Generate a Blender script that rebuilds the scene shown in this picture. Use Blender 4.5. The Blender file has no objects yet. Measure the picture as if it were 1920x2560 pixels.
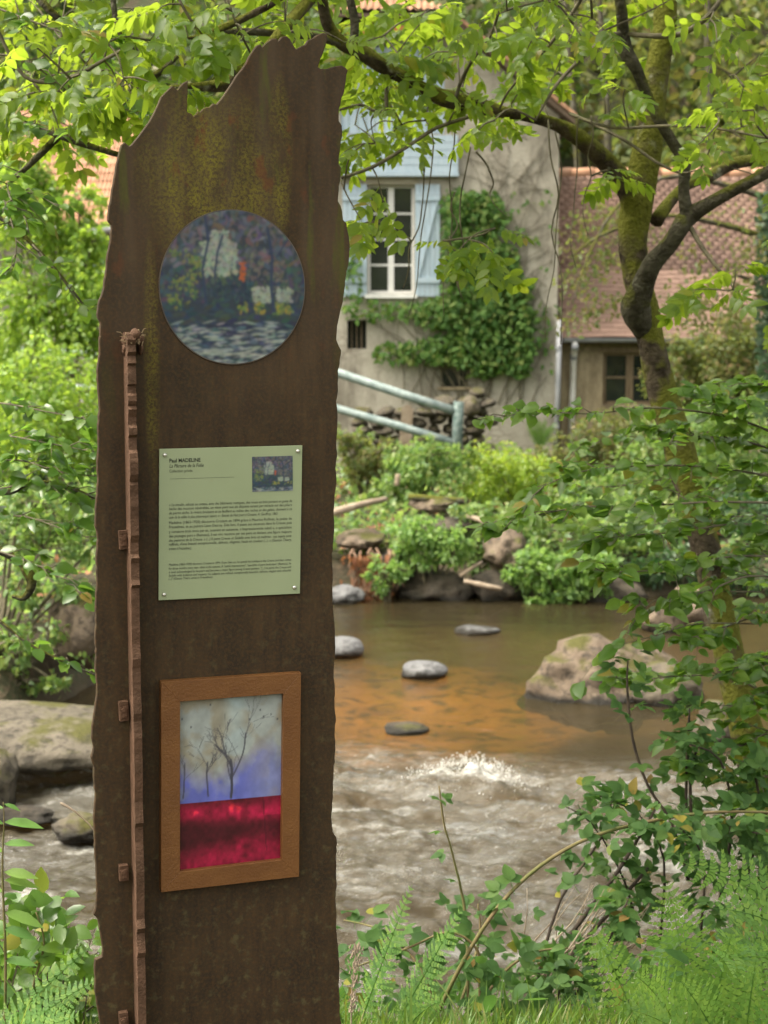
import bpy, bmesh, math, random
import numpy as np
from mathutils import Vector, Matrix, noise

random.seed(7)
RNG = np.random.default_rng(11)
SC = bpy.context.scene
COL = SC.collection

# ------------------------------------------------------------------ camera
F = 4280.0                      # focal length in pixels of the 1920 x 2560 photograph
CAM = Vector((0.0, 0.0, 1.65))
PITCH = math.atan(474.0 / F)
FWD = Vector((0, math.cos(PITCH), -math.sin(PITCH)))
UPV = Vector((0, math.sin(PITCH), math.cos(PITCH)))
cam_d = bpy.data.cameras.new('camera')
cam = bpy.data.objects.new('camera', cam_d)
COL.objects.link(cam)
cam.location = CAM
cam.rotation_euler = (math.pi / 2 - PITCH, 0, 0)
cam_d.sensor_fit = 'VERTICAL'
cam_d.sensor_height = 24.0
cam_d.lens = F / 2560.0 * 24.0
cam_d.clip_start = 0.05
cam_d.clip_end = 1000
cam_d.dof.use_dof = True
cam_d.dof.focus_distance = 4.35
cam_d.dof.aperture_fstop = 3.8
SC.camera = cam

# ------------------------------------------------------------------ light
SUN_EL, SUN_AZ = math.radians(58), math.radians(-100)    # azimuth from +Y (away from the camera), negative = left
w = bpy.data.worlds.new('World')
SC.world = w
w.use_nodes = True
sky = w.node_tree.nodes.new('ShaderNodeTexSky')
sky.sky_type = 'NISHITA'
sky.sun_disc = False
sky.sun_elevation = SUN_EL
sky.sun_rotation = SUN_AZ
sky.air_density = 1.0
sky.dust_density = 7.0
sky.ozone_density = 0.6
bg = w.node_tree.nodes['Background']
bg.inputs['Strength'].default_value = 0.15
hs = w.node_tree.nodes.new('ShaderNodeHueSaturation')      # a veiled, milky sky
hs.inputs['Saturation'].default_value = 0.3
w.node_tree.links.new(sky.outputs[0], hs.inputs['Color'])
wt = w.node_tree.nodes.new('ShaderNodeMix'); wt.data_type = 'RGBA'; wt.blend_type = 'MULTIPLY'; wt.inputs[0].default_value = 1.0
wt.inputs[7].default_value = (1.04, 1.0, 0.88, 1)              # warm cloud light
w.node_tree.links.new(hs.outputs[0], wt.inputs[6])
w.node_tree.links.new(wt.outputs[2], bg.inputs['Color'])
sl = bpy.data.lights.new('sun', 'SUN')
sl.energy = 0.9
sl.angle = math.radians(28)
sl.color = (1.0, 0.95, 0.86)
sun = bpy.data.objects.new('sun', sl)
COL.objects.link(sun)
sd = Vector((math.sin(SUN_AZ) * math.cos(SUN_EL), math.cos(SUN_AZ) * math.cos(SUN_EL), math.sin(SUN_EL)))
sun.rotation_euler = sd.to_track_quat('Z', 'Y').to_euler()
sun.location = sd * 60

SC.view_settings.view_transform = 'Standard'
SC.view_settings.look = 'None'
SC.view_settings.exposure = 1.86
SC.view_settings.gamma = 1.0
SC.render.engine = 'CYCLES'
SC.cycles.use_denoising = True
SC.cycles.max_bounces = 8
SC.cycles.diffuse_bounces = 4
SC.cycles.glossy_bounces = 3
SC.cycles.transmission_bounces = 6
SC.cycles.transparent_max_bounces = 10
SC.cycles.caustics_reflective = False
SC.cycles.caustics_refractive = False

# ------------------------------------------------------------------ geometry helpers
def ray(x, y):
    return Vector(((x - 960) / F, 0, 0)) + UPV * ((1280 - y) / F) + FWD

def P(x, y, Y):
    """point seen at photo pixel (x, y) standing Y metres in front of the camera"""
    d = ray(x, y)
    return CAM + d * (Y / d.y)

def PZ(x, y, z):
    d = ray(x, y)
    return CAM + d * ((z - CAM.z) / d.z)

def proj(p):
    v = p - CAM
    dz = v.dot(FWD)
    if dz <= 0.1:
        return (-1e5, -1e5, -1)
    return (960 + F * v.x / dz, 1280 - F * v.dot(UPV) / dz, dz)

def h2(ix, iy, s):
    n = (ix * 374761393 + iy * 668265263 + s * 144269504) & 0xffffffff
    n = ((n ^ (n >> 13)) * 1274126177) & 0xffffffff
    return ((n ^ (n >> 16)) & 0xffff) / 65535.0

def vn(x, y, s=0):
    x = np.asarray(x, float); y = np.asarray(y, float)
    ix = np.floor(x).astype(np.int64); iy = np.floor(y).astype(np.int64)
    fx = x - ix; fy = y - iy
    fx = fx * fx * (3 - 2 * fx); fy = fy * fy * (3 - 2 * fy)
    a = h2(ix, iy, s); b = h2(ix + 1, iy, s); c = h2(ix, iy + 1, s); d = h2(ix + 1, iy + 1, s)
    return (a + (b - a) * fx) * (1 - fy) + (c + (d - c) * fx) * fy

def fbm(x, y, s=0, o=4):
    t = 0; a = 0.5
    for i in range(o):
        t = t + a * vn(x * 2 ** i, y * 2 ** i, s + i * 17)
        a *= 0.5
    return t / (1 - 0.5 ** o)

def sstep(a, b, x):
    t = np.clip((x - a) / (b - a), 0, 1)
    return t * t * (3 - 2 * t)

def np_mesh(name, v, tri, smooth=False):
    me = bpy.data.meshes.new(name)
    v = np.ascontiguousarray(v, dtype=np.float32); tri = np.ascontiguousarray(tri, dtype=np.int32)
    k = tri.shape[1]
    me.vertices.add(len(v)); me.vertices.foreach_set('co', v.ravel())
    me.loops.add(tri.size); me.loops.foreach_set('vertex_index', tri.ravel())
    me.polygons.add(len(tri))
    me.polygons.foreach_set('loop_start', np.arange(0, tri.size, k, dtype=np.int32))
    me.polygons.foreach_set('loop_total', np.full(len(tri), k, dtype=np.int32))
    if smooth:
        me.polygons.foreach_set('use_smooth', np.ones(len(tri), dtype=bool))
    me.update(calc_edges=True)
    return me

class MB:
    """collects shapes and builds them as one mesh"""
    def __init__(self):
        self.v = []; self.f = []
    def add(self, vs, fs):
        o = len(self.v)
        self.v += [tuple(p) for p in vs]
        self.f += [tuple(i + o for i in f) for f in fs]
    def box(self, a, b, M=None):
        (x0, y0, z0), (x1, y1, z1) = a, b
        vs = [Vector(p) for p in ((x0, y0, z0), (x1, y0, z0), (x1, y1, z0), (x0, y1, z0), (x0, y0, z1), (x1, y0, z1), (x1, y1, z1), (x0, y1, z1))]
        if M: vs = [M @ p for p in vs]
        self.add(vs, [(0, 3, 2, 1), (4, 5, 6, 7), (0, 1, 5, 4), (1, 2, 6, 5), (2, 3, 7, 6), (3, 0, 4, 7)])
    def tube(self, pts, rad, n=8, cap=True, wob=0.0):
        pts = [Vector(p) for p in pts]
        if not hasattr(rad, '__len__'): rad = [rad] * len(pts)
        vs = []; fs = []
        t0 = (pts[1] - pts[0]).normalized()
        a = t0.orthogonal().normalized()
        for i, p in enumerate(pts):
            t = (pts[min(i + 1, len(pts) - 1)] - pts[max(i - 1, 0)])
            t = t.normalized() if t.length > 1e-9 else t0
            a = (a - t * a.dot(t))
            a = a.normalized() if a.length > 1e-6 else t.orthogonal().normalized()
            b = t.cross(a)
            for k in range(n):
                an = 2 * math.pi * k / n
                r = rad[i]
                if wob: r *= 1 + wob * noise.noise(Vector((p.x * 9 + math.cos(an) * 1.7, p.y * 9 + math.sin(an) * 1.7, p.z * 9)))
                vs.append(p + (a * math.cos(an) + b * math.sin(an)) * r)
        for i in range(len(pts) - 1):
            for k in range(n):
                fs.append((i * n + k, i * n + (k + 1) % n, (i + 1) * n + (k + 1) % n, (i + 1) * n + k))
        if cap:
            fs.append(tuple(reversed(range(n)))); fs.append(tuple(range((len(pts) - 1) * n, len(pts) * n)))
        self.add(vs, fs)
    def mesh(self, name, smooth=False, off=None):
        me = bpy.data.meshes.new(name)
        vs = self.v if off is None else [(p[0] - off[0], p[1] - off[1], p[2] - off[2]) for p in self.v]
        me.from_pydata(vs, [], self.f)
        if smooth:
            me.polygons.foreach_set('use_smooth', [True] * len(me.polygons))
        me.update()
        return me

def catmull(pts, k=4):
    """pts: tuples of any length, resampled smoothly"""
    A = np.array(pts, float)
    out = []
    for i in range(len(A) - 1):
        p0 = A[max(i - 1, 0)]; p1 = A[i]; p2 = A[i + 1]; p3 = A[min(i + 2, len(A) - 1)]
        for j in range(k):
            t = j / k
            out.append(0.5 * ((2 * p1) + (-p0 + p2) * t + (2 * p0 - 5 * p1 + 4 * p2 - p3) * t * t + (-p0 + 3 * p1 - 3 * p2 + p3) * t ** 3))
    out.append(A[-1])
    return out

def pxline(pts, k=4):
    """[(x, y, Y, r_px)] -> smooth world points and radii"""
    s = catmull(pts, k)
    return [P(q[0], q[1], q[2]) for q in s], [max(q[3], 0.4) * q[2] / F for q in s]

# ------------------------------------------------------------------ object helpers
def tag(o, label=None, cat=None, group=None, kind=None):
    if label: o['label'] = label
    if cat: o['category'] = cat
    if group: o['group'] = group
    if kind: o['kind'] = kind
    return o

def thing(name, loc, label, cat, rz=0.0, group=None):
    o = bpy.data.objects.new(name, None)
    o.empty_display_size = 0.2
    COL.objects.link(o)
    o.location = loc
    o.rotation_euler = (0, 0, rz)
    o['_l'] = 0
    del o['_l']
    return tag(o, label, cat, group)

def setmat(me, mat):
    if mat and not len(me.materials):
        me.materials.append(mat)

def kid(name, me, mat, parent, M=None, local=False):
    """a part: mesh data in world space (or M in world space) under its thing; local=True: in the parent's own space"""
    setmat(me, mat)
    o = bpy.data.objects.new(name, me)
    COL.objects.link(o)
    o.parent = parent
    if not local:
        W = Matrix.Identity(4); q = parent
        L = []
        while q is not None:
            L.append(q); q = q.parent
        for q in reversed(L):
            W = W @ q.matrix_parent_inverse @ q.matrix_basis
        o.matrix_parent_inverse = W.inverted()
    if M is not None:
        o.matrix_basis = M
    return o

def solo(name, mb, mat, origin, label, cat, group=None, smooth=True):
    """a thing that is one mesh, its origin at its base"""
    me = mb.mesh(name, smooth, origin)
    setmat(me, mat)
    o = bpy.data.objects.new(name, me)
    o.location = origin
    COL.objects.link(o)
    return tag(o, label, cat, group)

# ------------------------------------------------------------------ materials
def newmat(name):
    m = bpy.data.materials.new(name)
    m.use_nodes = True
    t = m.node_tree
    b = t.nodes['Principled BSDF']
    return m, t, b

def N(t, typ, **kw):
    n = t.nodes.new(typ)
    for k, v in kw.items():
        if hasattr(n, k): setattr(n, k, v)
        else: n.inputs[k].default_value = v
    return n

def L(t, a, b):
    t.links.new(a, b)

def coords(t, scale=(1, 1, 1), kind='Object'):
    tc = N(t, 'ShaderNodeTexCoord')
    mp = N(t, 'ShaderNodeMapping')
    mp.inputs['Scale'].default_value = scale
    L(t, tc.outputs[kind], mp.inputs['Vector'])
    return mp.outputs[0]

def tnoise(t, vec, scale, detail=4, rough=0.55, dist=0.0):
    n = N(t, 'ShaderNodeTexNoise')
    n.inputs['Scale'].default_value = scale
    n.inputs['Detail'].default_value = detail
    n.inputs['Roughness'].default_value = rough
    n.inputs['Distortion'].default_value = dist
    if vec is not None: L(t, vec, n.inputs['Vector'])
    return n.outputs[0]

def ramp(t, fac, stops):
    r = N(t, 'ShaderNodeValToRGB')
    e = r.color_ramp.elements
    while len(e) < len(stops): e.new(0.5)
    for i, (p, c) in enumerate(stops):
        e[i].position = p
        e[i].color = (c, c, c, 1) if not hasattr(c, '__len__') else (*c, 1)
    L(t, fac, r.inputs[0])
    return r.outputs[0]

def mix(t, fac, a, b, mode='MIX'):
    m = N(t, 'ShaderNodeMix', data_type='RGBA', blend_type=mode)
    for s, v in ((m.inputs[0], fac), (m.inputs[6], a), (m.inputs[7], b)):
        if hasattr(v, 'is_linked'): L(t, v, s)
        elif hasattr(v, '__len__'): s.default_value = (*v, 1)
        else: s.default_value = v
    return m.outputs[2]

def math_(t, op, a, b=None, clamp=False):
    m = N(t, 'ShaderNodeMath', operation=op, use_clamp=clamp)
    for s, v in ((m.inputs[0], a), (m.inputs[1], b)):
        if v is None: continue
        if hasattr(v, 'is_linked'): L(t, v, s)
        else: s.default_value = v
    return m.outputs[0]

def bump(t, b, h, strength=0.4, dist=0.02):
    n = N(t, 'ShaderNodeBump')
    n.inputs['Strength'].default_value = strength
    n.inputs['Distance'].default_value = dist
    L(t, h, n.inputs['Height'])
    L(t, n.outputs[0], b.inputs['Normal'])

def rnd(t):
    oi = N(t, 'ShaderNodeObjectInfo'); g = N(t, 'ShaderNodeNewGeometry')
    s = math_(t, 'ADD', oi.outputs['Random'], g.outputs['Random Per Island'])
    return math_(t, 'FRACT', s)

def simple(name, c1, c2, scale=6, rough=0.8, bmp=0.3, bscale=None, sc3=(1, 1, 1), spec=0.3, perpiece=0.0, bdist=0.01):
    m, t, b = newmat(name)
    v = coords(t, sc3)
    n = tnoise(t, v, scale, 5)
    c = mix(t, ramp(t, n, [(0.35, 0.0), (0.65, 1.0)]), c1, c2)
    if perpiece:
        k = ramp(t, rnd(t), [(0, 1 - perpiece), (1, 1 + perpiece)])
        c = mix(t, 1.0, c, k, 'MULTIPLY')
    L(t, c, b.inputs['Base Color'])
    b.inputs['Roughness'].default_value = rough
    b.inputs['Specular IOR Level'].default_value = spec
    if bmp: bump(t, b, tnoise(t, v, bscale or scale * 4, 5), bmp, bdist)
    return m

def leafmat(name, cols, trans, tfac=0.45, rough=0.38, spec=0.45, old=False):
    """cols: ramp of the blade's own colours, trans: light let through"""
    m, t, b = newmat(name)
    out = t.nodes['Material Output']
    cols = [(r * 1.24, g * 1.03, b_ * 1.2) for r, g, b_ in cols]; trans = (trans[0] * 1.12, trans[1] * 1.0, trans[2] * 1.3)
    k = len(cols)
    st = [(i / max(k - 1, 1) * (0.955 if old else 1.0), cc) for i, cc in enumerate(cols)]
    if old: st += [(0.968, (0.24, 0.22, 0.03)), (1.0, (0.20, 0.12, 0.04))]      # a few leaves already turning
    c = ramp(t, rnd(t), st)
    vein = tnoise(t, coords(t), 60, 2)
    c = mix(t, 1.0, c, ramp(t, vein, [(0.3, 0.8), (0.7, 1.15)]), 'MULTIPLY')
    L(t, c, b.inputs['Base Color'])
    b.inputs['Roughness'].default_value = rough
    b.inputs['Specular IOR Level'].default_value = spec
    tr = N(t, 'ShaderNodeBsdfTranslucent')
    L(t, mix(t, 0.75, mix(t, 1.0, c, (2.6, 2.4, 1.2), 'MULTIPLY'), trans), tr.inputs['Color'])
    ms = N(t, 'ShaderNodeMixShader')
    ms.inputs[0].default_value = tfac
    L(t, b.outputs[0], ms.inputs[1]); L(t, tr.outputs[0], ms.inputs[2])
    L(t, ms.outputs[0], out.inputs['Surface'])
    return m

def vcol_mat(name, rough=0.5, spec=0.3, coat=0.0):
    m, t, b = newmat(name)
    a = N(t, 'ShaderNodeVertexColor'); a.layer_name = 'paint'
    L(t, a.outputs[0], b.inputs['Base Color'])
    b.inputs['Roughness'].default_value = rough
    b.inputs['Specular IOR Level'].default_value = spec
    b.inputs['Coat Weight'].default_value = coat
    b.inputs['Coat Roughness'].default_value = 0.08
    return m

M = {}
# the crown's own greens
M['ash'] = leafmat('ash_leaf', [(0.05, 0.12, 0.012), (0.08, 0.17, 0.016), (0.12, 0.21, 0.02)], (0.42, 0.62, 0.04), 0.58, old=True)
M['alder'] = leafmat('alder_leaf', [(0.035, 0.10, 0.016), (0.06, 0.15, 0.022), (0.10, 0.20, 0.025)], (0.24, 0.48, 0.04), 0.45, 0.3, 0.6, True)
M['hazel'] = leafmat('hazel_leaf', [(0.04, 0.11, 0.014), (0.07, 0.16, 0.02), (0.11, 0.21, 0.025)], (0.26, 0.5, 0.04), 0.45, 0.34, 0.5, True)
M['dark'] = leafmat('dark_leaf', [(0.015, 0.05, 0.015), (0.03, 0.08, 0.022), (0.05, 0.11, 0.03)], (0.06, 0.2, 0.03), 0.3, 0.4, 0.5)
M['bank'] = leafmat('bank_leaf', [(0.05, 0.13, 0.04), (0.10, 0.21, 0.055), (0.15, 0.26, 0.06), (0.17, 0.22, 0.05)], (0.28, 0.5, 0.09), 0.45)
M['fresh'] = leafmat('fresh_leaf', [(0.07, 0.17, 0.045), (0.12, 0.25, 0.06), (0.17, 0.30, 0.07)], (0.32, 0.56, 0.1), 0.48)
M['lime'] = leafmat('lime_leaf', [(0.09, 0.19, 0.02), (0.14, 0.26, 0.025), (0.19, 0.29, 0.035)], (0.42, 0.6, 0.05), 0.5)
M['left'] = leafmat('left_leaf', [(0.07, 0.17, 0.022), (0.12, 0.25, 0.03), (0.18, 0.30, 0.04)], (0.40, 0.62, 0.06), 0.5)
M['olive'] = leafmat('olive_leaf', [(0.045, 0.09, 0.022), (0.075, 0.12, 0.028), (0.105, 0.13, 0.035), (0.12, 0.095, 0.035)], (0.22, 0.3, 0.05), 0.4, 0.5, 0.3)
M['wood'] = leafmat('wood_leaf', [(0.02, 0.055, 0.012), (0.04, 0.09, 0.018), (0.07, 0.12, 0.022), (0.11, 0.12, 0.03)], (0.14, 0.26, 0.03), 0.35, 0.5)
M['vine'] = leafmat('vine_leaf', [(0.022, 0.07, 0.012), (0.045, 0.12, 0.02), (0.065, 0.15, 0.025), (0.10, 0.15, 0.03)], (0.16, 0.36, 0.03), 0.35, 0.6, 0.2)
M['fern'] = leafmat('fern_leaf', [(0.05, 0.14, 0.028), (0.085, 0.205, 0.038), (0.135, 0.255, 0.045)], (0.27, 0.5, 0.07), 0.4, 0.55, 0.3)
M['grass'] = leafmat('grass_blade', [(0.05, 0.13, 0.02), (0.08, 0.18, 0.025), (0.09, 0.19, 0.03), (0.16, 0.18, 0.05)], (0.24, 0.42, 0.05), 0.4)
M['bramble'] = leafmat('bramble_leaf', [(0.028, 0.08, 0.018), (0.045, 0.115, 0.025), (0.07, 0.15, 0.03)], (0.13, 0.32, 0.045), 0.38, 0.6, 0.25, True)
M['deadleaf'] = leafmat('dead_leaf', [(0.16, 0.08, 0.035), (0.24, 0.12, 0.05), (0.30, 0.19, 0.09)], (0.3, 0.17, 0.06), 0.3, 0.7)

def bark(name, c1, c2, moss, mossamt, lichen=0.0, sc=1.0):
    m, t, b = newmat(name)
    v = coords(t)
    c = mix(t, ramp(t, tnoise(t, v, 14 * sc, 5), [(0.35, 0.0), (0.65, 1.0)]), c1, c2)
    if lichen:
        c = mix(t, ramp(t, tnoise(t, v, 9 * sc, 4), [(0.62, 0.0), (0.7, lichen)]), c, (0.42, 0.42, 0.36))
    g = N(t, 'ShaderNodeNewGeometry'); sx = N(t, 'ShaderNodeSeparateXYZ'); L(t, g.outputs['Normal'], sx.inputs[0])
    up = math_(t, 'MULTIPLY', sx.outputs[2], 0.18)
    f = math_(t, 'ADD', tnoise(t, v, 5 * sc, 5), up)
    f = ramp(t, f, [(0.62 - mossamt * 0.3, 0.0), (0.72 - mossamt * 0.3, 1.0)])
    mc = mix(t, tnoise(t, v, 60 * sc, 3), moss, tuple(x * 2.2 for x in moss))
    L(t, mix(t, f, c, mc), b.inputs['Base Color'])
    b.inputs['Roughness'].default_value = 0.9
    b.inputs['Specular IOR Level'].default_value = 0.15
    bump(t, b, tnoise(t, v, 45 * sc, 6), 1.0, 0.03)
    return m

M['trunk'] = bark('mossy_bark', (0.035, 0.026, 0.018), (0.12, 0.095, 0.065), (0.088, 0.09, 0.015), 0.66, 0.8)
M['limb'] = bark('limb_bark', (0.045, 0.04, 0.028), (0.12, 0.11, 0.08), (0.06, 0.062, 0.011), 0.35, 0.4)
M['twig'] = simple('twig_bark', (0.07, 0.06, 0.04), (0.16, 0.14, 0.09), 20, 0.8, 0.2)
M['cane'] = simple('cane_bark', (0.10, 0.11, 0.03), (0.17, 0.12, 0.06), 12, 0.7, 0.2)
M['darkstem'] = simple('dark_stem', (0.03, 0.022, 0.018), (0.07, 0.05, 0.035), 16, 0.8, 0.2)
M['drywood'] = simple('dry_wood', (0.22, 0.165, 0.115), (0.36, 0.29, 0.22), 9, 0.85, 0.4, sc3=(1, 1, 1))
M['plaster'] = None

WATER = -1.5
def rockmat(name, c1, c2, c3, moss=0.0, mosscol=(0.05, 0.048, 0.01)):
    m, t, b = newmat(name)
    v = coords(t)
    c = mix(t, ramp(t, tnoise(t, v, 2.2, 6, 0.6), [(0.38, 0.0), (0.62, 1.0)]), c1, c2)
    c = mix(t, ramp(t, tnoise(t, v, 11, 5, 0.65), [(0.48, 0.0), (0.6, 0.85)]), c, c3)
    if moss:
        g = N(t, 'ShaderNodeNewGeometry'); sx = N(t, 'ShaderNodeSeparateXYZ'); L(t, g.outputs['Normal'], sx.inputs[0])
        f = math_(t, 'ADD', tnoise(t, v, 3.5, 5), math_(t, 'MULTIPLY', sx.outputs[2], 0.3))
        f = ramp(t, f, [(0.85 - 0.35 * moss, 0.0), (0.98 - 0.35 * moss, 1.0)])
        c = mix(t, f, c, mix(t, tnoise(t, v, 40, 3), mosscol, tuple(x * 2 for x in mosscol)))
    gp = N(t, 'ShaderNodeNewGeometry'); gs = N(t, 'ShaderNodeSeparateXYZ'); L(t, gp.outputs['Position'], gs.inputs[0])
    wet = ramp(t, math_(t, 'ADD', math_(t, 'SUBTRACT', gs.outputs[2], WATER), math_(t, 'MULTIPLY', tnoise(t, v, 7, 4), 0.12)), [(0.09, 1.0), (0.14, 0.0)])   # splashed foot
    c = mix(t, wet, c, (0.02, 0.017, 0.012))
    L(t, c, b.inputs['Base Color'])
    L(t, ramp(t, wet, [(0, 0.8), (1, 0.3)]), b.inputs['Roughness'])
    b.inputs['Specular IOR Level'].default_value = 0.3
    bump(t, b, tnoise(t, v, 12, 10, 0.7), 0.9, 0.06)
    return m

M['rock_grey'] = rockmat('grey_stone', (0.14, 0.14, 0.145), (0.205, 0.205, 0.207), (0.095, 0.092, 0.092))
M['rock_tan'] = rockmat('tan_stone', (0.125, 0.092, 0.064), (0.20, 0.155, 0.112), (0.045, 0.035, 0.026), 0.35)
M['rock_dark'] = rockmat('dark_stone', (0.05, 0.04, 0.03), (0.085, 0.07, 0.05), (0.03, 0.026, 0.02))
M['rock_moss'] = rockmat('mossy_stone', (0.095, 0.08, 0.058), (0.155, 0.13, 0.095), (0.045, 0.037, 0.028), 0.45)
M['rock_slab'] = rockmat('slab_stone', (0.10, 0.085, 0.063), (0.17, 0.145, 0.11), (0.035, 0.03, 0.023), 0.15)

# ------------------------------------------------------------------ ground
WATER = -1.5
NEAR = np.array([(-30, 0.05), (3.0, 0.0), (3.8, -0.12), (4.2, -0.2), (5, -0.46), (6, -0.92), (7, -1.33), (7.8, -1.62), (9.2, -1.98), (12, -2.02)])
FAR = np.array([(-3, -2.05), (-1.2, -1.98), (-0.35, -1.8), (0, -1.5), (0.25, -1.15), (0.8, -0.95), (2.0, -0.8), (5, -0.66), (9, -0.6), (60, -0.5)])
def shore(X):
    return 19.6 - 6.6 * (1 - sstep(-3.3, -1.0, X + 0.5 * (vn(np.asarray(X) * 2.5, 1.3, 15) - 0.5))) + 0.5 * (vn(np.asarray(X) * 0.8, 3.3, 5) - 0.5)
def gz(X, Y):
    X = np.asarray(X, float); Y = np.asarray(Y, float)
    s = Y - 1.25 * sstep(0.9, 2.0, X) - 0.2 * (vn(X * 1.3, 0.5, 9) - 0.5)
    a = np.interp(s, NEAR[:, 0], NEAR[:, 1])
    t = Y - shore(X)
    b = np.interp(t, FAR[:, 0], FAR[:, 1])
    hill = np.interp(Y, [31, 34, 40, 60, 100, 300], [0, 0.8, 5.0, 22, 45, 90])
    z = np.where(Y < 10.8, a, b) + hill
    bed = np.clip((z + 1.4) / -0.5, 0, 1)
    return z + (0.10 * (fbm(X * 1.1, Y * 1.1, 2) - 0.5) + 0.05 * (vn(X * 5, Y * 5, 4) - 0.5)) * (1 - 0.3 * bed)

def grid(xs, ys):
    X, Y = np.meshgrid(xs, ys)
    nx, ny = len(xs), len(ys)
    i = np.arange((ny - 1) * nx).reshape(ny - 1, nx)[:, :-1].ravel()
    return X.ravel(), Y.ravel(), np.stack([i, i + 1, i + nx + 1, i + nx], 1)

xs = np.unique(np.concatenate([np.linspace(-140, -12, 25), np.linspace(-12, 14, 180), np.linspace(14, 140, 25)]))
ys = np.unique(np.concatenate([np.linspace(-40, 2, 15), np.linspace(2, 10, 70), np.linspace(10, 32, 120), np.linspace(32, 90, 60), np.linspace(90, 300, 15)]))
gx, gy, gq = grid(xs, ys)
gme = np_mesh('ground', np.stack([gx, gy, gz(gx, gy)], 1), gq, True)
m, t, b = newmat('earth')
v = coords(t)
c = mix(t, ramp(t, tnoise(t, v, 1.3, 6), [(0.35, 0), (0.65, 1)]), (0.05, 0.036, 0.022), (0.03, 0.045, 0.013))
c = mix(t, ramp(t, tnoise(t, v, 13, 5), [(0.5, 0), (0.68, 1)]), c, (0.09, 0.065, 0.038))
sx = N(t, 'ShaderNodeSeparateXYZ'); L(t, v, sx.inputs[0])
bedf = ramp(t, math_(t, 'MULTIPLY', math_(t, 'ADD', sx.outputs[2], 1.25), -2.0), [(0.2, 0.0), (0.45, 1.0)])
bar = N(t, 'ShaderNodeVectorMath', operation='DISTANCE'); bm_ = N(t, 'ShaderNodeMapping'); bm_.inputs['Location'].default_value = (-0.04, -5.75, 0); bm_.inputs['Scale'].default_value = (0.38, 0.36, 0)
L(t, v, bm_.inputs['Vector']); L(t, bm_.outputs[0], bar.inputs[0])      # a bar of amber sand
barf = math_(t, 'SUBTRACT', 1.15, math_(t, 'ADD', bar.outputs['Value'], math_(t, 'MULTIPLY', tnoise(t, v, 1.6, 4), 0.6)), True)
sand = mix(t, ramp(t, barf, [(0.0, 0.0), (0.8, 1.0)]), (0.07, 0.055, 0.03), (0.60, 0.34, 0.09))
sand = mix(t, ramp(t, tnoise(t, v, 5.5, 5), [(0.5, 0.0), (0.62, 0.75)]), sand, (0.05, 0.04, 0.024))
c = mix(t, bedf, c, sand)
L(t, c, b.inputs['Base Color'])
b.inputs['Roughness'].default_value = 0.95
bump(t, b, tnoise(t, v, 18, 8), 0.8, 0.04)
gme.materials.append(m)
ground = bpy.data.objects.new('ground', gme); COL.objects.link(ground)
ground['kind'] = 'structure'

# ------------------------------------------------------------------ river
xs = np.unique(np.concatenate([np.linspace(-11, -3.2, 70), np.linspace(-3.2, 3.6, 330), np.linspace(3.6, 13, 80)])); ys = np.concatenate([np.linspace(6.6, 8, 30), np.linspace(8, 13.6, 290)[1:], np.linspace(13.6, 21.2, 140)[1:]])
wx, wy, wq = grid(xs, ys)
rap = 1 - sstep(11.7, 12.7, wy + 0.5 * (fbm(wx * 0.7, wy * 0.7, 31) - 0.5) + 0.35 * np.sin(wx * 1.1))
near_l = np.exp(-(((wx + 1.9) / 1.4) ** 2 + ((wy - 9.8) / 1.4) ** 2))
rap = np.clip(rap * (1 - 0.35 * near_l), 0, 1)
wob = fbm(wx * 0.9, wy * 0.9, 77)
big = (fbm(wx * 1.0 + 1.2 * wob, wy * 1.9 + 2 * wob, 12, 3) - 0.5)
med = (fbm(wx * 2.6 + 1.5 * wob, wy * 5.2 + 2.2 * wob, 41, 4) - 0.5)
fine = (fbm(wx * 6 + 2 * wob, wy * 11 + 3 * wob, 61, 3) - 0.5) + 0.5 * (fbm(wx * 15, wy * 24, 63, 2) - 0.5)
ridge = 1 - np.abs(2 * fbm(wx * 1.7 + wob, wy * 3.6 + 2 * wob, 90, 4) - 1)
hump = np.exp(-(((wx - 0.58) / 0.3) ** 2 + ((wy - 11.6) / 0.26) ** 2))
lip = np.exp(-((wy - 11.25 - 0.25 * np.sin(wx * 1.3) - 0.3 * (vn(wx * 1.2, 0, 8) - 0.5)) / 0.28) ** 2)
wz = WATER + rap * (0.15 * big + 0.09 * med + 0.075 * fine + 0.03 * (ridge - 0.7)) + (1 - rap) * (0.012 * big + 0.012 * med + 0.006 * fine) + 0.09 * hump * (0.3 + 1.1 * vn(wx * 8, wy * 8, 71)) + 0.05 * lip * rap
wz -= 0.05 * (1 - sstep(9.5, 11.2, wy))
foam = rap * sstep(0.9, 1.0, ridge) * sstep(0.45, 0.85, vn(wx * 1.3, wy * 1.3, 55)) * 0.15 + 0.9 * hump ** 1.5 * sstep(0.45, 0.68, fbm(wx * 6, wy * 9, 19)) + 0.12 * lip * rap * sstep(0.5, 0.7, fbm(wx * 1.4, wy * 4, 29))
foam += 0.3 * near_l * sstep(0.55, 0.7, fbm(wx * 2, wy * 5, 39))
foam = np.clip(foam, 0, 1)
aer = rap * np.clip(0.35 + 1.3 * (fbm(wx * 1.5 + wob, wy * 3.2 + 2 * wob, 101) - 0.3) + 0.9 * (ridge - 0.75), 0, 1)
wme = np_mesh('river', np.stack([wx, wy, wz], 1), wq, True)
at = wme.attributes.new('foam', 'FLOAT', 'POINT'); at.data.foreach_set('value', foam.astype(np.float32))
at = wme.attributes.new('aeration_sheen', 'FLOAT', 'POINT'); at.data.foreach_set('value', aer.astype(np.float32))
m, t, b = newmat('river_water')
out = t.nodes['Material Output']
v = coords(t)
fa = N(t, 'ShaderNodeAttribute'); fa.attribute_name = 'foam'
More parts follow.
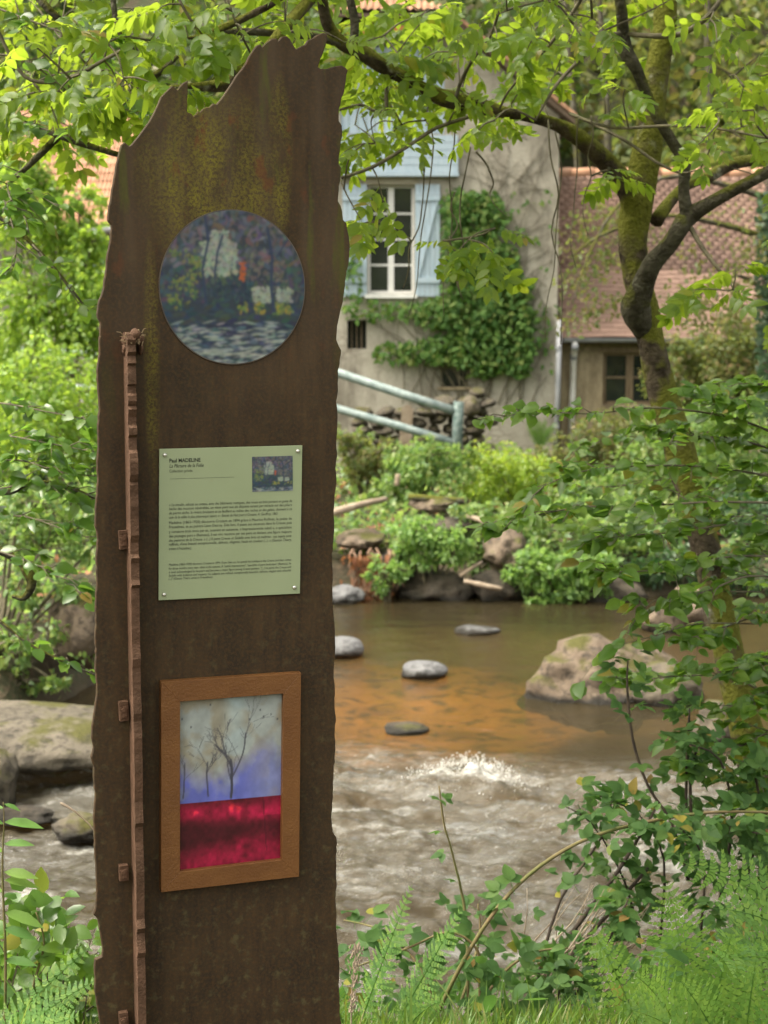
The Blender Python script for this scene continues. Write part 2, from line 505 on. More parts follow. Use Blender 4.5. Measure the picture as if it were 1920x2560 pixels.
vv = coords(t, (1, 1.8, 1))
fa2 = N(t, 'ShaderNodeAttribute'); fa2.attribute_name = 'aeration_sheen'
ff = math_(t, 'MULTIPLY', fa.outputs['Fac'], ramp(t, tnoise(t, vv, 22, 5, 0.7), [(0.36, 0.1), (0.62, 1.25)]))
bubbles = ramp(t, tnoise(t, vv, 34, 2), [(0.735, 0.0), (0.77, 0.65)])
bubbles = math_(t, 'MULTIPLY', bubbles, ramp(t, tnoise(t, v, 0.9, 3), [(0.46, 0.0), (0.62, 1.0)]))
sparkle_fleck = math_(t, 'MULTIPLY', fa2.outputs['Fac'], ramp(t, tnoise(t, coords(t, (1, 2.4, 1)), 26, 5, 0.7), [(0.60, 0.0), (0.72, 0.5)]))  # fine foam flecks, doubling as painted sparkle on the ripples
ff = math_(t, 'MAXIMUM', math_(t, 'MAXIMUM', ff, sparkle_fleck), bubbles, True)
b.inputs['Base Color'].default_value = (0.78, 0.77, 0.72, 1)
b.inputs['Roughness'].default_value = 0.5
tr = N(t, 'ShaderNodeBsdfTransparent'); tr.inputs['Color'].default_value = (0.70, 0.56, 0.33, 1)
gl = N(t, 'ShaderNodeBsdfGlossy'); gl.inputs['Roughness'].default_value = 0.06
silt = N(t, 'ShaderNodeBsdfDiffuse'); silt.inputs['Color'].default_value = (0.085, 0.068, 0.036, 1)
mm = N(t, 'ShaderNodeMixShader'); mm.inputs[0].default_value = 0.25
L(t, tr.outputs[0], mm.inputs[1]); L(t, silt.outputs[0], mm.inputs[2])
ae = N(t, 'ShaderNodeAttribute'); ae.attribute_name = 'aeration_sheen'          # air bubbles, with sky sheen painted into the same pale colour
af = math_(t, 'MULTIPLY', ae.outputs['Fac'], ramp(t, tnoise(t, coords(t, (1, 3.0, 1)), 5, 6, 0.65, 0.8), [(0.34, 0.15), (0.68, 1.0)]))
L(t, ramp(t, ae.outputs['Fac'], [(0.0, 0.05), (0.5, 0.14)]), gl.inputs['Roughness'])
L(t, math_(t, 'ADD', math_(t, 'MULTIPLY', af, 0.62), 0.25), mm.inputs[0])
L(t, mix(t, af, (0.10, 0.08, 0.042), (0.165, 0.168, 0.16)), silt.inputs['Color'])
bn = N(t, 'ShaderNodeBump'); bn.inputs['Strength'].default_value = 0.8; bn.inputs['Distance'].default_value = 0.03
L(t, tnoise(t, coords(t, (1, 1.9, 1)), 13, 6, 0.65), bn.inputs['Height'])
L(t, math_(t, 'ADD', math_(t, 'MULTIPLY', ae.outputs['Fac'], 1.3), 0.14, True), bn.inputs['Strength'])
fr = N(t, 'ShaderNodeFresnel'); fr.inputs['IOR'].default_value = 1.33
L(t, bn.outputs[0], gl.inputs['Normal']); L(t, bn.outputs[0], fr.inputs['Normal'])
m1 = N(t, 'ShaderNodeMixShader'); L(t, fr.outputs[0], m1.inputs[0]); L(t, mm.outputs[0], m1.inputs[1]); L(t, gl.outputs[0], m1.inputs[2])
m2 = N(t, 'ShaderNodeMixShader'); L(t, ff, m2.inputs[0]); L(t, m1.outputs[0], m2.inputs[1]); L(t, b.outputs[0], m2.inputs[2])
L(t, m2.outputs[0], out.inputs['Surface'])
wme.materials.append(m)
river = bpy.data.objects.new('river', wme); COL.objects.link(river)
river['kind'] = 'structure'

# droplets thrown up by the standing wave
iv_, if_ = np.array([(0, 0, 1), (0.9, 0, -0.3), (-0.45, 0.8, -0.3), (-0.45, -0.8, -0.3)], float), np.array([(0, 1, 2), (0, 2, 3), (0, 3, 1), (1, 3, 2)])
nd = 900
dx_ = RNG.normal(0.58, 0.22, nd); dy_ = RNG.normal(11.6, 0.17, nd); hz0 = np.exp(-(((dx_ - 0.58) / 0.3) ** 2 + ((dy_ - 11.6) / 0.26) ** 2))
dz_ = WATER + 0.01 + hz0 * 0.09 + RNG.random(nd) ** 2.5 * 0.10 * hz0
dv = (iv_[None] * RNG.uniform(0.002, 0.009, nd)[:, None, None] + np.stack([dx_, dy_, dz_], 1)[:, None, :]).reshape(-1, 3)
sme = np_mesh('splash', dv, (if_[None] + (np.arange(nd) * 4)[:, None, None]).reshape(-1, 3), True)
m, t, b = newmat('white_water'); b.inputs['Base Color'].default_value = (0.7, 0.7, 0.66, 1); b.inputs['Roughness'].default_value = 0.35
sme.materials.append(m)
so = bpy.data.objects.new('splash', sme); COL.objects.link(so); so['kind'] = 'stuff'
tag(so, 'white splash of droplets on the standing wave in the rapids', 'splash')

# ------------------------------------------------------------------ rocks
def rock_mesh(name, dims, seed, sub=4, cuts=7, rough=0.08, cutd=(0.62, 0.95)):
    rs = random.Random(seed)
    bm = bmesh.new()
    bmesh.ops.create_icosphere(bm, subdivisions=sub, radius=1.0)
    pl = []
    for _ in range(cuts):
        n = Vector((rs.gauss(0, 1), rs.gauss(0, 1), rs.gauss(0, 0.8))).normalized()
        pl.append((n, rs.uniform(*cutd)))
    o = Vector((seed * 3.1, seed * 1.7, seed))
    for vt in bm.verts:
        p = vt.co.copy()
        for n, d in pl:
            k = p.dot(n) - d
            if k > 0: p -= n * k * 0.9
        k = noise.fractal(p * 1.6 + o, 1.0, 2.0, 4)
        p *= 1 + rough * k * 1.6 + rough * 0.5 * noise.noise(p * 6 + o)
        vt.co = Vector((p.x * dims[0], p.y * dims[1], p.z * dims[2]))
    me = bpy.data.meshes.new(name)
    bm.to_mesh(me); bm.free()
    me.polygons.foreach_set('use_smooth', [True] * len(me.polygons))
    return me

def rock(px, Y, dims, seed, mat, label, zc=None, rz=0, name='river_boulder', group=None, cuts=7, tilt=(0, 0), cutd=(0.62, 0.95), rough=0.13):
    p = P(px[0], px[1], Y) if zc is None else PZ(px[0], px[1], zc)
    me = rock_mesh(name, dims, seed, 4, cuts, rough, cutd)
    setmat(me, M[mat])
    o = bpy.data.objects.new(name, me); COL.objects.link(o)
    o.location = p; o.rotation_euler = (tilt[0], tilt[1], rz)
    return tag(o, label, 'rock', group)

def on_water(y):            # distance of the water seen at pixel row y
    return PZ(960, y, WATER).y
rock((855, 1622), on_water(1640), (0.22, 0.2, 0.12), 3, 'rock_grey', 'smooth grey boulder in the calm water beside the rusted slab', cuts=2, rough=0.04)
rock((1057, 1678), on_water(1690), (0.225, 0.18, 0.095), 5, 'rock_grey', 'smooth rounded grey stone standing alone in the amber shallows', cuts=2, rough=0.04)
rock((1192, 1577), on_water(1580), (0.23, 0.18, 0.06), 8, 'rock_grey', 'small flat pale stone barely above the water near the far bank', cuts=2, rough=0.05)
rock((1490, 1712), on_water(1725), (0.68, 0.55, 0.40), 44, 'rock_tan', 'large angular tan boulder with dark stains in the middle of the river', cuts=6, tilt=(0, 0.06), rz=0.4, rough=0.16, cutd=(0.7, 0.95))
rock((1660, 1722), on_water(1745), (0.34, 0.36, 0.24), 14, 'rock_moss', 'mossy lower boulder leaning on the large angular tan boulder', cuts=5)
rock((1672, 1545), on_water(1575), (0.28, 0.25, 0.22), 9, 'rock_tan', 'rounded tan boulder upstream of the mossy tree trunk', cuts=4)
rock((1745, 1530), on_water(1570), (0.34, 0.3, 0.3), 10, 'rock_tan', 'square reddish brown boulder against the far shore behind the mossy trunk', cuts=9, cutd=(0.5, 0.8))
rock((1785, 1815), on_water(1850), (0.17, 0.17, 0.19), 11, 'rock_moss', 'small pale stone with yellow moss close behind the mossy trunk', cuts=3)
rock((1010, 1822), on_water(1826), (0.20, 0.15, 0.05), 12, 'rock_tan', 'pale stone just breaking the surface of the amber water', cuts=2, rough=0.05)
# left bank
rock((80, 2010), 12.6, (1.0, 0.3, 0.3), 27, 'rock_dark', 'dark rock added for the black shade in the hollow under the granite slab', cuts=5)  # dark stone colour stands in for the shadowed void below the slab
rock((95, 1832), 11.7, (0.8, 0.75, 0.15), 21, 'rock_slab', 'long overhanging granite slab above the dark water left of the rusted slab', cuts=4, tilt=(0.05, 0.04), rough=0.06)
rock((215, 1555), 13.9, (0.3, 0.4, 0.4), 22, 'rock_tan', 'tall pale boulder on the left bank behind hanging leaves', cuts=6)
rock((-25, 1960), 10.9, (0.18, 0.3, 0.24), 24, 'rock_moss', 'moss capped block at the end of the granite slab', cuts=5)
rock((205, 2070), on_water(2085), (0.17, 0.14, 0.09), 25, 'rock_moss', 'small mossy stone in the fast water left of the rusted slab', cuts=3)
rock((60, 2040), on_water(2050), (0.2, 0.14, 0.06), 26, 'rock_dark', 'low dark stone in the fast water below the granite slab', cuts=3)
# far bank
rock((862, 1492), on_water(1505), (0.22, 0.2, 0.13), 31, 'rock_grey', 'dark grey stone at the foot of the far bank beside the rusted slab', cuts=4)
rock((905, 1348), 19.9, (0.3, 0.4, 0.11), 32, 'rock_tan', 'flat tan slab on the far bank above the hanging roots', cuts=4)
rock((1262, 1380), 19.7, (0.24, 0.5, 0.26), 33, 'rock_tan', 'sloping tan boulder between the leafy shrubs of the far bank', cuts=5, tilt=(0, 0.5))
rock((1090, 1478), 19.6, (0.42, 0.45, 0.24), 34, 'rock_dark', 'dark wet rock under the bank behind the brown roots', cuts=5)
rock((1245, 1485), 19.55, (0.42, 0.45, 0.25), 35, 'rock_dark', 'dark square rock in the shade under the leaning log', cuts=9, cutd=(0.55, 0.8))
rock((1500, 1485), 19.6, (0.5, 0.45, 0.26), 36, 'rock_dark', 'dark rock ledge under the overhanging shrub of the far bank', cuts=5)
rock((1085, 1262), 20.4, (0.3, 0.3, 0.1), 37, 'rock_tan', 'flat brown stone ledge in the middle of the far bank', cuts=4)
rock((1120, 1312), 20.1, (0.34, 0.3, 0.1), 38, 'rock_dark', 'dark stone ledge below the flat brown one', cuts=4)
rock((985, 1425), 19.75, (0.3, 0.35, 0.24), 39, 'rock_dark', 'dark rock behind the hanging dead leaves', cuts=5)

# dry stone wall below the house
wall0 = thing('dry_stone_wall', P(1040, 1140, 25.6), 'mossy dry stone wall on the slope below the small cellar window', 'stone wall')
stone_me = []
for k in range(6):
    me = rock_mesh('stone', (1, 1, 1), 50 + k, 2, 6, 0.1, (0.55, 0.85)); setmat(me, M['rock_moss'] if k % 2 else M['rock_slab']); stone_me.append(me)
rs = random.Random(5)
for row in range(7):
    x = 862 + rs.uniform(0, 20)
    y = 1125 - row * 24
    while x < 1215 + row * -1:
        wd = rs.uniform(28, 62)
        top = 1010 if x < 1010 else 985
        if y > top - 8 + (0 if x > 1150 else 18):
            hh = rs.uniform(21, 27)
            p = P(x + wd / 2, y + rs.uniform(-4, 4), 25.6 + rs.uniform(-0.08, 0.08))
            s = 25.6 / F
            Mx = Matrix.Translation(p) @ Matrix.Rotation(rs.uniform(-0.12, 0.12), 4, 'Y') @ Matrix.Diagonal((wd * s * 0.56, 0.25, hh * s * 0.6, 1))
            kid('stone', rs.choice(stone_me), None, wall0, Mx)
        x += wd
p = P(1178, 1015, 25.4)
kid('capstone', rock_mesh('capstone', (0.15, 0.2, 0.17), 71, 3, 4), M['rock_moss'], wall0, Matrix.Translation(p))

# ------------------------------------------------------------------ buildings
def plastermat(name, c1, c2, stain, stone=0.0):
    m, t, b = newmat(name)
    v = coords(t)
    c = mix(t, ramp(t, tnoise(t, v, 0.8, 6, 0.6), [(0.35, 0), (0.65, 1)]), c1, c2)
    c = mix(t, ramp(t, tnoise(t, coords(t, (1.6, 1.6, 0.5)), 1.4, 6, 0.65), [(0.48, 0), (0.68, 0.85)]), c, stain)
    c = mix(t, ramp(t, tnoise(t, v, 22, 4), [(0.3, 0.25), (0.7, 0.0)]), c, stain)
    if stone:
        vo = N(t, 'ShaderNodeTexVoronoi'); vo.feature = 'DISTANCE_TO_EDGE'; vo.inputs['Scale'].default_value = 4.5
        L(t, coords(t, (1, 1, 2.0)), vo.inputs['Vector'])
        patch = math_(t, 'MULTIPLY', ramp(t, vo.outputs['Distance'], [(0.0, 1.0), (0.12, 0.0)]), ramp(t, tnoise(t, v, 1.2, 3), [(0.5, 0), (0.6, stone)]))
        c = mix(t, patch, c, (0.10, 0.08, 0.055))
    L(t, c, b.inputs['Base Color'])
    b.inputs['Roughness'].default_value = 0.92
    b.inputs['Specular IOR Level'].default_value = 0.15
    bump(t, b, tnoise(t, v, 14, 7, 0.65), 0.55, 0.03)
    return m
M['plaster'] = plastermat('lime_plaster', (0.43, 0.40, 0.335), (0.32, 0.295, 0.24), (0.14, 0.122, 0.095), 0.5)
M['plaster2'] = plastermat('warm_plaster', (0.42, 0.35, 0.23), (0.33, 0.265, 0.17), (0.14, 0.105, 0.065), 0.8)
M['blue'] = simple('pale_blue_paint', (0.31, 0.40, 0.47), (0.38, 0.46, 0.52), 5, 0.6, 0.15, 40, (6, 6, 1))
M['white'] = simple('white_paint', (0.6, 0.6, 0.57), (0.68, 0.68, 0.65), 8, 0.55, 0.1)
M['glass'] = simple('dark_glass', (0.012, 0.014, 0.014), (0.03, 0.035, 0.03), 1.5, 0.07, 0.08, 3, spec=0.6, bdist=0.02)
M['lintel'] = simple('grey_oak', (0.25, 0.22, 0.16), (0.38, 0.35, 0.27), 10, 0.85, 0.4, sc3=(0.4, 1, 3))
M['oak'] = simple('brown_oak', (0.12, 0.085, 0.05), (0.2, 0.15, 0.09), 8, 0.7, 0.3, sc3=(4, 4, 0.6))
M['zinc'] = simple('zinc', (0.26, 0.27, 0.29), (0.36, 0.36, 0.38), 5, 0.5, 0.1, spec=0.5)
M['pvc'] = simple('white_pipe', (0.62, 0.60, 0.56), (0.75, 0.74, 0.72), 4, 0.5, 0.05)
M['rail'] = simple('weathered_rail', (0.17, 0.22, 0.215), (0.30, 0.35, 0.34), 9, 0.6, 0.2)
M['railpost'] = simple('lichened_post', (0.04, 0.075, 0.065), (0.17, 0.21, 0.2), 14, 0.8, 0.4)
M['tile_red'] = simple('plain_tile', (0.125, 0.08, 0.066), (0.225, 0.145, 0.11), 0.5, 0.9, 0.3, 60, perpiece=0.12)
M['tile_orange'] = simple('orange_tile', (0.34, 0.18, 0.105), (0.40, 0.24, 0.155), 2.5, 0.9, 0.3, 50, perpiece=0.2)
M['fascia'] = simple('orange_fascia', (0.50, 0.20, 0.06), (0.58, 0.27, 0.10), 6, 0.7, 0.2)
M['roofdeck'] = simple('roof_boards', (0.10, 0.07, 0.05), (0.15, 0.11, 0.08), 6, 0.9, 0.2)

def wall_holes(name, outer, holes, Y, depth=0.3, back=None):
    """outer, holes: lists of (X, Z) on the plane Y; holes get reveals of the given depth"""
    bm = bmesh.new()
    edges = []
    loops = []
    for lp in [outer] + holes:
        vs = [bm.verts.new((x, Y, z)) for x, z in lp]
        loops.append(vs)
        for i in range(len(vs)):
            edges.append(bm.edges.new((vs[i], vs[(i + 1) % len(vs)])))
    bmesh.ops.triangle_fill(bm, use_beauty=True, use_dissolve=False, edges=edges, normal=(0, -1, 0))
    for k, vs in enumerate(loops):
        d = depth if k else (back or depth)
        bk = [bm.verts.new((p.co.x, Y + d, p.co.z)) for p in vs]
        for i in range(len(vs)):
            j = (i + 1) % len(vs)
            bm.faces.new((vs[i], vs[j], bk[j], bk[i]))
    bmesh.ops.recalc_face_normals(bm, faces=bm.faces)
    me = bpy.data.meshes.new(name); bm.to_mesh(me); bm.free()
    return me

HY = 28.0
def hx(x, y=800, Y=HY): return P(x, y, Y).x
def hz(y, Y=HY): return P(960, y, Y).z
def rect(x0, y0, x1, y1, Y=HY): return [(hx(x0, y0, Y), hz(y1, Y)), (hx(x1, y0, Y), hz(y1, Y)), (hx(x1, y0, Y), hz(y0, Y)), (hx(x0, y0, Y), hz(y0, Y))]
def pxbox(x0, y0, x1, y1, Ya, Yb, ref=None):
    R = ref or Ya
    mb = MB(); mb.box((hx(x0, y0, R), Ya, hz(y1, R)), (hx(x1, y0, R), Yb, hz(y0, R))); return mb

house = thing('mill_house', (hx(980), HY + 3, -0.7), 'plastered gable house with blue shutters and half hipped orange tile roof', 'house')
zb = -1.2
outer = [(hx(567), zb), (hx(1393), zb), (hx(1393), hz(290)), (hx(1112), hz(55)), (hx(848), hz(55)), (hx(567), hz(290))]
holes = [rect(918, 462, 1037, 735), rect(1100, 918, 1172, 968), rect(868, 800, 916, 872), rect(850, 112, 1112, 335)]
kid('wall', wall_holes('wall', outer, holes, HY, 0.35), M['plaster'], house)
mb = MB()   # side walls and rear
mb.box((hx(567), HY + 0.355, zb), (hx(567) + 0.35, HY + 7, hz(295)))
mb.box((hx(1393) - 0.35, HY + 0.355, zb), (hx(1393), HY + 7, hz(295)))
mb.box((hx(567) + 0.352, HY + 6.6, zb), (hx(1393) - 0.352, HY + 6.98, hz(295)))
mb.box((hx(567) + 0.352, HY + 1.6, zb), (hx(1393) - 0.352, HY + 1.7, hz(295)))
kid('side_wall', mb.mesh('side_wall'), M['plaster'], house)
# main window: frame, mullion, glazing bars, eight panes
win = kid('window', pxbox(918, 462, 926, 735, HY + 0.12, HY + 0.18).mesh('window'), M['white'], house)
for a in ((1029, 462, 1037, 735), (926, 462, 1029, 470), (926, 727, 1029, 735), (970, 470, 985, 727)):
    kid('frame', pxbox(*a, HY + 0.118, HY + 0.18).mesh('frame'), M['white'], win)
for i in range(1, 4):
    yy = 470 + 257 * i / 4
    kid('glazing_bar', pxbox(926, yy - 2.5, 970, yy + 2.5, HY + 0.13, HY + 0.17).mesh('glazing_bar'), M['white'], win)
    kid('glazing_bar', pxbox(985, yy - 2.5, 1029, yy + 2.5, HY + 0.13, HY + 0.17).mesh('glazing_bar'), M['white'], win)
for c0, c1 in ((926, 970), (985, 1029)):
    for i in range(4):
        y0 = 470 + 257 * i / 4
        kid('pane', pxbox(c0 - 1, y0, c1 + 1, y0 + 64.25, HY + 0.145, HY + 0.155).mesh('pane'), M['glass'], win)
kid('sill', pxbox(912, 736, 1043, 745, HY - 0.09, HY + 0.12).mesh('sill'), M['white'], win)
kid('lintel', pxbox(910, 441, 1045, 461, HY - 0.02, HY + 0.1).mesh('lintel'), M['lintel'], win)
for x0, x1 in ((856, 917), (1038, 1100)):
    sh = kid('shutter', pxbox(x0, 482, x1, 487, HY - 0.075, HY - 0.052).mesh('shutter'), M['blue'], house)
    nb = 5
    for i in range(nb):
        a = x0 + (x1 - x0) * i / nb; bq = x0 + (x1 - x0) * (i + 1) / nb
        kid('board', pxbox(a + 0.5, 461, bq - 0.5, 741, HY - 0.05, HY - 0.02).mesh('board'), M['blue'], sh)
    for yy in (488, 694):
        kid('batten', pxbox(x0, yy, x1, yy + 13, HY - 0.075, HY - 0.051).mesh('batten'), M['blue'], sh)
    mb = MB()
    a = P(x0 + 8, 690, HY - 0.06); bq = P(x1 - 8, 505, HY - 0.06)
    mb.tube([a, bq], 0.022, 4)
    kid('brace', mb.mesh('brace'), M['blue'], sh)
# loft doors: boards side by side, and the blue apron below them
ld = kid('loft_door', pxbox(850, 160, 1112, 170, HY + 0.015, HY + 0.04).mesh('loft_door'), M['blue'], house)
for i in range(12):
    a = 850 + 262 * i / 12
    kid('board', pxbox(a + 0.8, 118, a + 262 / 12 - 0.8, 334, HY + 0.042, HY + 0.07).mesh('board'), M['blue'], ld)
ap = kid('apron', pxbox(814, 432, 1147, 440, HY - 0.16, HY - 0.02).mesh('apron'), M['blue'], house)
for i in range(5):
    y0 = 337 + 95 * i / 5
    kid('board', pxbox(816, y0 + 0.6, 1145, y0 + 19 - 0.6, HY - 0.14, HY - 0.02).mesh('board'), M['blue'], ap)
# cellar windows
cw = kid('cellar_window', pxbox(1100, 918, 1106, 968, HY + 0.1, HY + 0.16).mesh('cellar_window'), M['lintel'], house)
kid('frame', pxbox(1106, 918, 1166, 923, HY + 0.1, HY + 0.16).mesh('frame'), M['lintel'], cw)
kid('frame', pxbox(1166, 918, 1172, 968, HY + 0.1, HY + 0.16).mesh('frame'), M['lintel'], cw)
kid('pane', pxbox(1106, 923, 1166, 968, HY + 0.13, HY + 0.14).mesh('pane'), M['glass'], cw)
kid('sill', pxbox(1094, 968, 1178, 974, HY - 0.05, HY + 0.1).mesh('sill'), M['plaster2'], cw)
dw = kid('vent_window', pxbox(868, 800, 916, 872, HY + 0.22, HY + 0.25).mesh('vent_window'), M['glass'], house)
for i in range(3):
    kid('bar', pxbox(878 + i * 12, 800, 881 + i * 12, 872, HY + 0.15, HY + 0.17).mesh('bar'), M['oak'], dw)
# roof: two slopes, half hip over the front, verge tiles and hip tiles as pieces
za, zh = hz(290), hz(55)
xr, xh, xl, xg = hx(1393), hx(1112), hx(567), hx(848)
xc = (xr + xl) / 2
sl_ = (zh - za) / (xr - xh)
zr = za + sl_ * (xr - xc)
mb = MB()
ov = 0.32
def slab(mb, a, b, c, d, th=0.1):
    """four corners, thickness downwards"""
    vs = [Vector(p) for p in (a, b, c, d)]
    lo = [p - Vector((0, 0, th)) for p in vs]
    mb.add(vs + lo, [(0, 1, 2, 3), (7, 6, 5, 4), (0, 4, 5, 1), (1, 5, 6, 2), (2, 6, 7, 3), (3, 7, 4, 0)])
yr = HY + 1.9     # where the half hip meets the ridge
for s, xe, xk in ((1, xr, xh), (-1, xl, xg)):
    e = xe + s * 0.22
    ez = za - sl_ * 0.22
    slab(mb, (e, HY - ov, ez + 0.12), (e, HY + 7.2, ez + 0.12), (xc, HY + 7.2, zr + 0.12), (xc, yr, zr + 0.12))
    slab(mb, (e, HY - ov, ez + 0.119), (xc, yr, zr + 0.119), (xk, HY - ov, zh + 0.119), (xk, HY - ov, zh + 0.119))
roof = kid('roof', mb.mesh('roof'), M['roofdeck'], house)
tm = MB(); tm.box((-0.5, -0.5, -0.5), (0.5, 0.5, 0.5)); tile_box = tm.mesh('tile'); setmat(tile_box, M['tile_orange'])
for s, xe, xk in ((1, xr, xh), (-1, xl, xg)):
    n = 15
    for i in range(n):
        f = (i + 0.5) / n
        x = xe + s * 0.22 + (xk - xe - s * 0.22) * f
        z = za - sl_ * 0.22 + (zh - za + sl_ * 0.22) * f + 0.155
        Mx = Matrix.Translation((x, HY - ov + 0.05, z)) @ Matrix.Rotation(s * math.atan(sl_) + random.uniform(-0.03, 0.03), 4, 'Y') @ Matrix.Rotation(s * 0.05, 4, 'Y') @ Matrix.Diagonal((0.21, 0.2, 0.05, 1))
        kid('verge_tile', tile_box, None, roof, Mx)
# tiled half hip
nrow, ex = 10, 0.3
hipslope = Vector((0, yr - (HY - 0.45), zr - zh)).normalized()
Lh = math.hypot(yr - (HY - 0.45), zr - zh)
def pantile(wd, ln, waves=2, amp=0.018, th=0.014):
    nx = waves * 6 + 1
    v = []; f = []
    for lay in (0, 1):
        for j in (0, 1):
            for i in range(nx):
                x = -wd / 2 + wd * i / (nx - 1)
                v.append((x, (j - 0.5) * ln * 1.12, amp * math.cos(2 * math.pi * waves * i / (nx - 1)) - lay * th - j * 0.016 + 0.016))
    for i in range(nx - 1):
        f.append((i, i + 1, nx + i + 1, nx + i))
        f.append((i, 2 * nx + i, 2 * nx + i + 1, i + 1))
    mb = MB(); mb.add(v, f)
    me = mb.mesh('tile'); setmat(me, M['tile_orange'])
    return me
pt = pantile(0.22, 0.3)
ang = math.atan2(hipslope.z, hipslope.y)
for r in range(5):
    s0 = (r + 0.5) * 0.3
    half = (xh - xc + 0.12) * (1 - s0 / Lh)
    nc = int(2 * half / 0.22)
    for c_ in range(nc):
        x = xc - nc * 0.11 + 0.11 + c_ * 0.22
        p = Vector((x, HY - 0.45, zh + 0.12)) + hipslope * s0
        kid('tile', pt, None, roof, Matrix.Translation(p) @ Matrix.Rotation(ang + random.uniform(-0.01, 0.01), 4, 'X'))
mb = MB()
vs = [Vector((xg - 0.1, HY - 0.44, zh + 0.06)), Vector((xh + 0.1, HY - 0.44, zh + 0.06)), Vector((xc, yr, zr + 0.06))]
mb.add(vs + [p - Vector((0, 0, 0.05)) for p in vs], [(0, 1, 2), (5, 4, 3), (0, 3, 4, 1), (1, 4, 5, 2), (2, 5, 3, 0)])
kid('half_hip', mb.mesh('half_hip'), M['roofdeck'], roof)
kid('fascia', pxbox(846, 64, 1114, 84, HY - 0.30, HY - 0.26).mesh('fascia'), M['fascia'], roof)
mb = MB(); mb.box((xg - 0.05, HY - 0.26, zh - 0.12), (xh + 0.05, HY - 0.002, zh - 0.08)); kid('soffit', mb.mesh('soffit'), M['oak'], roof)
# downpipe on the corner of the house
def pipe(name, pts, r, mat, parent):
    mb = MB(); mb.tube(pts, r, 10); return kid(name, mb.mesh(name, True), M[mat], parent)
dp = pipe('downpipe', [P(1398, 800, HY - 0.1), P(1395, 960, HY - 0.1), P(1390, 1120, HY - 0.1)], 0.045, 'zinc', house)
for yy in (870, 1065):
    mb = MB(); q = P(1396 - (yy - 800) * 0.022, yy, HY - 0.1); mb.tube([q + Vector((0, 0, 0.03)), q - Vector((0, 0, 0.03))], 0.056, 10)
    kid('bracket', mb.mesh('bracket'), M['zinc'], dp)

# annex with plain tile roof
AY = 28.5
annex = thing('annex', (hx(1680, 800, AY), AY + 2, -0.7), 'low plastered annex with a steep weathered plain tile roof', 'house')
eav = hz(838, AY); ax0, ax1 = hx(1400, 800, AY), hx(2060, 800, AY)
kid('wall', wall_holes('wall', [(ax0 + 0.03, -1.2), (ax1, -1.2), (ax1, eav), (ax0 + 0.03, eav)], [rect(1508, 882, 1640, 1012, AY)], AY, 0.3), M['plaster2'], annex)
aw = kid('window', pxbox(1508, 882, 1516, 1012, AY + 0.1, AY + 0.16).mesh('window'), M['oak'], annex)
for a in ((1516, 882, 1632, 889), (1632, 882, 1640, 1012), (1516, 1003, 1632, 1012), (1566, 889, 1584, 1003)):
    kid('frame', pxbox(*a, AY + 0.098, AY + 0.16).mesh('frame'), M['oak'], aw)
for a, bq in ((1516, 1566), (1584, 1632)):
    kid('glazing_bar', pxbox(a, 941, bq, 946, AY + 0.11, AY + 0.15).mesh('glazing_bar'), M['oak'], aw)
    for y0, y1 in ((889, 943), (944, 1003)):
        kid('pane', pxbox(a - 1, y0, bq + 1, y1, AY + 0.125, AY + 0.135).mesh('pane'), M['glass'], aw)
kid('lintel', pxbox(1498, 866, 1650, 881, AY - 0.015, AY + 0.1).mesh('lintel'), M['oak'], aw)
mb = MB(); mb.box((ax1 - 0.3, AY + 0.302, -1.2), (ax1, AY + 5, eav)); kid('side_wall', mb.mesh('side_wall'), M['plaster2'], annex)
ey = AY - 0.28
E = P(1400, 836, ey); R = P(1400, 432, AY + 2.55)
run = Vector((0, R.y - E.y, R.z - E.z)); SLn = run.length; run.normalize()
ang = math.atan2(run.z, run.y)
mb = MB()
slab(mb, (ax0, E.y + 0.05, E.z - 0.06), (ax1 + 0.2, E.y + 0.05, E.z - 0.06), (ax1 + 0.2, R.y, R.z - 0.06), (ax0, R.y, R.z - 0.06))
slab(mb, (ax0, R.y + 0.01, R.z - 0.061), (ax1 + 0.2, R.y + 0.01, R.z - 0.061), (ax1 + 0.2, R.y + 2.7, E.z), (ax0, R.y + 2.7, E.z))
aroof = kid('roof', mb.mesh('roof'), M['roofdeck'], annex)
tw, te = 0.172, 0.108
tb = MB(); tb.box((-tw * 0.49, -te * 1.25, -0.009), (tw * 0.49, te * 1.25, 0.009)); ptile = tb.mesh('tile'); setmat(ptile, M['tile_red'])
nr = int(SLn / te); ncol = int((ax1 + 0.15 - ax0) / tw)
allt = []
for r in range(nr):
    for c_ in range(ncol):
        x = ax0 + tw * (c_ + 0.5 + (0.5 if r % 2 else 0))
        p = Vector((x, E.y, E.z)) + run * (te * (r + 0.5)) + Vector((0, 0, 0.012 + random.uniform(-0.0015, 0.0015)))
        p.z += 0.02 * math.sin(x * 2.1 + r * 0.13) - 0.02
        Mx = Matrix.Translation(p) @ Matrix.Rotation(ang - 0.085 + random.uniform(-0.008, 0.008), 4, 'X') @ Matrix.Rotation(random.uniform(-0.012, 0.012), 4, 'Z')
        allt.append((proj(p)[0] < 1935, r, Mx))
allt.sort(key=lambda q: (not q[0], q[1]))
for q in allt[:300]:
    kid('tile', ptile, None, aroof, q[2])
bv = np.array([v.co for v in ptile.vertices]); bf = np.array([p.vertices[:] for p in ptile.polygons])
VV = []; FF = []
for i, q in enumerate(allt[300:]):
    A = np.array(q[2]); VV.append(bv @ A[:3, :3].T + A[:3, 3]); FF.append(bf + i * 8)
kid('upper_tiles', np_mesh('upper_tiles', np.concatenate(VV), np.concatenate(FF)), M['tile_red'], aroof)['kind'] = 'stuff'
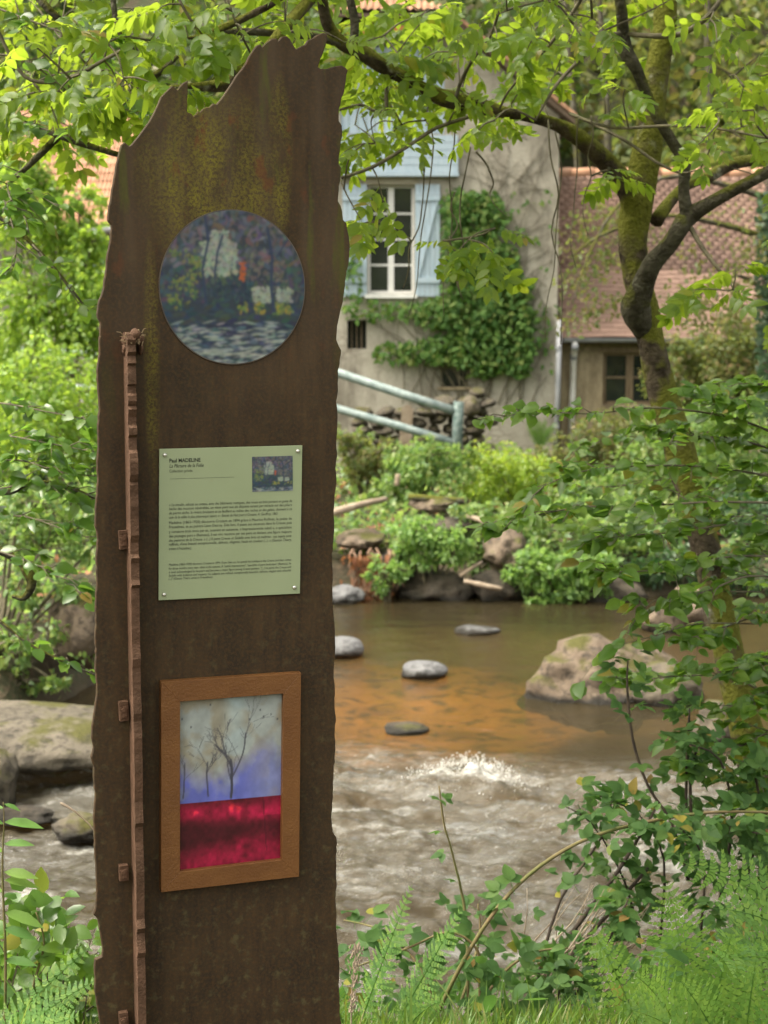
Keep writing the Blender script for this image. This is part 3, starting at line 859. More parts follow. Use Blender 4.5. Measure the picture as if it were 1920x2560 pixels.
for i in range(11):
    mb = MB(); a = R + Vector((ax0 - R.x + i * 0.4, 0.03, -0.02)); mb.tube([a, a + Vector((0.43, 0, 0.012))], [0.1, 0.11], 10)
    kid('ridge_tile', mb.mesh('ridge_tile', True), M['tile_orange'], aroof)
g = MB()
n = 8
vs = []; fs = []
for x in (ax0 + 0.02, ax1 + 0.2):
    for k in range(n + 1):
        an = math.pi * k / n
        vs.append((x, E.y - 0.05 - 0.075 * math.cos(an), E.z - 0.06 - 0.075 * math.sin(an)))
for k in range(n): fs.append((k, k + 1, n + 2 + k, n + 1 + k))
fs.append(tuple(range(n + 1)))
g.add(vs, fs)
kid('gutter', g.mesh('gutter', True), M['zinc'], annex)
q = [P(1437, 850, ey - 0.05), P(1437, 866, ey - 0.05), P(1434, 890, AY - 0.1), P(1431, 990, AY - 0.1), P(1427, 1110, AY - 0.1)]
dp = pipe('downpipe', q, 0.052, 'pvc', annex)
for yy in (868, 892):
    mb = MB(); c0 = P(1437 if yy < 880 else 1434, yy, (ey - 0.05) if yy < 880 else AY - 0.1); mb.tube([c0 + Vector((0, 0, 0.05)), c0 - Vector((0, 0, 0.05))], 0.062, 10)
    kid('collar', mb.mesh('collar', True), M['zinc'], dp)

# building with the orange roof beyond the left bank
BY = 33.0
barn = thing('barn', (hx(180, 800, BY), BY + 3, -0.6), 'building with a pale orange pantile roof behind the bright shrubs', 'house')
bx0, bx1 = hx(-420, 600, BY), hx(520, 600, BY)
eav = hz(566, BY)
kid('wall', wall_holes('wall', [(bx0, -1), (bx1, -1), (bx1, eav), (bx0, eav)], [rect(196, 590, 290, 690, BY), rect(-200, 590, -90, 690, BY)], BY, 0.3), M['plaster'], barn)
mb = MB(); mb.box((bx0, BY + 0.302, -1), (bx0 + 0.3, BY + 5.5, eav)); mb.box((bx1 - 0.3, BY + 0.302, -1), (bx1, BY + 5.5, eav)); kid('side_wall', mb.mesh('side_wall'), M['plaster'], barn)
for x0, x1 in ((196, 290), (-200, -90)):
    bw = kid('window', pxbox(x0, 590, x0 + 8, 690, BY + 0.1, BY + 0.16).mesh('window'), M['blue'], barn)
    xm = (x0 + x1) / 2
    for a in ((x0 + 8, 590, x1 - 8, 598), (x1 - 8, 590, x1, 690), (x0 + 8, 682, x1 - 8, 690), (xm - 12, 598, xm - 5, 682), (xm + 12, 598, xm + 18, 682)):
        kid('frame', pxbox(*a, BY + 0.098, BY + 0.16).mesh('frame'), M['blue'], bw)
    kid('glazing_bar', pxbox(x0 + 8, 634, x1 - 8, 639, BY + 0.115, BY + 0.15).mesh('glazing_bar'), M['blue'], bw)
    kid('pane', pxbox(x0 + 8, 598, x1 - 8, 682, BY + 0.125, BY + 0.135).mesh('pane'), M['glass'], bw)
E = P(-60, 562, BY - 0.3); R = P(-60, 278, BY + 3.1)
run = Vector((0, R.y - E.y, R.z - E.z)); SLn = run.length; run.normalize(); ang = math.atan2(run.z, run.y)
mb = MB()
slab(mb, (bx0 - 0.2, E.y + 0.06, E.z - 0.07), (bx1 + 0.2, E.y + 0.06, E.z - 0.07), (bx1 + 0.2, R.y, R.z - 0.07), (bx0 - 0.2, R.y, R.z - 0.07))
slab(mb, (bx0 - 0.2, R.y + 0.01, R.z - 0.071), (bx1 + 0.2, R.y + 0.01, R.z - 0.071), (bx1 + 0.2, R.y + 3.2, E.z), (bx0 - 0.2, R.y + 3.2, E.z))
broof = kid('roof', mb.mesh('roof'), M['roofdeck'], barn)
nr = 14; te = SLn / nr; tw = 0.24
pt2 = pantile(tw, te, 3, 0.016)
allt = []
ncol = int((bx1 + 0.3 - bx0) / tw)
for r in range(nr):
    for c_ in range(ncol):
        x = bx0 - 0.1 + tw * (c_ + 0.5)
        p = Vector((x, E.y, E.z)) + run * (te * (r + 0.5)) + Vector((0, 0, 0.02))
        px_ = proj(p)[0]
        allt.append((not (-20 < px_ < 330), abs(px_ - 150), Matrix.Translation(p) @ Matrix.Rotation(ang - 0.02 + random.uniform(-0.012, 0.012), 4, 'X')))
allt.sort(key=lambda q: (q[0], q[1]))
for q in allt[:290]:
    kid('tile', pt2, None, broof, q[2])
bv = np.array([v.co for v in pt2.vertices]); bf = np.array([p.vertices[:] for p in pt2.polygons])
VV = []; FF = []
for i, q in enumerate(allt[290:]):
    A = np.array(q[2]); VV.append(bv @ A[:3, :3].T + A[:3, 3]); FF.append(bf + i * len(bv))
kid('outer_tiles', np_mesh('outer_tiles', np.concatenate(VV), np.concatenate(FF)), M['tile_orange'], broof)['kind'] = 'stuff'
g = MB(); g.tube([Vector((bx0, E.y - 0.06, E.z - 0.1)), Vector((bx1, E.y - 0.06, E.z - 0.1))], 0.06, 8); kid('gutter', g.mesh('gutter', True), M['zinc'], barn)

# handrail down to the river
hr = thing('handrail', P(1140, 1150, 24.0), 'weathered grey green two bar handrail sloping down in front of the stone wall', 'railing')
def railbar(name, pts, r, mat):
    mb = MB(); mb.tube([P(*p) for p in pts], r, 10, wob=0.05); kid(name, mb.mesh(name, True), M[mat], hr)
railbar('top_rail', [(-80, 876, 24.6), (180, 882, 24.6), (600, 893, 24.5), (760, 905, 24.4), (850, 934, 24.3), (1000, 984, 24.1), (1142, 1029, 24.0)], 0.062, 'rail')
railbar('lower_rail', [(-80, 964, 24.6), (600, 982, 24.5), (760, 995, 24.4), (850, 1024, 24.3), (1000, 1066, 24.1), (1142, 1109, 24.0)], 0.058, 'rail')
railbar('post', [(1147, 1004, 24.0), (1144, 1080, 24.0), (1141, 1180, 24.0)], 0.075, 'railpost')
railbar('post', [(780, 880, 24.4), (778, 1140, 24.4)], 0.07, 'railpost')
railbar('post', [(40, 868, 24.6), (40, 1130, 24.6)], 0.07, 'railpost')
mb = MB()
a, b_ = P(1010, 1075, 24.7), P(1020, 953, 24.7)
d = (b_ - a)
mb.box((-0.085, -0.02, 0), (0.085, 0.02, d.length * 0.95)); mb.box((-0.05, -0.021, d.length * 0.951), (0.05, 0.021, d.length))
me = mb.mesh('wooden_stake'); setmat(me, M['drywood'])
o = bpy.data.objects.new('wooden_stake', me); COL.objects.link(o); o.location = a - Vector((0, 0, 0.35)); o.rotation_euler = (0, 0.08, 0)
tag(o, 'flat pale wooden stake standing behind the sloping handrail', 'stake')

# ------------------------------------------------------------------ the rusted steel stele
YAW = math.radians(18.5)
SP = P(540, 1280, 4.2)
SB = Vector((SP.x, SP.y, float(gz(SP.x, SP.y))))
SU = Vector((math.cos(YAW), math.sin(YAW), 0)); SN = Vector((-math.sin(YAW), math.cos(YAW), 0))
def pl(x, y):
    d = ray(x, y)
    q = CAM + d * (SN.dot(SP - CAM) / SN.dot(d))
    return ((q - SB).dot(SU), q.z - SB.z)
stele = thing('rusted_stele', SB, 'tall jagged slab of rusted steel bearing a round picture and a pale green notice', 'monument', YAW)
z1 = [(245,715),(265,700),(290,722),(305,715),(350,660),(380,620),(425,550),(460,480),(480,430),(510,400),(545,365),(555,370),(575,390),(615,345),(640,335),(637,430),(635,520),(660,530),(672,545),(690,530),(700,515),(712,522),(730,500),(752,490),(765,492),(790,470),(810,475),(850,425),(880,380),(900,350),(930,300),(960,265),(985,230),(1000,195),(1020,165),(1050,125),(1070,120),(1078,135),(1110,105),(1140,85),(1165,85),(1175,100),(1195,75),(1225,70),(1245,90),(1262,120),(1280,148),(1310,130),(1335,122),(1350,95),(1385,80),(1410,62),(1440,50),(1465,58),(1465,100),(1445,160),(1425,210),(1412,255),(1425,265),(1460,265),(1510,250),(1550,245),(1575,258),(1588,275),(1580,300),(1575,350),(1565,410),(1548,450),(1535,520),(1535,575),(1552,600),(1555,640),(1545,720),(1535,790),(1535,830),(1548,850),(1545,900),(1535,960),(1530,1050),(1545,1075),(1555,1110),(1560,1160),(1580,1180),(1590,1240),(1600,1330),(1595,1400),(1580,1470),(1572,1550),(1560,1640),(1540,1720),(1525,1790),(1520,1870)]
z3 = [(1525,130),(1548,180),(1540,260),(1530,300),(1530,420),(1520,480),(1528,560),(1525,650),(1520,740),(1525,810),(1515,880),(1522,960),(1510,1050),(1505,1130),(1508,1250),(1500,1340),(1495,1430),(1500,1500),(1497,1600),(1500,1700),(1510,1790),(1512,1870),(1515,1940),(1508,2030)]
z4 = [(1505,100),(1512,200),(1510,300),(1517,360),(1512,440),(1515,560),(1505,650),(1502,740),(1498,860),(1490,960),(1500,1040),(1520,1075),(1525,1110),(1518,1180),(1520,1260),(1522,1340),(1515,1440),(1522,1520),(1520,1620),(1530,1720),(1538,1830),(1535,1930),(1540,2030),(1540,2130),(1550,2180),(1552,2500)]
l4 = [(125,2500),(120,2180),(105,2100),(90,2000),(85,1850),(90,1800),(130,1780),(135,1740),(120,1640),(105,1560),(78,1530),(95,1480),(98,1380),(95,1280),(88,1180),(85,1080),(80,960),(85,900),(90,830),(80,720),(82,660),(65,600),(80,540),(68,490),(70,420),(85,330),(95,260),(100,180)]
l3 = [(90,2050),(95,1990),(88,1880),(95,1800),(92,1700),(100,1550),(95,1400),(105,1300),(90,1200),(95,1080),(105,960),(100,840),(108,760),(105,620),(115,520),(105,400),(100,300),(115,200),(115,100)]
l1 = [(120,1850),(120,1770),(105,1740),(100,1720),(108,1660),(135,1580),(155,1450),(160,1380),(180,1280),(185,1190),(165,1165),(170,1100),(185,1010),(195,950),(215,830),(230,770)]
K = 0.42195
out_px = [(200 + X * K, 60 + Y * K) for X, Y in z1] + [(200 + X * K, 800 + Y * K) for X, Y in z3] + [(200 + X * K, 1640 + Y * K) for X, Y in z4] + [(200 + X * K, 1640 + Y * K) for X, Y in l4] + [(200 + X * K, 800 + Y * K) for X, Y in l3] + [(200 + X * K, 60 + Y * K) for X, Y in l1]
# flame cut edge: a little waviness between the traced points
dense = []
for i in range(len(out_px)):
    a, b_ = Vector(out_px[i]), Vector(out_px[(i + 1) % len(out_px)])
    n = max(1, int((b_ - a).length / 9))
    for k in range(n):
        q = a.lerp(b_, k / n)
        if 0 < k: q += Vector((noise.noise(Vector((q.x * 0.09, q.y * 0.09, 1))), noise.noise(Vector((q.x * 0.09, q.y * 0.09, 7))))) * 2.0
        dense.append(pl(*q))
dense = [(u, max(z, -0.3)) for u, z in dense]

def extrude_poly(name, pts, w0, w1, bev=0.0):
    bm = bmesh.new()
    f = bm.faces.new([bm.verts.new((u, w0, z)) for u, z in pts])
    r = bmesh.ops.extrude_face_region(bm, geom=[f])
    for v_ in r['geom']:
        if isinstance(v_, bmesh.types.BMVert): v_.co.y = w1
    bmesh.ops.recalc_face_normals(bm, faces=bm.faces)
    if bev:
        ed = [e for e in bm.edges if abs(e.verts[0].co.y - e.verts[1].co.y) < 1e-6 and len(e.link_faces) == 2]
        bmesh.ops.bevel(bm, geom=ed, offset=bev, segments=1, affect='EDGES')
    bmesh.ops.triangulate(bm, faces=[f for f in bm.faces if len(f.verts) > 4])
    me = bpy.data.meshes.new(name); bm.to_mesh(me); bm.free()
    return me

m, t, b = newmat('weathered_steel')
v = coords(t); vs_ = coords(t, (1, 1, 0.16))
sx = N(t, 'ShaderNodeSeparateXYZ'); L(t, v, sx.inputs[0])
c = mix(t, ramp(t, tnoise(t, v, 7, 7, 0.6), [(0.35, 0), (0.65, 1)]), (0.029, 0.0198, 0.0102), (0.056, 0.0342, 0.0155))
c = mix(t, ramp(t, tnoise(t, vs_, 34, 6, 0.65), [(0.42, 0), (0.66, 0.85)]), c, (0.024, 0.016, 0.009))
c = mix(t, ramp(t, tnoise(t, v, 120, 3, 0.6), [(0.45, 0), (0.68, 0.55)]), c, (0.082, 0.040, 0.013))
# grey bloom high up on the right
hi = ramp(t, math_(t, 'MULTIPLY', sx.outputs[2], 0.4), [(0.64, 0.0), (0.86, 1.0)])
c = mix(t, math_(t, 'MULTIPLY', hi, ramp(t, tnoise(t, vs_, 9, 4), [(0.4, 0), (0.65, 0.6)])), c, (0.09, 0.062, 0.04))
# yellow green algae: one broad patch above the round picture, streaks and specks elsewhere
def blob(cx, cz, rx, rz_):
    a = math_(t, 'DIVIDE', math_(t, 'SUBTRACT', sx.outputs[0], cx), rx); d_ = math_(t, 'DIVIDE', math_(t, 'SUBTRACT', sx.outputs[2], cz), rz_)
    r2 = math_(t, 'ADD', math_(t, 'MULTIPLY', a, a), math_(t, 'MULTIPLY', d_, d_))
    return math_(t, 'SUBTRACT', 1.0, r2, True)
pu = pl(520, 440); pv = pl(700, 400); pw = pl(380, 900)
patch = math_(t, 'MULTIPLY', blob(pu[0], pu[1], 0.19, 0.24), 1.15, True)
patch = math_(t, 'MAXIMUM', patch, math_(t, 'MULTIPLY', blob(pv[0], pv[1], 0.035, 0.22), 1.0))
patch = math_(t, 'MAXIMUM', patch, math_(t, 'MULTIPLY', blob(pw[0], pw[1], 0.022, 0.34), 0.75))
patch = math_(t, 'MULTIPLY', patch, ramp(t, tnoise(t, coords(t, (1, 1, 0.45)), 13, 7, 0.7), [(0.36, 0.05), (0.62, 1.0)]))
alg = math_(t, 'MULTIPLY', patch, ramp(t, tnoise(t, v, 130, 3, 0.75), [(0.42, 0.1), (0.56, 1.0)]))
c = mix(t, alg, c, (0.17, 0.145, 0.016))
gr = math_(t, 'MULTIPLY', ramp(t, tnoise(t, vs_, 17, 5), [(0.57, 0.0), (0.68, 0.7)]), hi)
c = mix(t, gr, c, (0.075, 0.085, 0.01))
red = ramp(t, tnoise(t, coords(t, (1, 1, 0.5)), 19, 3), [(0.60, 0.0), (0.67, 0.8)])
c = mix(t, math_(t, 'MULTIPLY', red, math_(t, 'MAXIMUM', blob(pu[0], pu[1] - 0.02, 0.24, 0.3), math_(t, 'MULTIPLY', hi, 0.5))), c, (0.12, 0.036, 0.013))
lo = ramp(t, math_(t, 'MULTIPLY', sx.outputs[2], 0.5), [(0.0, 1.0), (0.85, 0.15)])
lich = ramp(t, tnoise(t, v, 38, 4, 0.6), [(0.54, 0.0), (0.68, 0.42)])
c = mix(t, math_(t, 'MULTIPLY', lich, lo), c, (0.12, 0.105, 0.045))
L(t, c, b.inputs['Base Color'])
b.inputs['Roughness'].default_value = 0.72
b.inputs['Specular IOR Level'].default_value = 0.25
bump(t, b, tnoise(t, v, 160, 5, 0.7), 0.35, 0.002)
M['steel'] = m
kid('plate', extrude_poly('plate', dense, 0.0, 0.016, 0.0022), M['steel'], stele, local=True)
M['steel_edge'] = simple('bright_rust', (0.14, 0.075, 0.04), (0.20, 0.12, 0.075), 40, 0.8, 0.4, 120)

# fin with a jagged front edge standing out from the face
fz = [(830,0.3),(835,0.85),(848,1.0),(862,0.8),(878,0.95),(888,0.7),(906,0.95),(912,0.7),(940,0.88),(958,0.9),(962,0.6),(980,0.62),(986,0.85),(1000,0.9),(1012,0.66),(1020,0.9),(1040,0.62),(1058,0.6),(1066,0.9),(1082,0.92),(1090,0.6),(1120,0.66),(1128,0.95),(1150,1.12),(1180,1.1),(1200,0.82),(1206,0.95),(1230,0.9),(1260,0.98),(1290,0.92),(1330,1.0),(1350,0.7),(1378,0.72),(1386,1.0),(1400,0.8),(1440,0.85),(1452,1.05),(1462,0.7),(1490,0.74),(1530,0.7),(1570,0.76),(1600,0.7),(1636,0.9),(1660,0.7),(1720,0.75),(1770,0.95),(1790,0.8),(1830,0.98),(1870,0.9),(1910,1.0),(1950,0.9),(1990,0.72),(2040,0.95),(2052,0.7),(2090,0.68),(2160,0.95),(2200,0.9),(2280,0.7),(2300,1.0),(2315,0.7),(2360,1.0),(2375,0.72),(2450,0.8),(2520,0.75),(2660,0.75)]
fu0 = pl(334, 1400)[0]
FD = 0.064
prof = [(FD * (0.45 + 0.55 * w_), pl(345, y)[1]) for y, w_ in fz]
bm = bmesh.new()
vsL = [bm.verts.new((fu0 - 0.017 + 0.0, -d_, z)) for d_, z in prof]; vsR = [bm.verts.new((fu0 + 0.003, -d_, z)) for d_, z in prof]
bL = [bm.verts.new((fu0 - 0.017, -0.0005, z)) for d_, z in prof]; bR = [bm.verts.new((fu0 + 0.003, -0.0005, z)) for d_, z in prof]
for i in range(len(prof) - 1):
    bm.faces.new((vsL[i], vsR[i], vsR[i + 1], vsL[i + 1])); bm.faces.new((bL[i], vsL[i], vsL[i + 1], bL[i + 1])); bm.faces.new((vsR[i], bR[i], bR[i + 1], vsR[i + 1]))
bm.faces.new((bL[0], bR[0], vsR[0], vsL[0]))
bmesh.ops.recalc_face_normals(bm, faces=bm.faces)
me = bpy.data.meshes.new('fin'); bm.to_mesh(me); bm.free()
M['fin'] = simple('fin_rust', (0.065, 0.034, 0.018), (0.11, 0.058, 0.034), 22, 0.8, 0.5, 120)
fin = kid('fin', me, M['fin'], stele, local=True)
for yy in (1348, 1775, 2178, 2548):
    u, z = pl(304, yy)
    bb = MB(); hh = 0.024 + 0.006 * math.sin(yy); bb.box((-0.011, -0.009, -hh), (0.011, 0.009, hh)); bb.box((-0.009, -0.013, -hh * 0.6), (0.006, -0.0092, hh * 0.5)); bb.tube([(-0.003, -0.013, hh * 0.2), (-0.003, -0.017, hh * 0.2)], 0.005, 6)
    kid('bracket', bb.mesh('bracket'), M['fin'], fin, Matrix.Translation((u + 0.003, -0.0095, z)) @ Matrix.Rotation(0.04 * math.cos(yy), 4, 'Y'), local=True)
for k, (xx, yy, sx_) in enumerate(((309, 850, 0.008), (350, 852, 0.008), (329, 836, 0.015), (308, 872, 0.006), (348, 872, 0.006))):
    u, z = pl(xx, yy)
    me = rock_mesh('debris', (sx_, 0.02, 0.016), 200 + k, 2, 4, 0.25)
    kid('debris', me, M['fin'], fin, Matrix.Translation((u, -0.045 if k == 2 else -0.014, z)), local=True)
mb = MB()
for k in range(34):
    u, z = pl(326 + random.uniform(-22, 22), 836 + random.uniform(-6, 28))
    an = random.uniform(0, 6.28); ln = random.uniform(0.01, 0.026)
    p0 = Vector((u, -0.05 + random.uniform(-0.01, 0.03), z)); p1 = p0 + Vector((math.cos(an) * ln, random.uniform(-0.01, 0.005), abs(math.sin(an)) * ln * 0.6))
    mb.tube([p0, (p0 + p1) / 2 + Vector((0, 0, 0.004)), p1], [0.0016, 0.0014, 0.0006], 4)
kid('dry_moss', mb.mesh('dry_moss'), simple('dry_moss', (0.2, 0.14, 0.08), (0.3, 0.22, 0.13), 30, 0.9, 0.2), fin, local=True)

# ---- round picture: loose painterly dabs in the picture's colours
def dab(img, x, y, rx, ry, an, col, a=0.85):
    h, w_ = img.shape[:2]
    r = max(rx, ry) * 1.2
    x0, x1 = int(max(0, x - r)), int(min(w_, x + r + 1)); y0, y1 = int(max(0, y - r)), int(min(h, y + r + 1))
    if x1 <= x0 or y1 <= y0: return
    Y_, X_ = np.mgrid[y0:y1, x0:x1]
    c_, s_ = math.cos(an), math.sin(an)
    dx = X_ - x; dy = Y_ - y
    d_ = ((dx * c_ + dy * s_) / rx) ** 2 + ((-dx * s_ + dy * c_) / ry) ** 2
    k = (np.clip(1.5 - d_ * 1.5, 0, 1) * a)[..., None]
    img[y0:y1, x0:x1] = img[y0:y1, x0:x1] * (1 - k) + np.array(col) * k

def line(img, pts, wd, col, a=0.8):
    for i in range(len(pts) - 1):
        (xa, ya), (xb, yb) = pts[i], pts[i + 1]
        n = max(2, int(math.hypot(xb - xa, yb - ya)))
        for k in range(n):
            dab(img, xa + (xb - xa) * k / n, ya + (yb - ya) * k / n, wd, wd * 1.4, 0, col, a)

def paint_land(n, seed):
    rs = random.Random(seed)
    img = np.zeros((n, n, 3)); img[:] = (0.05, 0.06, 0.08)
    g = lambda c_, s=0.25: tuple(max(0.005, x * (1 + rs.uniform(-s, s))) for x in c_)
    q = n / 100.0
    for _ in range(1500):
        x, y = rs.uniform(0, 100), rs.uniform(0, 100)
        if y < 36: col = rs.choice([(0.13, 0.12, 0.17), (0.09, 0.10, 0.15), (0.17, 0.15, 0.18), (0.07, 0.08, 0.09), (0.14, 0.10, 0.09)])
        elif y < 58: col = rs.choice([(0.06, 0.09, 0.12), (0.05, 0.06, 0.09), (0.08, 0.11, 0.09), (0.10, 0.09, 0.11)])
        elif y < 74: col = rs.choice([(0.04, 0.055, 0.09), (0.05, 0.07, 0.10), (0.06, 0.08, 0.07)])
        else: col = rs.choice([(0.05, 0.07, 0.11), (0.10, 0.13, 0.17), (0.035, 0.045, 0.07), (0.16, 0.19, 0.22)])
        dab(img, x * q, y * q, rs.uniform(2, 5) * q, rs.uniform(0.8, 2) * q, rs.uniform(-0.5, 0.5) if y > 60 else rs.uniform(0, 3), g(col))
    def wash(x0, x1, y0, y1, cols, num, s=(1, 2.6), flat=0.0):
        for _ in range(num):
            dab(img, rs.uniform(x0, x1) * q, rs.uniform(y0, y1) * q, rs.uniform(*s) * q, rs.uniform(s[0] * 0.6, s[1] * 0.6) * q, rs.uniform(-0.3, 0.3) if flat else rs.uniform(0, 3), g(rs.choice(cols), 0.18), 0.8)
    cream = [(0.31, 0.34, 0.29), (0.25, 0.28, 0.25), (0.36, 0.37, 0.30)]
    wash(29, 52, 21, 42, cream, 240, (1.2, 3))                       # a pale cottage front
    wash(35, 47, 13, 22, cream, 60)
    wash(63, 76, 50, 59, cream, 110); wash(80, 90, 51, 59, cream, 70)
    wash(60, 88, 32, 46, [(0.13, 0.11, 0.10), (0.17, 0.15, 0.14)], 80)
    wash(54.5, 58, 34, 46, [(0.52, 0.13, 0.05), (0.42, 0.10, 0.05)], 34, (1, 1.8))
    yg = [(0.19, 0.22, 0.07), (0.12, 0.18, 0.07), (0.22, 0.22, 0.08)]
    for _ in range(12):
        cx, cy = rs.uniform(8, 26), rs.uniform(28, 64); wash(cx - 4, cx + 4, cy - 4, cy + 4, yg, 13, (0.8, 2))
    for _ in range(9):
        cx = rs.uniform(50, 95); wash(cx - 3, cx + 3, 60, 67, yg + [(0.36, 0.27, 0.06)], 7)
    wash(36, 62, 44, 57, [(0.035, 0.05, 0.075), (0.05, 0.07, 0.09)], 90)
    wash(28, 52, 20, 44, [(0.10, 0.13, 0.13), (0.16, 0.19, 0.15), (0.07, 0.09, 0.12)], 46, (0.6, 1.8)); wash(62, 91, 49, 60, [(0.12, 0.14, 0.13), (0.2, 0.2, 0.14)], 34, (0.6, 1.6))
    tr_ = (0.045, 0.06, 0.11)
    line(img, [(31 * q, 4 * q), (33 * q, 20 * q), (29 * q, 38 * q), (31 * q, 60 * q)], 1.0 * q, tr_)
    line(img, [(43 * q, 16 * q), (39 * q, 28 * q), (37 * q, 44 * q)], 0.9 * q, tr_)
    line(img, [(74 * q, 12 * q), (77 * q, 30 * q), (76 * q, 50 * q), (78 * q, 66 * q)], 1.1 * q, tr_)
    line(img, [(88 * q, 18 * q), (80 * q, 30 * q)], 0.7 * q, tr_)
    for _ in range(420):
        y = rs.uniform(72, 100); x = rs.uniform(0, 100)
        k = (y - 72) / 28
        if rs.random() < 0.1 + 0.9 * k:
            dab(img, x * q, y * q, rs.uniform(2, 8) * q, rs.uniform(0.4, 0.9) * q, rs.uniform(-0.3, 0.2), g((0.42, 0.43, 0.39), 0.12), 0.6)
    wash(11, 23, 76, 84, cream, 14, (0.8, 2.2), 1)
    for _ in range(70):
        dab(img, rs.uniform(0, 100) * q, rs.uniform(74, 98) * q, rs.uniform(2, 5) * q, rs.uniform(0.5, 1) * q, rs.uniform(-0.2, 0.2), g((0.04, 0.055, 0.09)), 0.7)
    for _ in range(4):      # wet edges
        img = (img * 2 + np.roll(img, 1, 0) + np.roll(img, -1, 0) + np.roll(img, 1, 1) + np.roll(img, -1, 1)) / 6
    return np.clip(img * np.array((0.78, 0.84, 0.84)), 0, 1)

def painted(name, img, u0, u1, z0, z1, w_, shape='rect', mat=None):
    h, wd = img.shape[:2]
    us = np.linspace(u0, u1, wd); zs = np.linspace(z1, z0, h)
    U, Z, Q = grid(us, zs)
    if shape == 'round':
        cu, cz = (u0 + u1) / 2, (z0 + z1) / 2
        a = (U - cu) / ((u1 - u0) / 2); d_ = (Z - cz) / ((z1 - z0) / 2)
        rr = np.maximum(np.sqrt(a * a + d_ * d_), 1e-9); k = np.where(rr > 1, 1 / rr, 1)   # rim vertices pulled onto the circle
        keep = (rr[Q] < 1.0).sum(1) >= 2
        U = cu + (U - cu) * k; Z = cz + (Z - cz) * k
        Q = Q[keep]
    me = np_mesh(name, np.stack([U, np.full_like(U, w_), Z], 1), Q[:, ::-1])
    ca = me.color_attributes.new('paint', 'FLOAT_COLOR', 'POINT')
    colr = np.ones((h * wd, 4), np.float32); colr[:, :3] = img.reshape(-1, 3)
    ca.data.foreach_set('color', colr.ravel())
    me.materials.append(mat)
    return me
M['print'] = vcol_mat('printed_enamel', 0.6, 0.12)
ua, _ = pl(399, 717); ub, _ = pl(760, 717); _, za_ = pl(580, 909); _, zb_ = pl(580, 526)
med = kid('round_picture', painted('round_picture', paint_land(190, 3), ua, ub, za_, zb_, -0.0035, 'round', M['print']), None, stele, local=True)
med['label'] = 'round painted river landscape with pale cottages'
mb = MB()
n = 96; cu, cz = (ua + ub) / 2, (za_ + zb_) / 2
ring = [(1.0, -0.0036), (1.012, -0.0036), (1.014, -0.0004)]
vs2 = []; fs2 = []
for k in range(n):
    an = 2 * math.pi * k / n
    for r_, w_ in ring: vs2.append((cu + (ub - ua) / 2 * r_ * math.cos(an), w_, cz + (zb_ - za_) / 2 * r_ * math.sin(an)))
for k in range(n):
    for j in (0, 1): fs2.append((k * 3 + j, k * 3 + j + 1, ((k + 1) % n) * 3 + j + 1, ((k + 1) % n) * 3 + j))
mb.add(vs2, fs2)
kid('rim', mb.mesh('rim'), simple('rim_metal', (0.06, 0.05, 0.045), (0.10, 0.085, 0.07), 20, 0.5, 0.1), med, local=True)

# ---- notice
A0, A1, A2, A3 = pl(397, 1122), pl(754, 1113), pl(748, 1483), pl(395, 1500)
def nq(fu, fv, w_=-0.0075):
    top = (A0[0] + (A1[0] - A0[0]) * fu, A0[1] + (A1[1] - A0[1]) * fu); bot = (A3[0] + (A2[0] - A3[0]) * fu, A3[1] + (A2[1] - A3[1]) * fu)
    return Vector((top[0] + (bot[0] - top[0]) * fv, w_, top[1] + (bot[1] - top[1]) * fv))
m, t, b = newmat('pale_green_enamel')
v = coords(t)
c = mix(t, ramp(t, tnoise(t, v, 5, 5), [(0.3, 0), (0.7, 1)]), (0.275, 0.325, 0.19), (0.305, 0.355, 0.215))
c = mix(t, ramp(t, tnoise(t, v, 30, 5), [(0.66, 0.0), (0.8, 0.35)]), c, (0.3, 0.27, 0.13))
L(t, c, b.inputs['Base Color']); b.inputs['Roughness'].default_value = 0.42
M['notice'] = m
notice = kid('notice_plate', extrude_poly('notice_plate', [A0, A1, A2, A3], -0.007, -0.003, 0.0006), M['notice'], stele, local=True)
notice['label'] = 'pale green printed notice with four screws'
M['ink'] = simple('black_ink', (0.030, 0.036, 0.026), (0.04, 0.046, 0.035), 9, 0.6, 0)
H = (A0[1] - A3[1]); Wd = (A1[0] - A0[0])
def text_line(s, f0, fv, capf, f1=None, shear=0.0, bold=0.0):
    cu_ = bpy.data.curves.new('text_line', 'FONT')
    cu_.body = s; cu_.resolution_u = 2; cu_.shear = shear; cu_.offset = bold
    tmp = bpy.data.objects.new('tmp_text', cu_); COL.objects.link(tmp)
    dg = bpy.context.evaluated_depsgraph_get()
    me = bpy.data.meshes.new_from_object(tmp.evaluated_get(dg))
    bpy.data.objects.remove(tmp); bpy.data.curves.remove(cu_)
    co = np.empty(len(me.vertices) * 3, np.float32); me.vertices.foreach_get('co', co); co = co.reshape(-1, 3)
    x0, x1 = co[:, 0].min(), co[:, 0].max()
    o = nq(f0, fv); e = nq(f1, fv)
    sc_ = capf * H / 0.70
    kx = (e - o).length / (x1 - x0)
    du = (e - o).normalized()
    nv = np.empty_like(co)
    nv[:, 0] = o.x + (co[:, 0] - x0) * kx * du.x
    nv[:, 1] = -0.0078
    nv[:, 2] = o.z + (co[:, 0] - x0) * kx * du.z + co[:, 1] * sc_
    me.vertices.foreach_set('co', nv.ravel()); me.update()
    me.name = 'text_line'; me.materials.clear()
    kid('text_line', me, M['ink'], notice, local=True)
text_line('Paul MADELINE', .069, .090, .025, .283, 0, 0.02)
text_line('La P\u00e2cture de la Folie', .069, .124, .023, .305, .25, 0.004)
text_line('Collection priv\u00e9e', .069, .156, .019, .228)
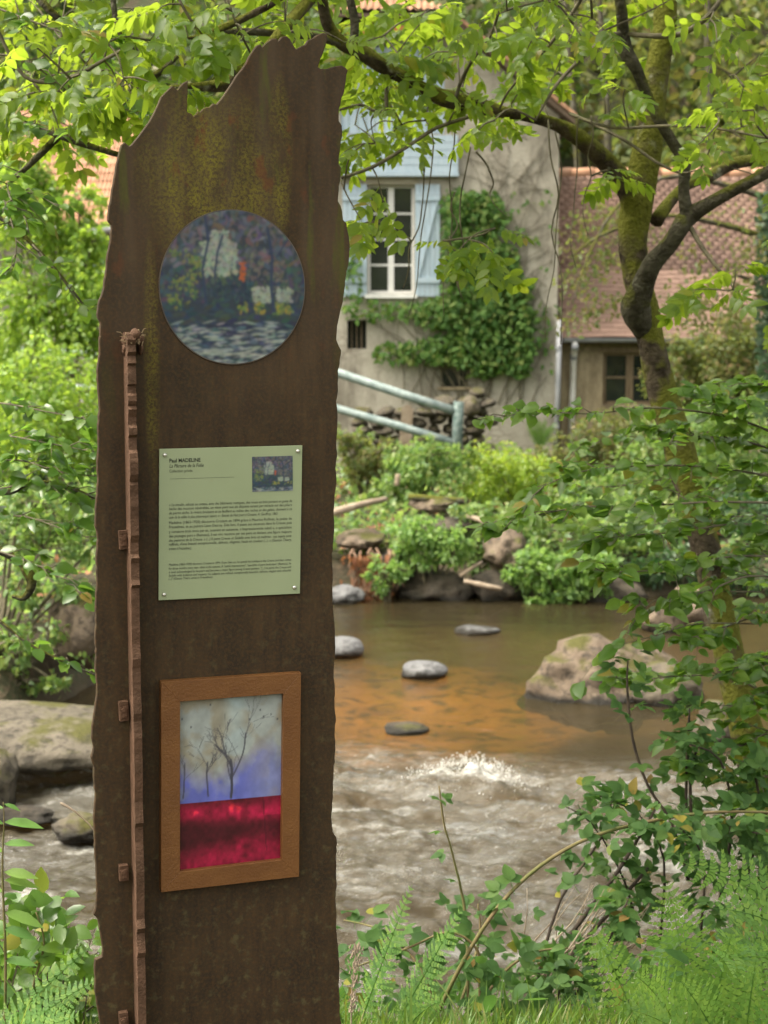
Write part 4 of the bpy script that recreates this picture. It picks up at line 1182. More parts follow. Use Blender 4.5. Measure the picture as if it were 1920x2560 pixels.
p1 = ['\u00ab Le moulin, adoss\u00e9 au coteau, avec des b\u00e2timents rustiques, des roues en bois portant en guise de', 'barbe des mousses v\u00e9n\u00e9rables, un vieux pont aux ais disjoints tenant par miracle sur des piliers', 'de pierre s\u00e8che, la rivi\u00e8re bruissant et se faufilant au milieu des roches et des galets, donnent \u00e0 ce', 'coin de la vall\u00e9e le plus pittoresque aspect. \u00bb - Extrait de Huit jours \u00e0 Crozant, A. Geoffroy, 1865']
p2 = ['Madeline (1863-1920) d\u00e9couvre Crozant en 1894 gr\u00e2ce \u00e0 Maurice Rollinat, le po\u00e8te de', 'Fresselines, et au peintre L\u00e9on Detroy. D\u00e8s lors, il passe ses vacances dans la Creuse puis', 'y consacre trois mois par an, souvent en automne. \u00ab Impressionniste subtil \u00bb, \u00ab sp\u00e9cialiste', 'des paysages purs \u00bb (Rameau), il est vite reconnu par ses pairs et devient une figure majeure', 'des peintres de la Creuse. \u00ab (...) Il peint Creuse et S\u00e9delle avec brio et ma\u00eetrise : ses sujets sont', "raffin\u00e9s, d'une beaut\u00e9 exceptionnelle, d\u00e9licats, \u00e9l\u00e9gants, hauts en couleur (...). \u00bb (Gaston Thiery,", 'artiste \u00e0 Fresselines).']
p3 = ['Madeline (1863-1920) discovers Crozant in 1894. From then on, he spends his holidays in the Creuse and then comes', 'for three months every year, often in the autumn. A "subtle impressionist", "specialist of pure landscapes" (Rameau), he', 'is soon acknowledged by his peers and becomes a major figure among Creuse painters. "(...) he paints the Creuse and', 'Sedelle with brilliance and mastery: his subjects are refined, exceptionally beautiful, delicate, elegant and colourful', '(...)" (Gaston Thiery, artist in Fresselines).']
for s_, fv in zip(p1, (.378, .404, .432, .460)): text_line(s_, .069, fv, .0185, .932 if fv < .45 else .83, .25)
for s_, fv in zip(p2, (.496, .524, .555, .584, .613, .639, .668)): text_line(s_, .069, fv, .0185, .932 if fv < .66 else .226, .0 if fv < .6 else .2)
for s_, fv in zip(p3, (.773, .798, .822, .845, .866)): text_line(s_, .069, fv, .0155, .932 if fv < .86 else .376, .2)
mb = MB(); a = nq(.073, .199, -.0078); e = nq(.517, .199, -.0078); dz = Vector((0, 0, .0006)); mb.add([a, e, e + dz, a + dz], [(0, 1, 2, 3)])
kid('ruled_line', mb.mesh('ruled_line'), M['ink'], notice, local=True)
a = nq(.642, .067); e = nq(.936, .301)
im = paint_land(100, 4)[:84, :]
kid('small_picture', painted('small_picture', im * 1.15, a.x, e.x, e.z, a.z, -0.0079, 'rect', M['print']), None, notice, local=True)
M['screw'] = simple('steel_screw', (0.62, 0.6, 0.56), (0.72, 0.7, 0.66), 40, 0.25, 0.0); M['screw'].node_tree.nodes['Principled BSDF'].inputs['Metallic'].default_value = 0.8
sm = rock_mesh('screw', (0.0052, 0.004, 0.0052), 1, 2, 0, 0.0); setmat(sm, M['screw'])
for fu, fv in ((.037, .04), (.967, .037), (.037, .962), (.958, .955)):
    kid('screw', sm, None, notice, Matrix.Translation(nq(fu, fv, -0.0085)), local=True)

# ---- framed picture
B0, B1, B2, B3 = pl(398, 1700), pl(746, 1677), pl(741, 2184), pl(398, 2223)
c0, c1, c2, c3 = pl(445, 1749), pl(702, 1729), pl(698, 2142), pl(445, 2172)
frame = kid('picture_frame', extrude_poly('picture_frame', [(B0[0] - 0, B0[1]), B1, B2, B3], -0.008, -0.0008, 0.0), None, stele, local=True)
m = simple('copper_paint', (0.13, 0.052, 0.014), (0.165, 0.07, 0.019), 14, 0.5, 0.25, 150, spec=0.4)
frame.data.materials.append(m)
frame['label'] = 'copper coloured frame around a blue and red picture'
# four mitred borders stand proud of the backing
for (o0, o1, i1, i0) in ((B0, B1, c1, c0), (B1, B2, c2, c1), (B2, B3, c3, c2), (B3, B0, c0, c3)):
    kid('border', extrude_poly('border', [o0, o1, i1, i0], -0.026, -0.0085, 0.0008), m, frame, local=True)
def paint_tree(h, wd):
    rs = random.Random(9)
    Y_, X_ = np.mgrid[0:h, 0:wd]; fx = X_ / wd; fy = Y_ / h
    nz = fbm(fx * 5, fy * 7, 3, 5); n2 = fbm(fx * 14, fy * 18, 23, 4)
    up = np.array((0.30, 0.33, 0.32)); vi = np.array((0.12, 0.14, 0.46)); tan = np.array((0.27, 0.24, 0.17))
    k = np.clip((fy - 0.34 - 0.10 * np.sin(fx * 5)) / 0.16 + (nz - 0.5) * 2.2, 0, 1) * (1 - 0.35 * sstep(0.55, 0.9, fx))
    img = up * (1 - k[..., None]) + vi * k[..., None]
    tk = np.clip((nz - 0.48) * 5, 0, 0.8) * (1 - k); img = img * (1 - tk[..., None]) + tan * tk[..., None]
    col = np.exp(-((fx - 0.55) / 0.09) ** 2) * np.clip(1 - fy / 0.36, 0, 1) ** 0.4
    img = img * (1 - 0.6 * col[..., None]) + np.array((0.42, 0.54, 0.58)) * 0.6 * col[..., None]
    img *= (0.75 + 0.5 * n2)[..., None]
    dk = (0.05, 0.05, 0.07)
    def br(x, y, an, ln, wd_, dep):
        pts = [(x, y)]
        for _ in range(6):
            an += rs.uniform(-0.16, 0.16); x += math.sin(an) * ln / 6; y -= math.cos(an) * ln / 6; pts.append((x, y))
        line(img, pts, max(wd_, 0.55), dk, min(0.75, 0.3 + 0.2 * wd_))
        if dep:
            for _ in range(2 + (dep > 1)):
                j = rs.randint(2, 6); br(*pts[j], an + rs.uniform(-0.7, 0.7), ln * rs.uniform(0.45, 0.75), wd_ * 0.6, dep - 1)
    hb = 0.575 * h
    br(0.50 * wd, hb + 4, 0.12, 0.22 * h, 1.9, 3); br(0.52 * wd, 0.47 * h, 0.5, 0.26 * h, 1.2, 3); br(0.29 * wd, hb, -0.1, 0.2 * h, 1.3, 3); br(0.06 * wd, hb, 0.15, 0.2 * h, 1.1, 2); br(0.5 * wd, 0.42 * h, -0.2, 0.25 * h, 1.0, 2)
    for x, y in ((.06, .12), (.32, .05), (.14, .17), (.78, .10), (.81, .14), (.68, .15), (.88, .13), (.94, .16)): dab(img, x * wd, y * h, 1.1, 1.6, 0, dk)
    edge = 0.605
    rk = np.clip(np.exp(-((fy - 0.655 - 0.05 * fx) / 0.045) ** 2) * (0.5 + 1.2 * (n2 - 0.3)) + 0.9 * sstep(0.78, 0.92, fy + (nz - 0.5) * 0.15 - 0.05 * (1 - fx)) * n2 * 1.1 + sstep(0.6, 1.0, fx) * 0.35 * (fy < 0.72), 0, 1)
    redc = np.array((0.055, 0.006, 0.012)) * (1 - rk[..., None]) + np.array((0.42, 0.012, 0.06)) * rk[..., None]
    hot = np.clip((n2 - 0.62) * 6, 0, 1) * np.exp(-((fy - 0.655) / 0.03) ** 2)
    redc = redc + hot[..., None] * np.array((0.35, 0.02, 0.01))
    redc = redc * (0.55 + 0.9 * fbm(fx * 30, fy * 36, 57, 3))[..., None]
    img = np.where((fy > edge)[..., None], redc, img)
    for (xa, ya, xb, yb) in ((.80, .61, .83, .93),): line(img, [(xa * wd, ya * h), (xb * wd, yb * h)], 0.6, (0.03, 0.004, 0.01), 0.7)
    return np.clip(img, 0.003, 1)
M['pane_print'] = vcol_mat('printed_glass', 0.35, 0.4, 0.15)
im = paint_tree(200, 124)
umin = min(c0[0], c3[0]) - 0.003; umax = max(c1[0], c2[0]) + 0.003; zmin = min(c2[1], c3[1]) - 0.003; zmax = max(c0[1], c1[1]) + 0.003
kid('picture', painted('picture', im, umin, umax, zmin, zmax, -0.0084, 'rect', M['pane_print']), None, frame, local=True)

# ------------------------------------------------------------------ leaves
def blade(wd, ts=(0.3, 0.65), ws=(1.0, 0.8), droop=0.12, fold=0.12, pet=0.0):
    """a folded leaf blade of length 1 along +Y, facing +Z; triangles"""
    v = [(0, 0, 0)]; tri = []
    k = len(ts)
    for t_ in ts: v.append((0, t_, -droop * t_ * t_))
    v.append((0, 1, -droop))
    for s in (-1, 1):
        for t_, q in zip(ts, ws): v.append((s * wd / 2 * q, t_ - 0.03, -droop * t_ * t_ + fold * wd * q))
    tip = k + 1
    for s in (0, 1):
        e0 = k + 2 + s * k
        T = [(0, e0, 1)]
        for i in range(k - 1): T += [(e0 + i, e0 + i + 1, i + 1), (e0 + i + 1, i + 2, i + 1)]
        T += [(e0 + k - 1, tip, k)]
        tri += [(a, b_, c_) if s else (a, c_, b_) for a, b_, c_ in T]
    v = np.array(v, float); tri = np.array(tri)
    if pet:
        o = len(v); v[:, 1] = pet + v[:, 1] * (1 - pet)
        v = np.vstack([v, [(-0.008, 0, 0), (0.008, 0, 0), (0, pet, 0)]]); tri = np.vstack([tri, [(o, o + 1, o + 2)]])
    return v, tri

def joined(parts):
    V = []; T = []; o = 0
    for v, t_ in parts:
        V.append(v); T.append(t_ + o); o += len(v)
    return np.vstack(V), np.vstack(T)

def placed(bl, pos, an, ln, roll=0.0, pitch=0.0):
    v, t_ = bl
    R = Matrix.Rotation(an, 3, 'Z') @ Matrix.Rotation(pitch, 3, 'X') @ Matrix.Rotation(roll, 3, 'Y')
    return (v * ln) @ np.array(R).T + np.array(pos), t_

def strip(pts, wd):
    v = []; tri = []
    for i, (x, y, z) in enumerate(pts):
        v += [(x - wd / 2, y, z), (x + wd / 2, y, z)]
        if i: o = 2 * i; tri += [(o - 2, o - 1, o), (o - 1, o + 1, o)]
    return np.array(v, float), np.array(tri)

def ash_leaf(seed, pairs=4):
    rs = random.Random(seed)
    lf = blade(0.5, (0.2, 0.5, 0.8), (0.8, 1.0, 0.66), 0.22, 0.1)
    sag = rs.uniform(0.1, 0.3)
    z = lambda y: -sag * y * y
    parts = [strip([(0, y, z(y)) for y in (0, 0.35, 0.7)], 0.012)]
    for i in range(pairs):
        y = 0.22 + 0.5 * i / (pairs - 1) if pairs > 1 else 0.4
        for s in (-1, 1):
            parts.append(placed(lf, (0, y + rs.uniform(-.012, .012), z(y)), -s * rs.uniform(0.85, 1.15), rs.uniform(0.27, 0.36), rs.uniform(-.4, .4), -rs.uniform(0.05, 0.45)))
    parts.append(placed(lf, (0, 0.70, z(0.7)), rs.uniform(-.1, .1), 0.34, 0, -0.3))
    return joined(parts)
def trefoil(seed):
    rs = random.Random(seed)
    lf = blade(0.68, (0.2, 0.5, 0.8), (0.8, 1.0, 0.55), 0.15, 0.12)
    return joined([strip([(0, 0, 0), (0, 0.4, 0)], 0.02), placed(lf, (0, 0.4, 0), rs.uniform(-.1, .1), 0.6, 0, -.1), placed(lf, (0, 0.38, 0), 1.15, 0.5, .2, -.1), placed(lf, (0, 0.38, 0), -1.15, 0.5, -.2, -.1)])
def ivy_leaf():
    a = [(0, 0), (0.28, -0.12), (0.5, 0.16), (0.26, 0.3), (0.34, 0.62), (0.1, 0.6), (0, 1.0), (-0.1, 0.6), (-0.34, 0.62), (-0.26, 0.3), (-0.5, 0.16), (-0.28, -0.12)]
    v = [(0, 0.3, 0.02)] + [(x, y, -0.16 * abs(x) - 0.05 * y) for x, y in a]
    n = len(a)
    return np.array(v, float), np.array([(0, i + 1, (i + 1) % n + 1) for i in range(n)])
ASH = [ash_leaf(1, 4), ash_leaf(2, 5), ash_leaf(3, 4), ash_leaf(4, 3), ash_leaf(5, 5)]
OVAL = [blade(0.5, (0.2, 0.5, 0.8), (0.75, 1.0, 0.7), 0.45, 0.3, 0.1), blade(0.66, (0.2, 0.5, 0.8), (0.9, 1.0, 0.6), 0.05, -0.12, 0.14), blade(0.62, (0.2, 0.5, 0.8), (0.8, 1.0, 0.62), 0.16, 0.1, 0.12), blade(0.7, (0.2, 0.5, 0.8), (0.85, 1.0, 0.66), 0.28, 0.16, 0.12), blade(0.56, (0.22, 0.5, 0.78), (0.8, 1.0, 0.7), -0.1, 0.12, 0.12)]
SMALL = [blade(0.55, (0.4, ), (1.0, ), 0.2, 0.15), blade(0.7, (0.45, ), (1.0, ), 0.1, 0.2)]
MID = [blade(0.6, (0.3, 0.68), (1.0, 0.8), 0.2, 0.15), blade(0.5, (0.3, 0.68), (1.0, 0.75), 0.3, 0.1)]
TRI = [trefoil(1), trefoil(2), trefoil(3)]
IVY = [ivy_leaf()]

def frames(D, Nn):
    """unit leaf axes D and normals Nn (N,3) -> rotation matrices (columns x, y, z)"""
    D = D / np.linalg.norm(D, axis=1, keepdims=True)
    X = np.cross(D, Nn); l = np.linalg.norm(X, axis=1, keepdims=True)
    X = np.where(l < 1e-4, np.array([[1.0, 0, 0]]), X / np.maximum(l, 1e-4))
    Z = np.cross(X, D)
    return np.stack([X, D, Z], 2)

def scatter_mesh(name, tmpl, pos, R, s, pick):
    V = []; T = []; o = 0
    for k, (tv, tt) in enumerate(tmpl):
        ix = np.where(pick == k)[0]
        if not len(ix): continue
        vv = np.einsum('nij,vj->nvi', R[ix], tv) * s[ix][:, None, None] + pos[ix][:, None, :]
        nv = len(tv)
        V.append(vv.reshape(-1, 3))
        T.append((tt[None] + (np.arange(len(ix)) * nv)[:, None, None]).reshape(-1, 3) + o)
        o += len(ix) * nv
    return np_mesh(name, np.vstack(V), np.vstack(T))

_tm = {}
def tmesh(key, tmpl, mat, k, nm):
    if (key, k) not in _tm:
        me = np_mesh(nm, tmpl[k][0], tmpl[k][1]); setmat(me, mat); _tm[(key, k)] = me
    return _tm[(key, k)]

def emit(root, key, tmpl, mat, pos, D, Nn, s, nparts=300, rest='foliage', nm='leaf'):
    """the leaves that show largest become parts, the others one part of uncountable foliage"""
    pos = np.asarray(pos, float); D = np.asarray(D, float); Nn = np.asarray(Nn, float); s = np.asarray(s, float)
    R = frames(D, Nn)
    n = len(pos)
    pick = RNG.integers(0, len(tmpl), n)
    v = pos - np.array(CAM)
    dep = v @ np.array(FWD)
    px_ = 960 + F * v[:, 0] / dep; py_ = 1280 - F * (v @ np.array(UPV)) / dep
    inside = (px_ > -60) & (px_ < 1980) & (py_ > -60) & (py_ < 2620) & (dep > 0.3)
    hid = (px_ > 300) & (px_ < 820) & (py_ > 330) & (dep > 4.5)          # behind the stele
    score = np.where(inside & ~hid, s / np.maximum(dep, 0.3), -1.0)
    order = np.argsort(-score)
    k = min(nparts, int((score > 0).sum()))
    for i in order[:k]:
        A = np.eye(4); A[:3, :3] = R[i] * s[i]; A[:3, 3] = pos[i]
        kid(nm, tmesh(key, tmpl, mat, int(pick[i]), nm), None, root, Matrix(A.tolist()))
    rest_ix = order[k:]
    if len(rest_ix):
        me = scatter_mesh(rest, tmpl, pos[rest_ix], R[rest_ix], s[rest_ix], pick[rest_ix])
        kid(rest, me, mat, root)['kind'] = 'stuff'

def rdir(n):
    d = RNG.normal(size=(n, 3)); return d / np.linalg.norm(d, axis=1, keepdims=True)

def ground_pt(x, y, Y, sink=0.05):
    p = P(x, y, Y); return Vector((p.x, p.y, float(gz(p.x, p.y)) - sink))

# ---- bushes made of clumps of leaves on stems
def bush(name, label, cat, clumps, Y, key, mat, size, dens, nparts=0, tmpl=None, group=None, droop=0.3, base=None, up=0.5, flat=1.0, stemmat='twig', root_at=None):
    """clumps: (x, y, r_px) in the photo at distance Y (+ jitter); every clump hangs on a stem from the base"""
    tmpl = tmpl or MID
    cx = sum(c_[0] for c_ in clumps) / len(clumps); low = max(c_[1] + c_[2] for c_ in clumps)
    b0 = Vector(root_at) if root_at else ground_pt(base if base is not None else cx, low, Y + 0.15)
    root = thing(name, b0, label, cat, 0, group)
    pos = []; nrm = []; D = []; mb = MB()
    for c_ in clumps:
        x, y, r = c_[:3]; dy = c_[3] if len(c_) > 3 else random.uniform(-0.35, 0.35) * r * Y / F * 2
        c0 = P(x, y, Y + dy); rad = r * Y / F
        mid = b0.lerp(c0, 0.55) + Vector((random.uniform(-.1, .1), random.uniform(-.1, .1), 0.1 * (c0 - b0).length)) * 0.8
        mb.tube([Vector(q) for q in catmull([tuple(b0), tuple(mid), tuple(c0)], 4)], [0.018 + 0.006 * rad] * 4 + [0.012] * 4 + [0.006], 5)
        n = int(2.2 * dens * rad * rad)
        # sub-clumps give light and dark knots
        ns = max(3, n // 26)
        sc_ = rdir(ns) * (RNG.uniform(0.2, 1.15, (ns, 1))) * rad * np.array([1.1, 1, 0.8 * flat])
        which = RNG.integers(0, ns, n)
        off = rdir(n) * RNG.uniform(0.1, 1.0, (n, 1)) * rad * 0.38
        pp = np.array(c0) + sc_[which] + off
        for q in sc_[:: max(1, ns // 6)]:
            e = c0 + Vector(q.tolist()); mb.tube([c0, c0.lerp(e, 0.5) + Vector((0, 0, 0.05 * rad)), e], [0.008, 0.005, 0.002], 4)
        outw = sc_[which] + off; outw /= np.maximum(np.linalg.norm(outw, axis=1, keepdims=True), 1e-6)
        # shoots that break the outline
        for _ in range(max(4, int(9 * rad))):
            a = Vector((rdir(1)[0] * np.array([1, 1, 0.7])).tolist()) * rad * 0.75
            e = a + (a.normalized() * 0.6 + Vector((random.gauss(0, .35), random.gauss(0, .35), random.uniform(-0.1, 0.9)))) * rad * random.uniform(0.35, 0.8)
            mb.tube([c0 + a * 0.3, c0 + a, c0 + e], [0.006, 0.004, 0.0015], 4)
            kk = max(6, int(n * 0.014)); f = RNG.random((kk, 1))
            sp_ = np.array(c0) + np.array(a) * (1 - f) + np.array(e) * f + rdir(kk) * size * 0.5
            pos.append(sp_); D.append(rdir(kk) + np.array(e - a)[None] / max((e - a).length, 1e-6) * 0.6); nrm.append(rdir(kk) * .6 + np.array([0, -.2, up]))
        pos.append(pp); D.append(outw * 0.7 + rdir(n) * 0.6 + np.array([0, 0, -droop])); nrm.append(np.array([0, 0, up]) + rdir(n) * 0.6 + outw * 0.3)
    kid('stems', mb.mesh('stems', True), M[stemmat], root)
    pos = np.vstack(pos); n = len(pos)
    emit(root, key, tmpl, M[mat], pos, np.vstack(D), np.vstack(nrm), size * RNG.uniform(0.65, 1.3, n), nparts)
    return root

# ------------------------------------------------------------------ wooded hillside (one mass)
pos = []; nn = []; dd = []; ss = []
for i in range(185):
    X = RNG.uniform(-17, 17); Y = RNG.uniform(35, 58) if i > 40 else RNG.uniform(34, 40)
    if Y < 37.5 and -9 < X < 6.5: Y += 4
    g0 = float(gz(X, Y)); h = RNG.uniform(2.5, 6); r = RNG.uniform(1.4, 2.8)
    n = 620
    ns = 34
    sc_ = rdir(ns) * np.array([r, r, h * 0.5]) * RNG.uniform(0.5, 1, (ns, 1))
    wk = RNG.integers(0, ns, n)
    p = np.array([X, Y, g0 + h * 0.6]) + sc_[wk] + rdir(n) * RNG.uniform(0, 0.62, (n, 1))
    pos.append(p); nn.append(rdir(n) * 0.7 + np.array([0, 0, 0.5])); dd.append(rdir(n) + np.array([0, 0, -0.3])); ss.append(RNG.uniform(0.16, 0.36, n))
pos = np.vstack(pos); R = frames(np.vstack(dd), np.vstack(nn)); ss = np.concatenate(ss)
def stuff(name, me, mat):
    setmat(me, mat); o = bpy.data.objects.new(name, me); COL.objects.link(o); o['kind'] = 'stuff'; return o
rightness = pos[:, 0] / pos[:, 1] + 0.05 * (vn(pos[:, 0] * 0.4, pos[:, 2] * 0.4, 3) - 0.5)
isol = (rightness > 0.12) & (RNG.random(len(pos)) < 0.85) | (RNG.random(len(pos)) < 0.08)
pk = RNG.integers(0, 2, len(pos))
stuff('hillside_wood', scatter_mesh('hillside_wood', SMALL, pos[~isol], R[~isol], ss[~isol], pk[~isol]), M['wood'])
tag(bpy.data.objects['hillside_wood'], 'dense green wood covering the slope behind the houses', 'wood')
stuff('autumn_wood', scatter_mesh('autumn_wood', SMALL, pos[isol], R[isol], ss[isol], pk[isol]), M['olive'])
tag(bpy.data.objects['autumn_wood'], 'olive and rusty coloured wood on the slope above the annex roof', 'wood')
# trunks one can tell apart on the slope
for i, (x, Y, lb) in enumerate(((1490, 35.5, 'pale slender trunk on the slope above the annex ridge'), (1425, 36.5, 'dark leaning trunk on the slope beside the half hipped roof'), (1790, 37.0, 'dark trunk among the olive foliage above the annex'))):
    mb = MB(); q = ground_pt(x, 400, Y, 0.2); r_ = 0.11
    pts = [q + Vector((0.25 * math.sin(i + k * 0.6), 0, k * 1.4)) for k in range(7)]
    mb.tube(pts, [r_ * (1 - k * 0.1) for k in range(7)], 8, wob=0.2)
    solo('slope_tree_trunk', mb, M['limb'], q, lb, 'tree trunk')

# ------------------------------------------------------------------ plants of the far bank
bush('bright_shrub', 'bright light green shrub below the orange pantile roof', 'shrub', [(40, 520, 110), (150, 590, 110), (250, 700, 100), (20, 400, 70), (110, 430, 60), (200, 500, 50), (90, 760, 140), (200, 830, 130), (320, 800, 120), (30, 900, 150), (120, 480, 60), (230, 600, 60)], 21.0, 'left', 'left', 0.075, 2300, 60)
bush('bushy_shrub', 'grey green bushy shrub in front of the bright shrub', 'shrub', [(70, 960, 120), (200, 980, 110), (150, 1080, 120), (20, 1100, 110), (270, 1120, 110)], 18.0, 'left2', 'left', 0.07, 2200, 60)
bush('bank_shrub', 'low leafy shrub on the left bank above the pale boulder', 'shrub', [(60, 1250, 100), (180, 1260, 100), (270, 1330, 90), (20, 1350, 90), (110, 1370, 70), (60, 1460, 70), (170, 1480, 60), (110, 1570, 60), (30, 1600, 60), (225, 1640, 45), (60, 1700, 50), (150, 1720, 40)], 13.6, 'left3', 'bank', 0.06, 2100, 100, base=0)
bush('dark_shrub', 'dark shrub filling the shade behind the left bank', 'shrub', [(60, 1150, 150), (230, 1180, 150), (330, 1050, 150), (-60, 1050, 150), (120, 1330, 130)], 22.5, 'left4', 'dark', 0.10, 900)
bush('teal_shrub', 'blue green shrub below the end of the sloping handrail', 'shrub', [(1010, 1145, 50), (1080, 1140, 50), (1060, 1175, 60), (1000, 1195, 50), (1120, 1170, 55), (1150, 1130, 30), (960, 1225, 40)], 22.0, 'bk1', 'bank', 0.065, 3200, 80)
bush('lime_shrub', 'feathery yellow green shrub beside the plastered corner of the house', 'shrub', [(1240, 1170, 70), (1210, 1240, 60), (1290, 1230, 70), (1340, 1180, 60), (1270, 1300, 55), (1350, 1270, 60)], 22.2, 'lime', 'lime', 0.055, 4200, 80)
bush('waterside_shrub', 'leafy shrub hanging over the roots at the foot of the bank', 'shrub', [(1030, 1330, 55), (1090, 1345, 55), (1130, 1385, 50), (1060, 1400, 45), (1020, 1380, 40), (1150, 1350, 35)], 19.3, 'bk2', 'fresh', 0.065, 3600, 120)
bush('hanging_shrub', 'pale green shrub overhanging the dark far water', 'shrub', [(1350, 1440, 55), (1420, 1450, 60), (1390, 1490, 48), (1470, 1440, 55), (1330, 1400, 50), (1480, 1480, 35), (1350, 1510, 30), (1510, 1420, 45), (1290, 1440, 40), (1440, 1400, 50), (1380, 1520, 25)], 19.2, 'bk3', 'fresh', 0.065, 4000, 140)
bush('ledge_shrub', 'green shrub behind the sloping tan boulder', 'shrub', [(1330, 1340, 55), (1225, 1330, 45), (1180, 1290, 45), (1240, 1400, 40), (1200, 1420, 35), (1300, 1390, 45), (1420, 1370, 55), (1190, 1390, 30), (1500, 1340, 60), (1400, 1300, 60), (1300, 1290, 50), (1590, 1340, 60)], 19.9, 'bk4', 'bank', 0.06, 3400, 80)
bush('young_shrub', 'small shrub with a few orange leaves over the hanging roots', 'shrub', [(965, 1440, 35), (1000, 1425, 30), (960, 1470, 25), (940, 1410, 22)], 19.2, 'bk5', 'fresh', 0.06, 4000, 60)
bush('dull_shrub', 'dull green and brown undergrowth under the annex window', 'shrub', [(1480, 1110, 80), (1580, 1100, 90), (1420, 1150, 70), (1660, 1080, 90), (1540, 1190, 80), (1360, 1150, 50)], 24.0, 'dull', 'olive', 0.065, 2600, 40)
bush('grey_shrub', 'grey green bush hiding the foot of the annex', 'shrub', [(1560, 1230, 90), (1680, 1210, 100), (1790, 1150, 110), (1880, 1080, 110), (1480, 1260, 80), (1620, 1130, 80), (1720, 1080, 90)], 22.5, 'bk6', 'bank', 0.065, 2400, 40)
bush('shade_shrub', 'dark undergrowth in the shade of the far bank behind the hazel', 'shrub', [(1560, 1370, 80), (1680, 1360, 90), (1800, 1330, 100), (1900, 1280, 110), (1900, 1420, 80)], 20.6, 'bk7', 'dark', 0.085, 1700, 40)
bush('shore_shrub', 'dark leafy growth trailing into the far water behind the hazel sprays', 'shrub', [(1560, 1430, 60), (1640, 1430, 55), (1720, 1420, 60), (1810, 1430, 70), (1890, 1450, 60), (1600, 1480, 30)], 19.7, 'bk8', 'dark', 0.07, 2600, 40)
bush('slope_shrub', 'tangled green and brown growth under the lower handrail bar', 'shrub', [(880, 1120, 50), (930, 1150, 50), (890, 1190, 50), (950, 1125, 36), (860, 1090, 35), (980, 1160, 30)], 22.6, 'sl1', 'olive', 0.07, 2200, 40)
bush('rail_shrub', 'fresh green growth along the lower handrail bar', 'shrub', [(880, 1095, 35), (930, 1120, 35), (990, 1135, 30), (1060, 1130, 26)], 23.4, 'sl2', 'bank', 0.07, 2400, 40)
bush('olive_bush', 'olive bush growing against the right end of the annex', 'bush', [(1720, 930, 90), (1800, 900, 100), (1860, 960, 90), (1760, 1000, 80), (1690, 860, 50), (1900, 860, 80), (1840, 820, 60)], 25.5, 'ol1', 'olive', 0.075, 1900, 40)
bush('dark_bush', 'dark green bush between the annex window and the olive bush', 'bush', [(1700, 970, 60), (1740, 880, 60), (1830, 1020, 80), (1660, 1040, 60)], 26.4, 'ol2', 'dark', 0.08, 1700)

# trees at the right edge whose rusty branches hang before the annex roof
ivt = thing('ivy_clad_tree', ground_pt(1960, 1100, 21.5), 'dark ivy clad trunk with rusty leaved branches hanging before the annex roof', 'tree')
mb = MB()
pts, rr = pxline([(1965, 1250, 21.5, 32), (1945, 1000, 21.5, 28), (1935, 800, 21.5, 27), (1930, 600, 21.5, 25), (1945, 300, 21.5, 22), (1950, -100, 21.5, 18)], 4)
mb.tube(pts, rr, 10, wob=0.2); kid('trunk', mb.mesh('trunk', True), M['darkstem'], ivt)
for ln in ([(1930, 600, 21.5, 9), (1800, 560, 21.3, 7), (1650, 540, 21, 5), (1500, 590, 20.8, 4), (1430, 640, 20.6, 2)], [(1938, 500, 21.5, 8), (1700, 440, 21, 6), (1560, 500, 20.8, 4), (1480, 620, 20.6, 3), (1430, 760, 20.5, 1.5)], [(1935, 750, 21.5, 7), (1850, 690, 21.3, 5), (1760, 730, 21.2, 3), (1700, 790, 21.1, 2)], [(1945, 300, 21.5, 8), (1850, 200, 21.5, 6), (1760, 150, 21.5, 3)]):
    mb = MB(); pts, rr = pxline(ln, 4); mb.tube(pts, rr, 6, wob=0.2); kid('branch', mb.mesh('branch', True), M['limb'], ivt)
pos = []; D = []; Nn = []
for x, y, r, n in ((1460, 590, 60, 130), (1510, 530, 60, 130), (1450, 700, 55, 130), (1520, 650, 60, 150), (1490, 770, 45, 100), (1540, 760, 30, 60), (1430, 800, 40, 70), (1560, 560, 45, 90), (1700, 760, 60, 110), (1780, 740, 55, 120), (1850, 700, 60, 130), (1880, 620, 60, 120), (1760, 800, 40, 80), (1650, 600, 60, 70), (1820, 560, 70, 70), (1750, 660, 60, 60), (1860, 770, 50, 100)):
    c0 = np.array(P(x, y, 21.2)); rad = r * 21.2 / F
    pp = c0 + rdir(n) * RNG.uniform(0, 1, (n, 1)) ** 0.5 * rad * 1.2; pos.append(pp); D.append(rdir(n) + np.array([0, 0, -0.7])); Nn.append(rdir(n) + np.array([0, -0.3, 0.4]))
pos = np.vstack(pos); emit(ivt, 'rusty', MID, M['olive'], pos, np.vstack(D), np.vstack(Nn), RNG.uniform(0.05, 0.09, len(pos)), 200)
pos = []; D = []; Nn = []
for k in range(900):
    y = random.uniform(480, 1040); c0 = P(1932 + random.uniform(-40, 40), y, 21.5 - random.uniform(0.1, 0.22)); pos.append(c0); D.append((random.gauss(0, .5), -0.3, -1)); Nn.append((random.gauss(0, .5), -1, 0.4))
emit(ivt, 'ivyd', IVY, M['dark'], pos, D, Nn, RNG.uniform(0.06, 0.1, len(pos)), 80, 'ivy', 'ivy_leaf')

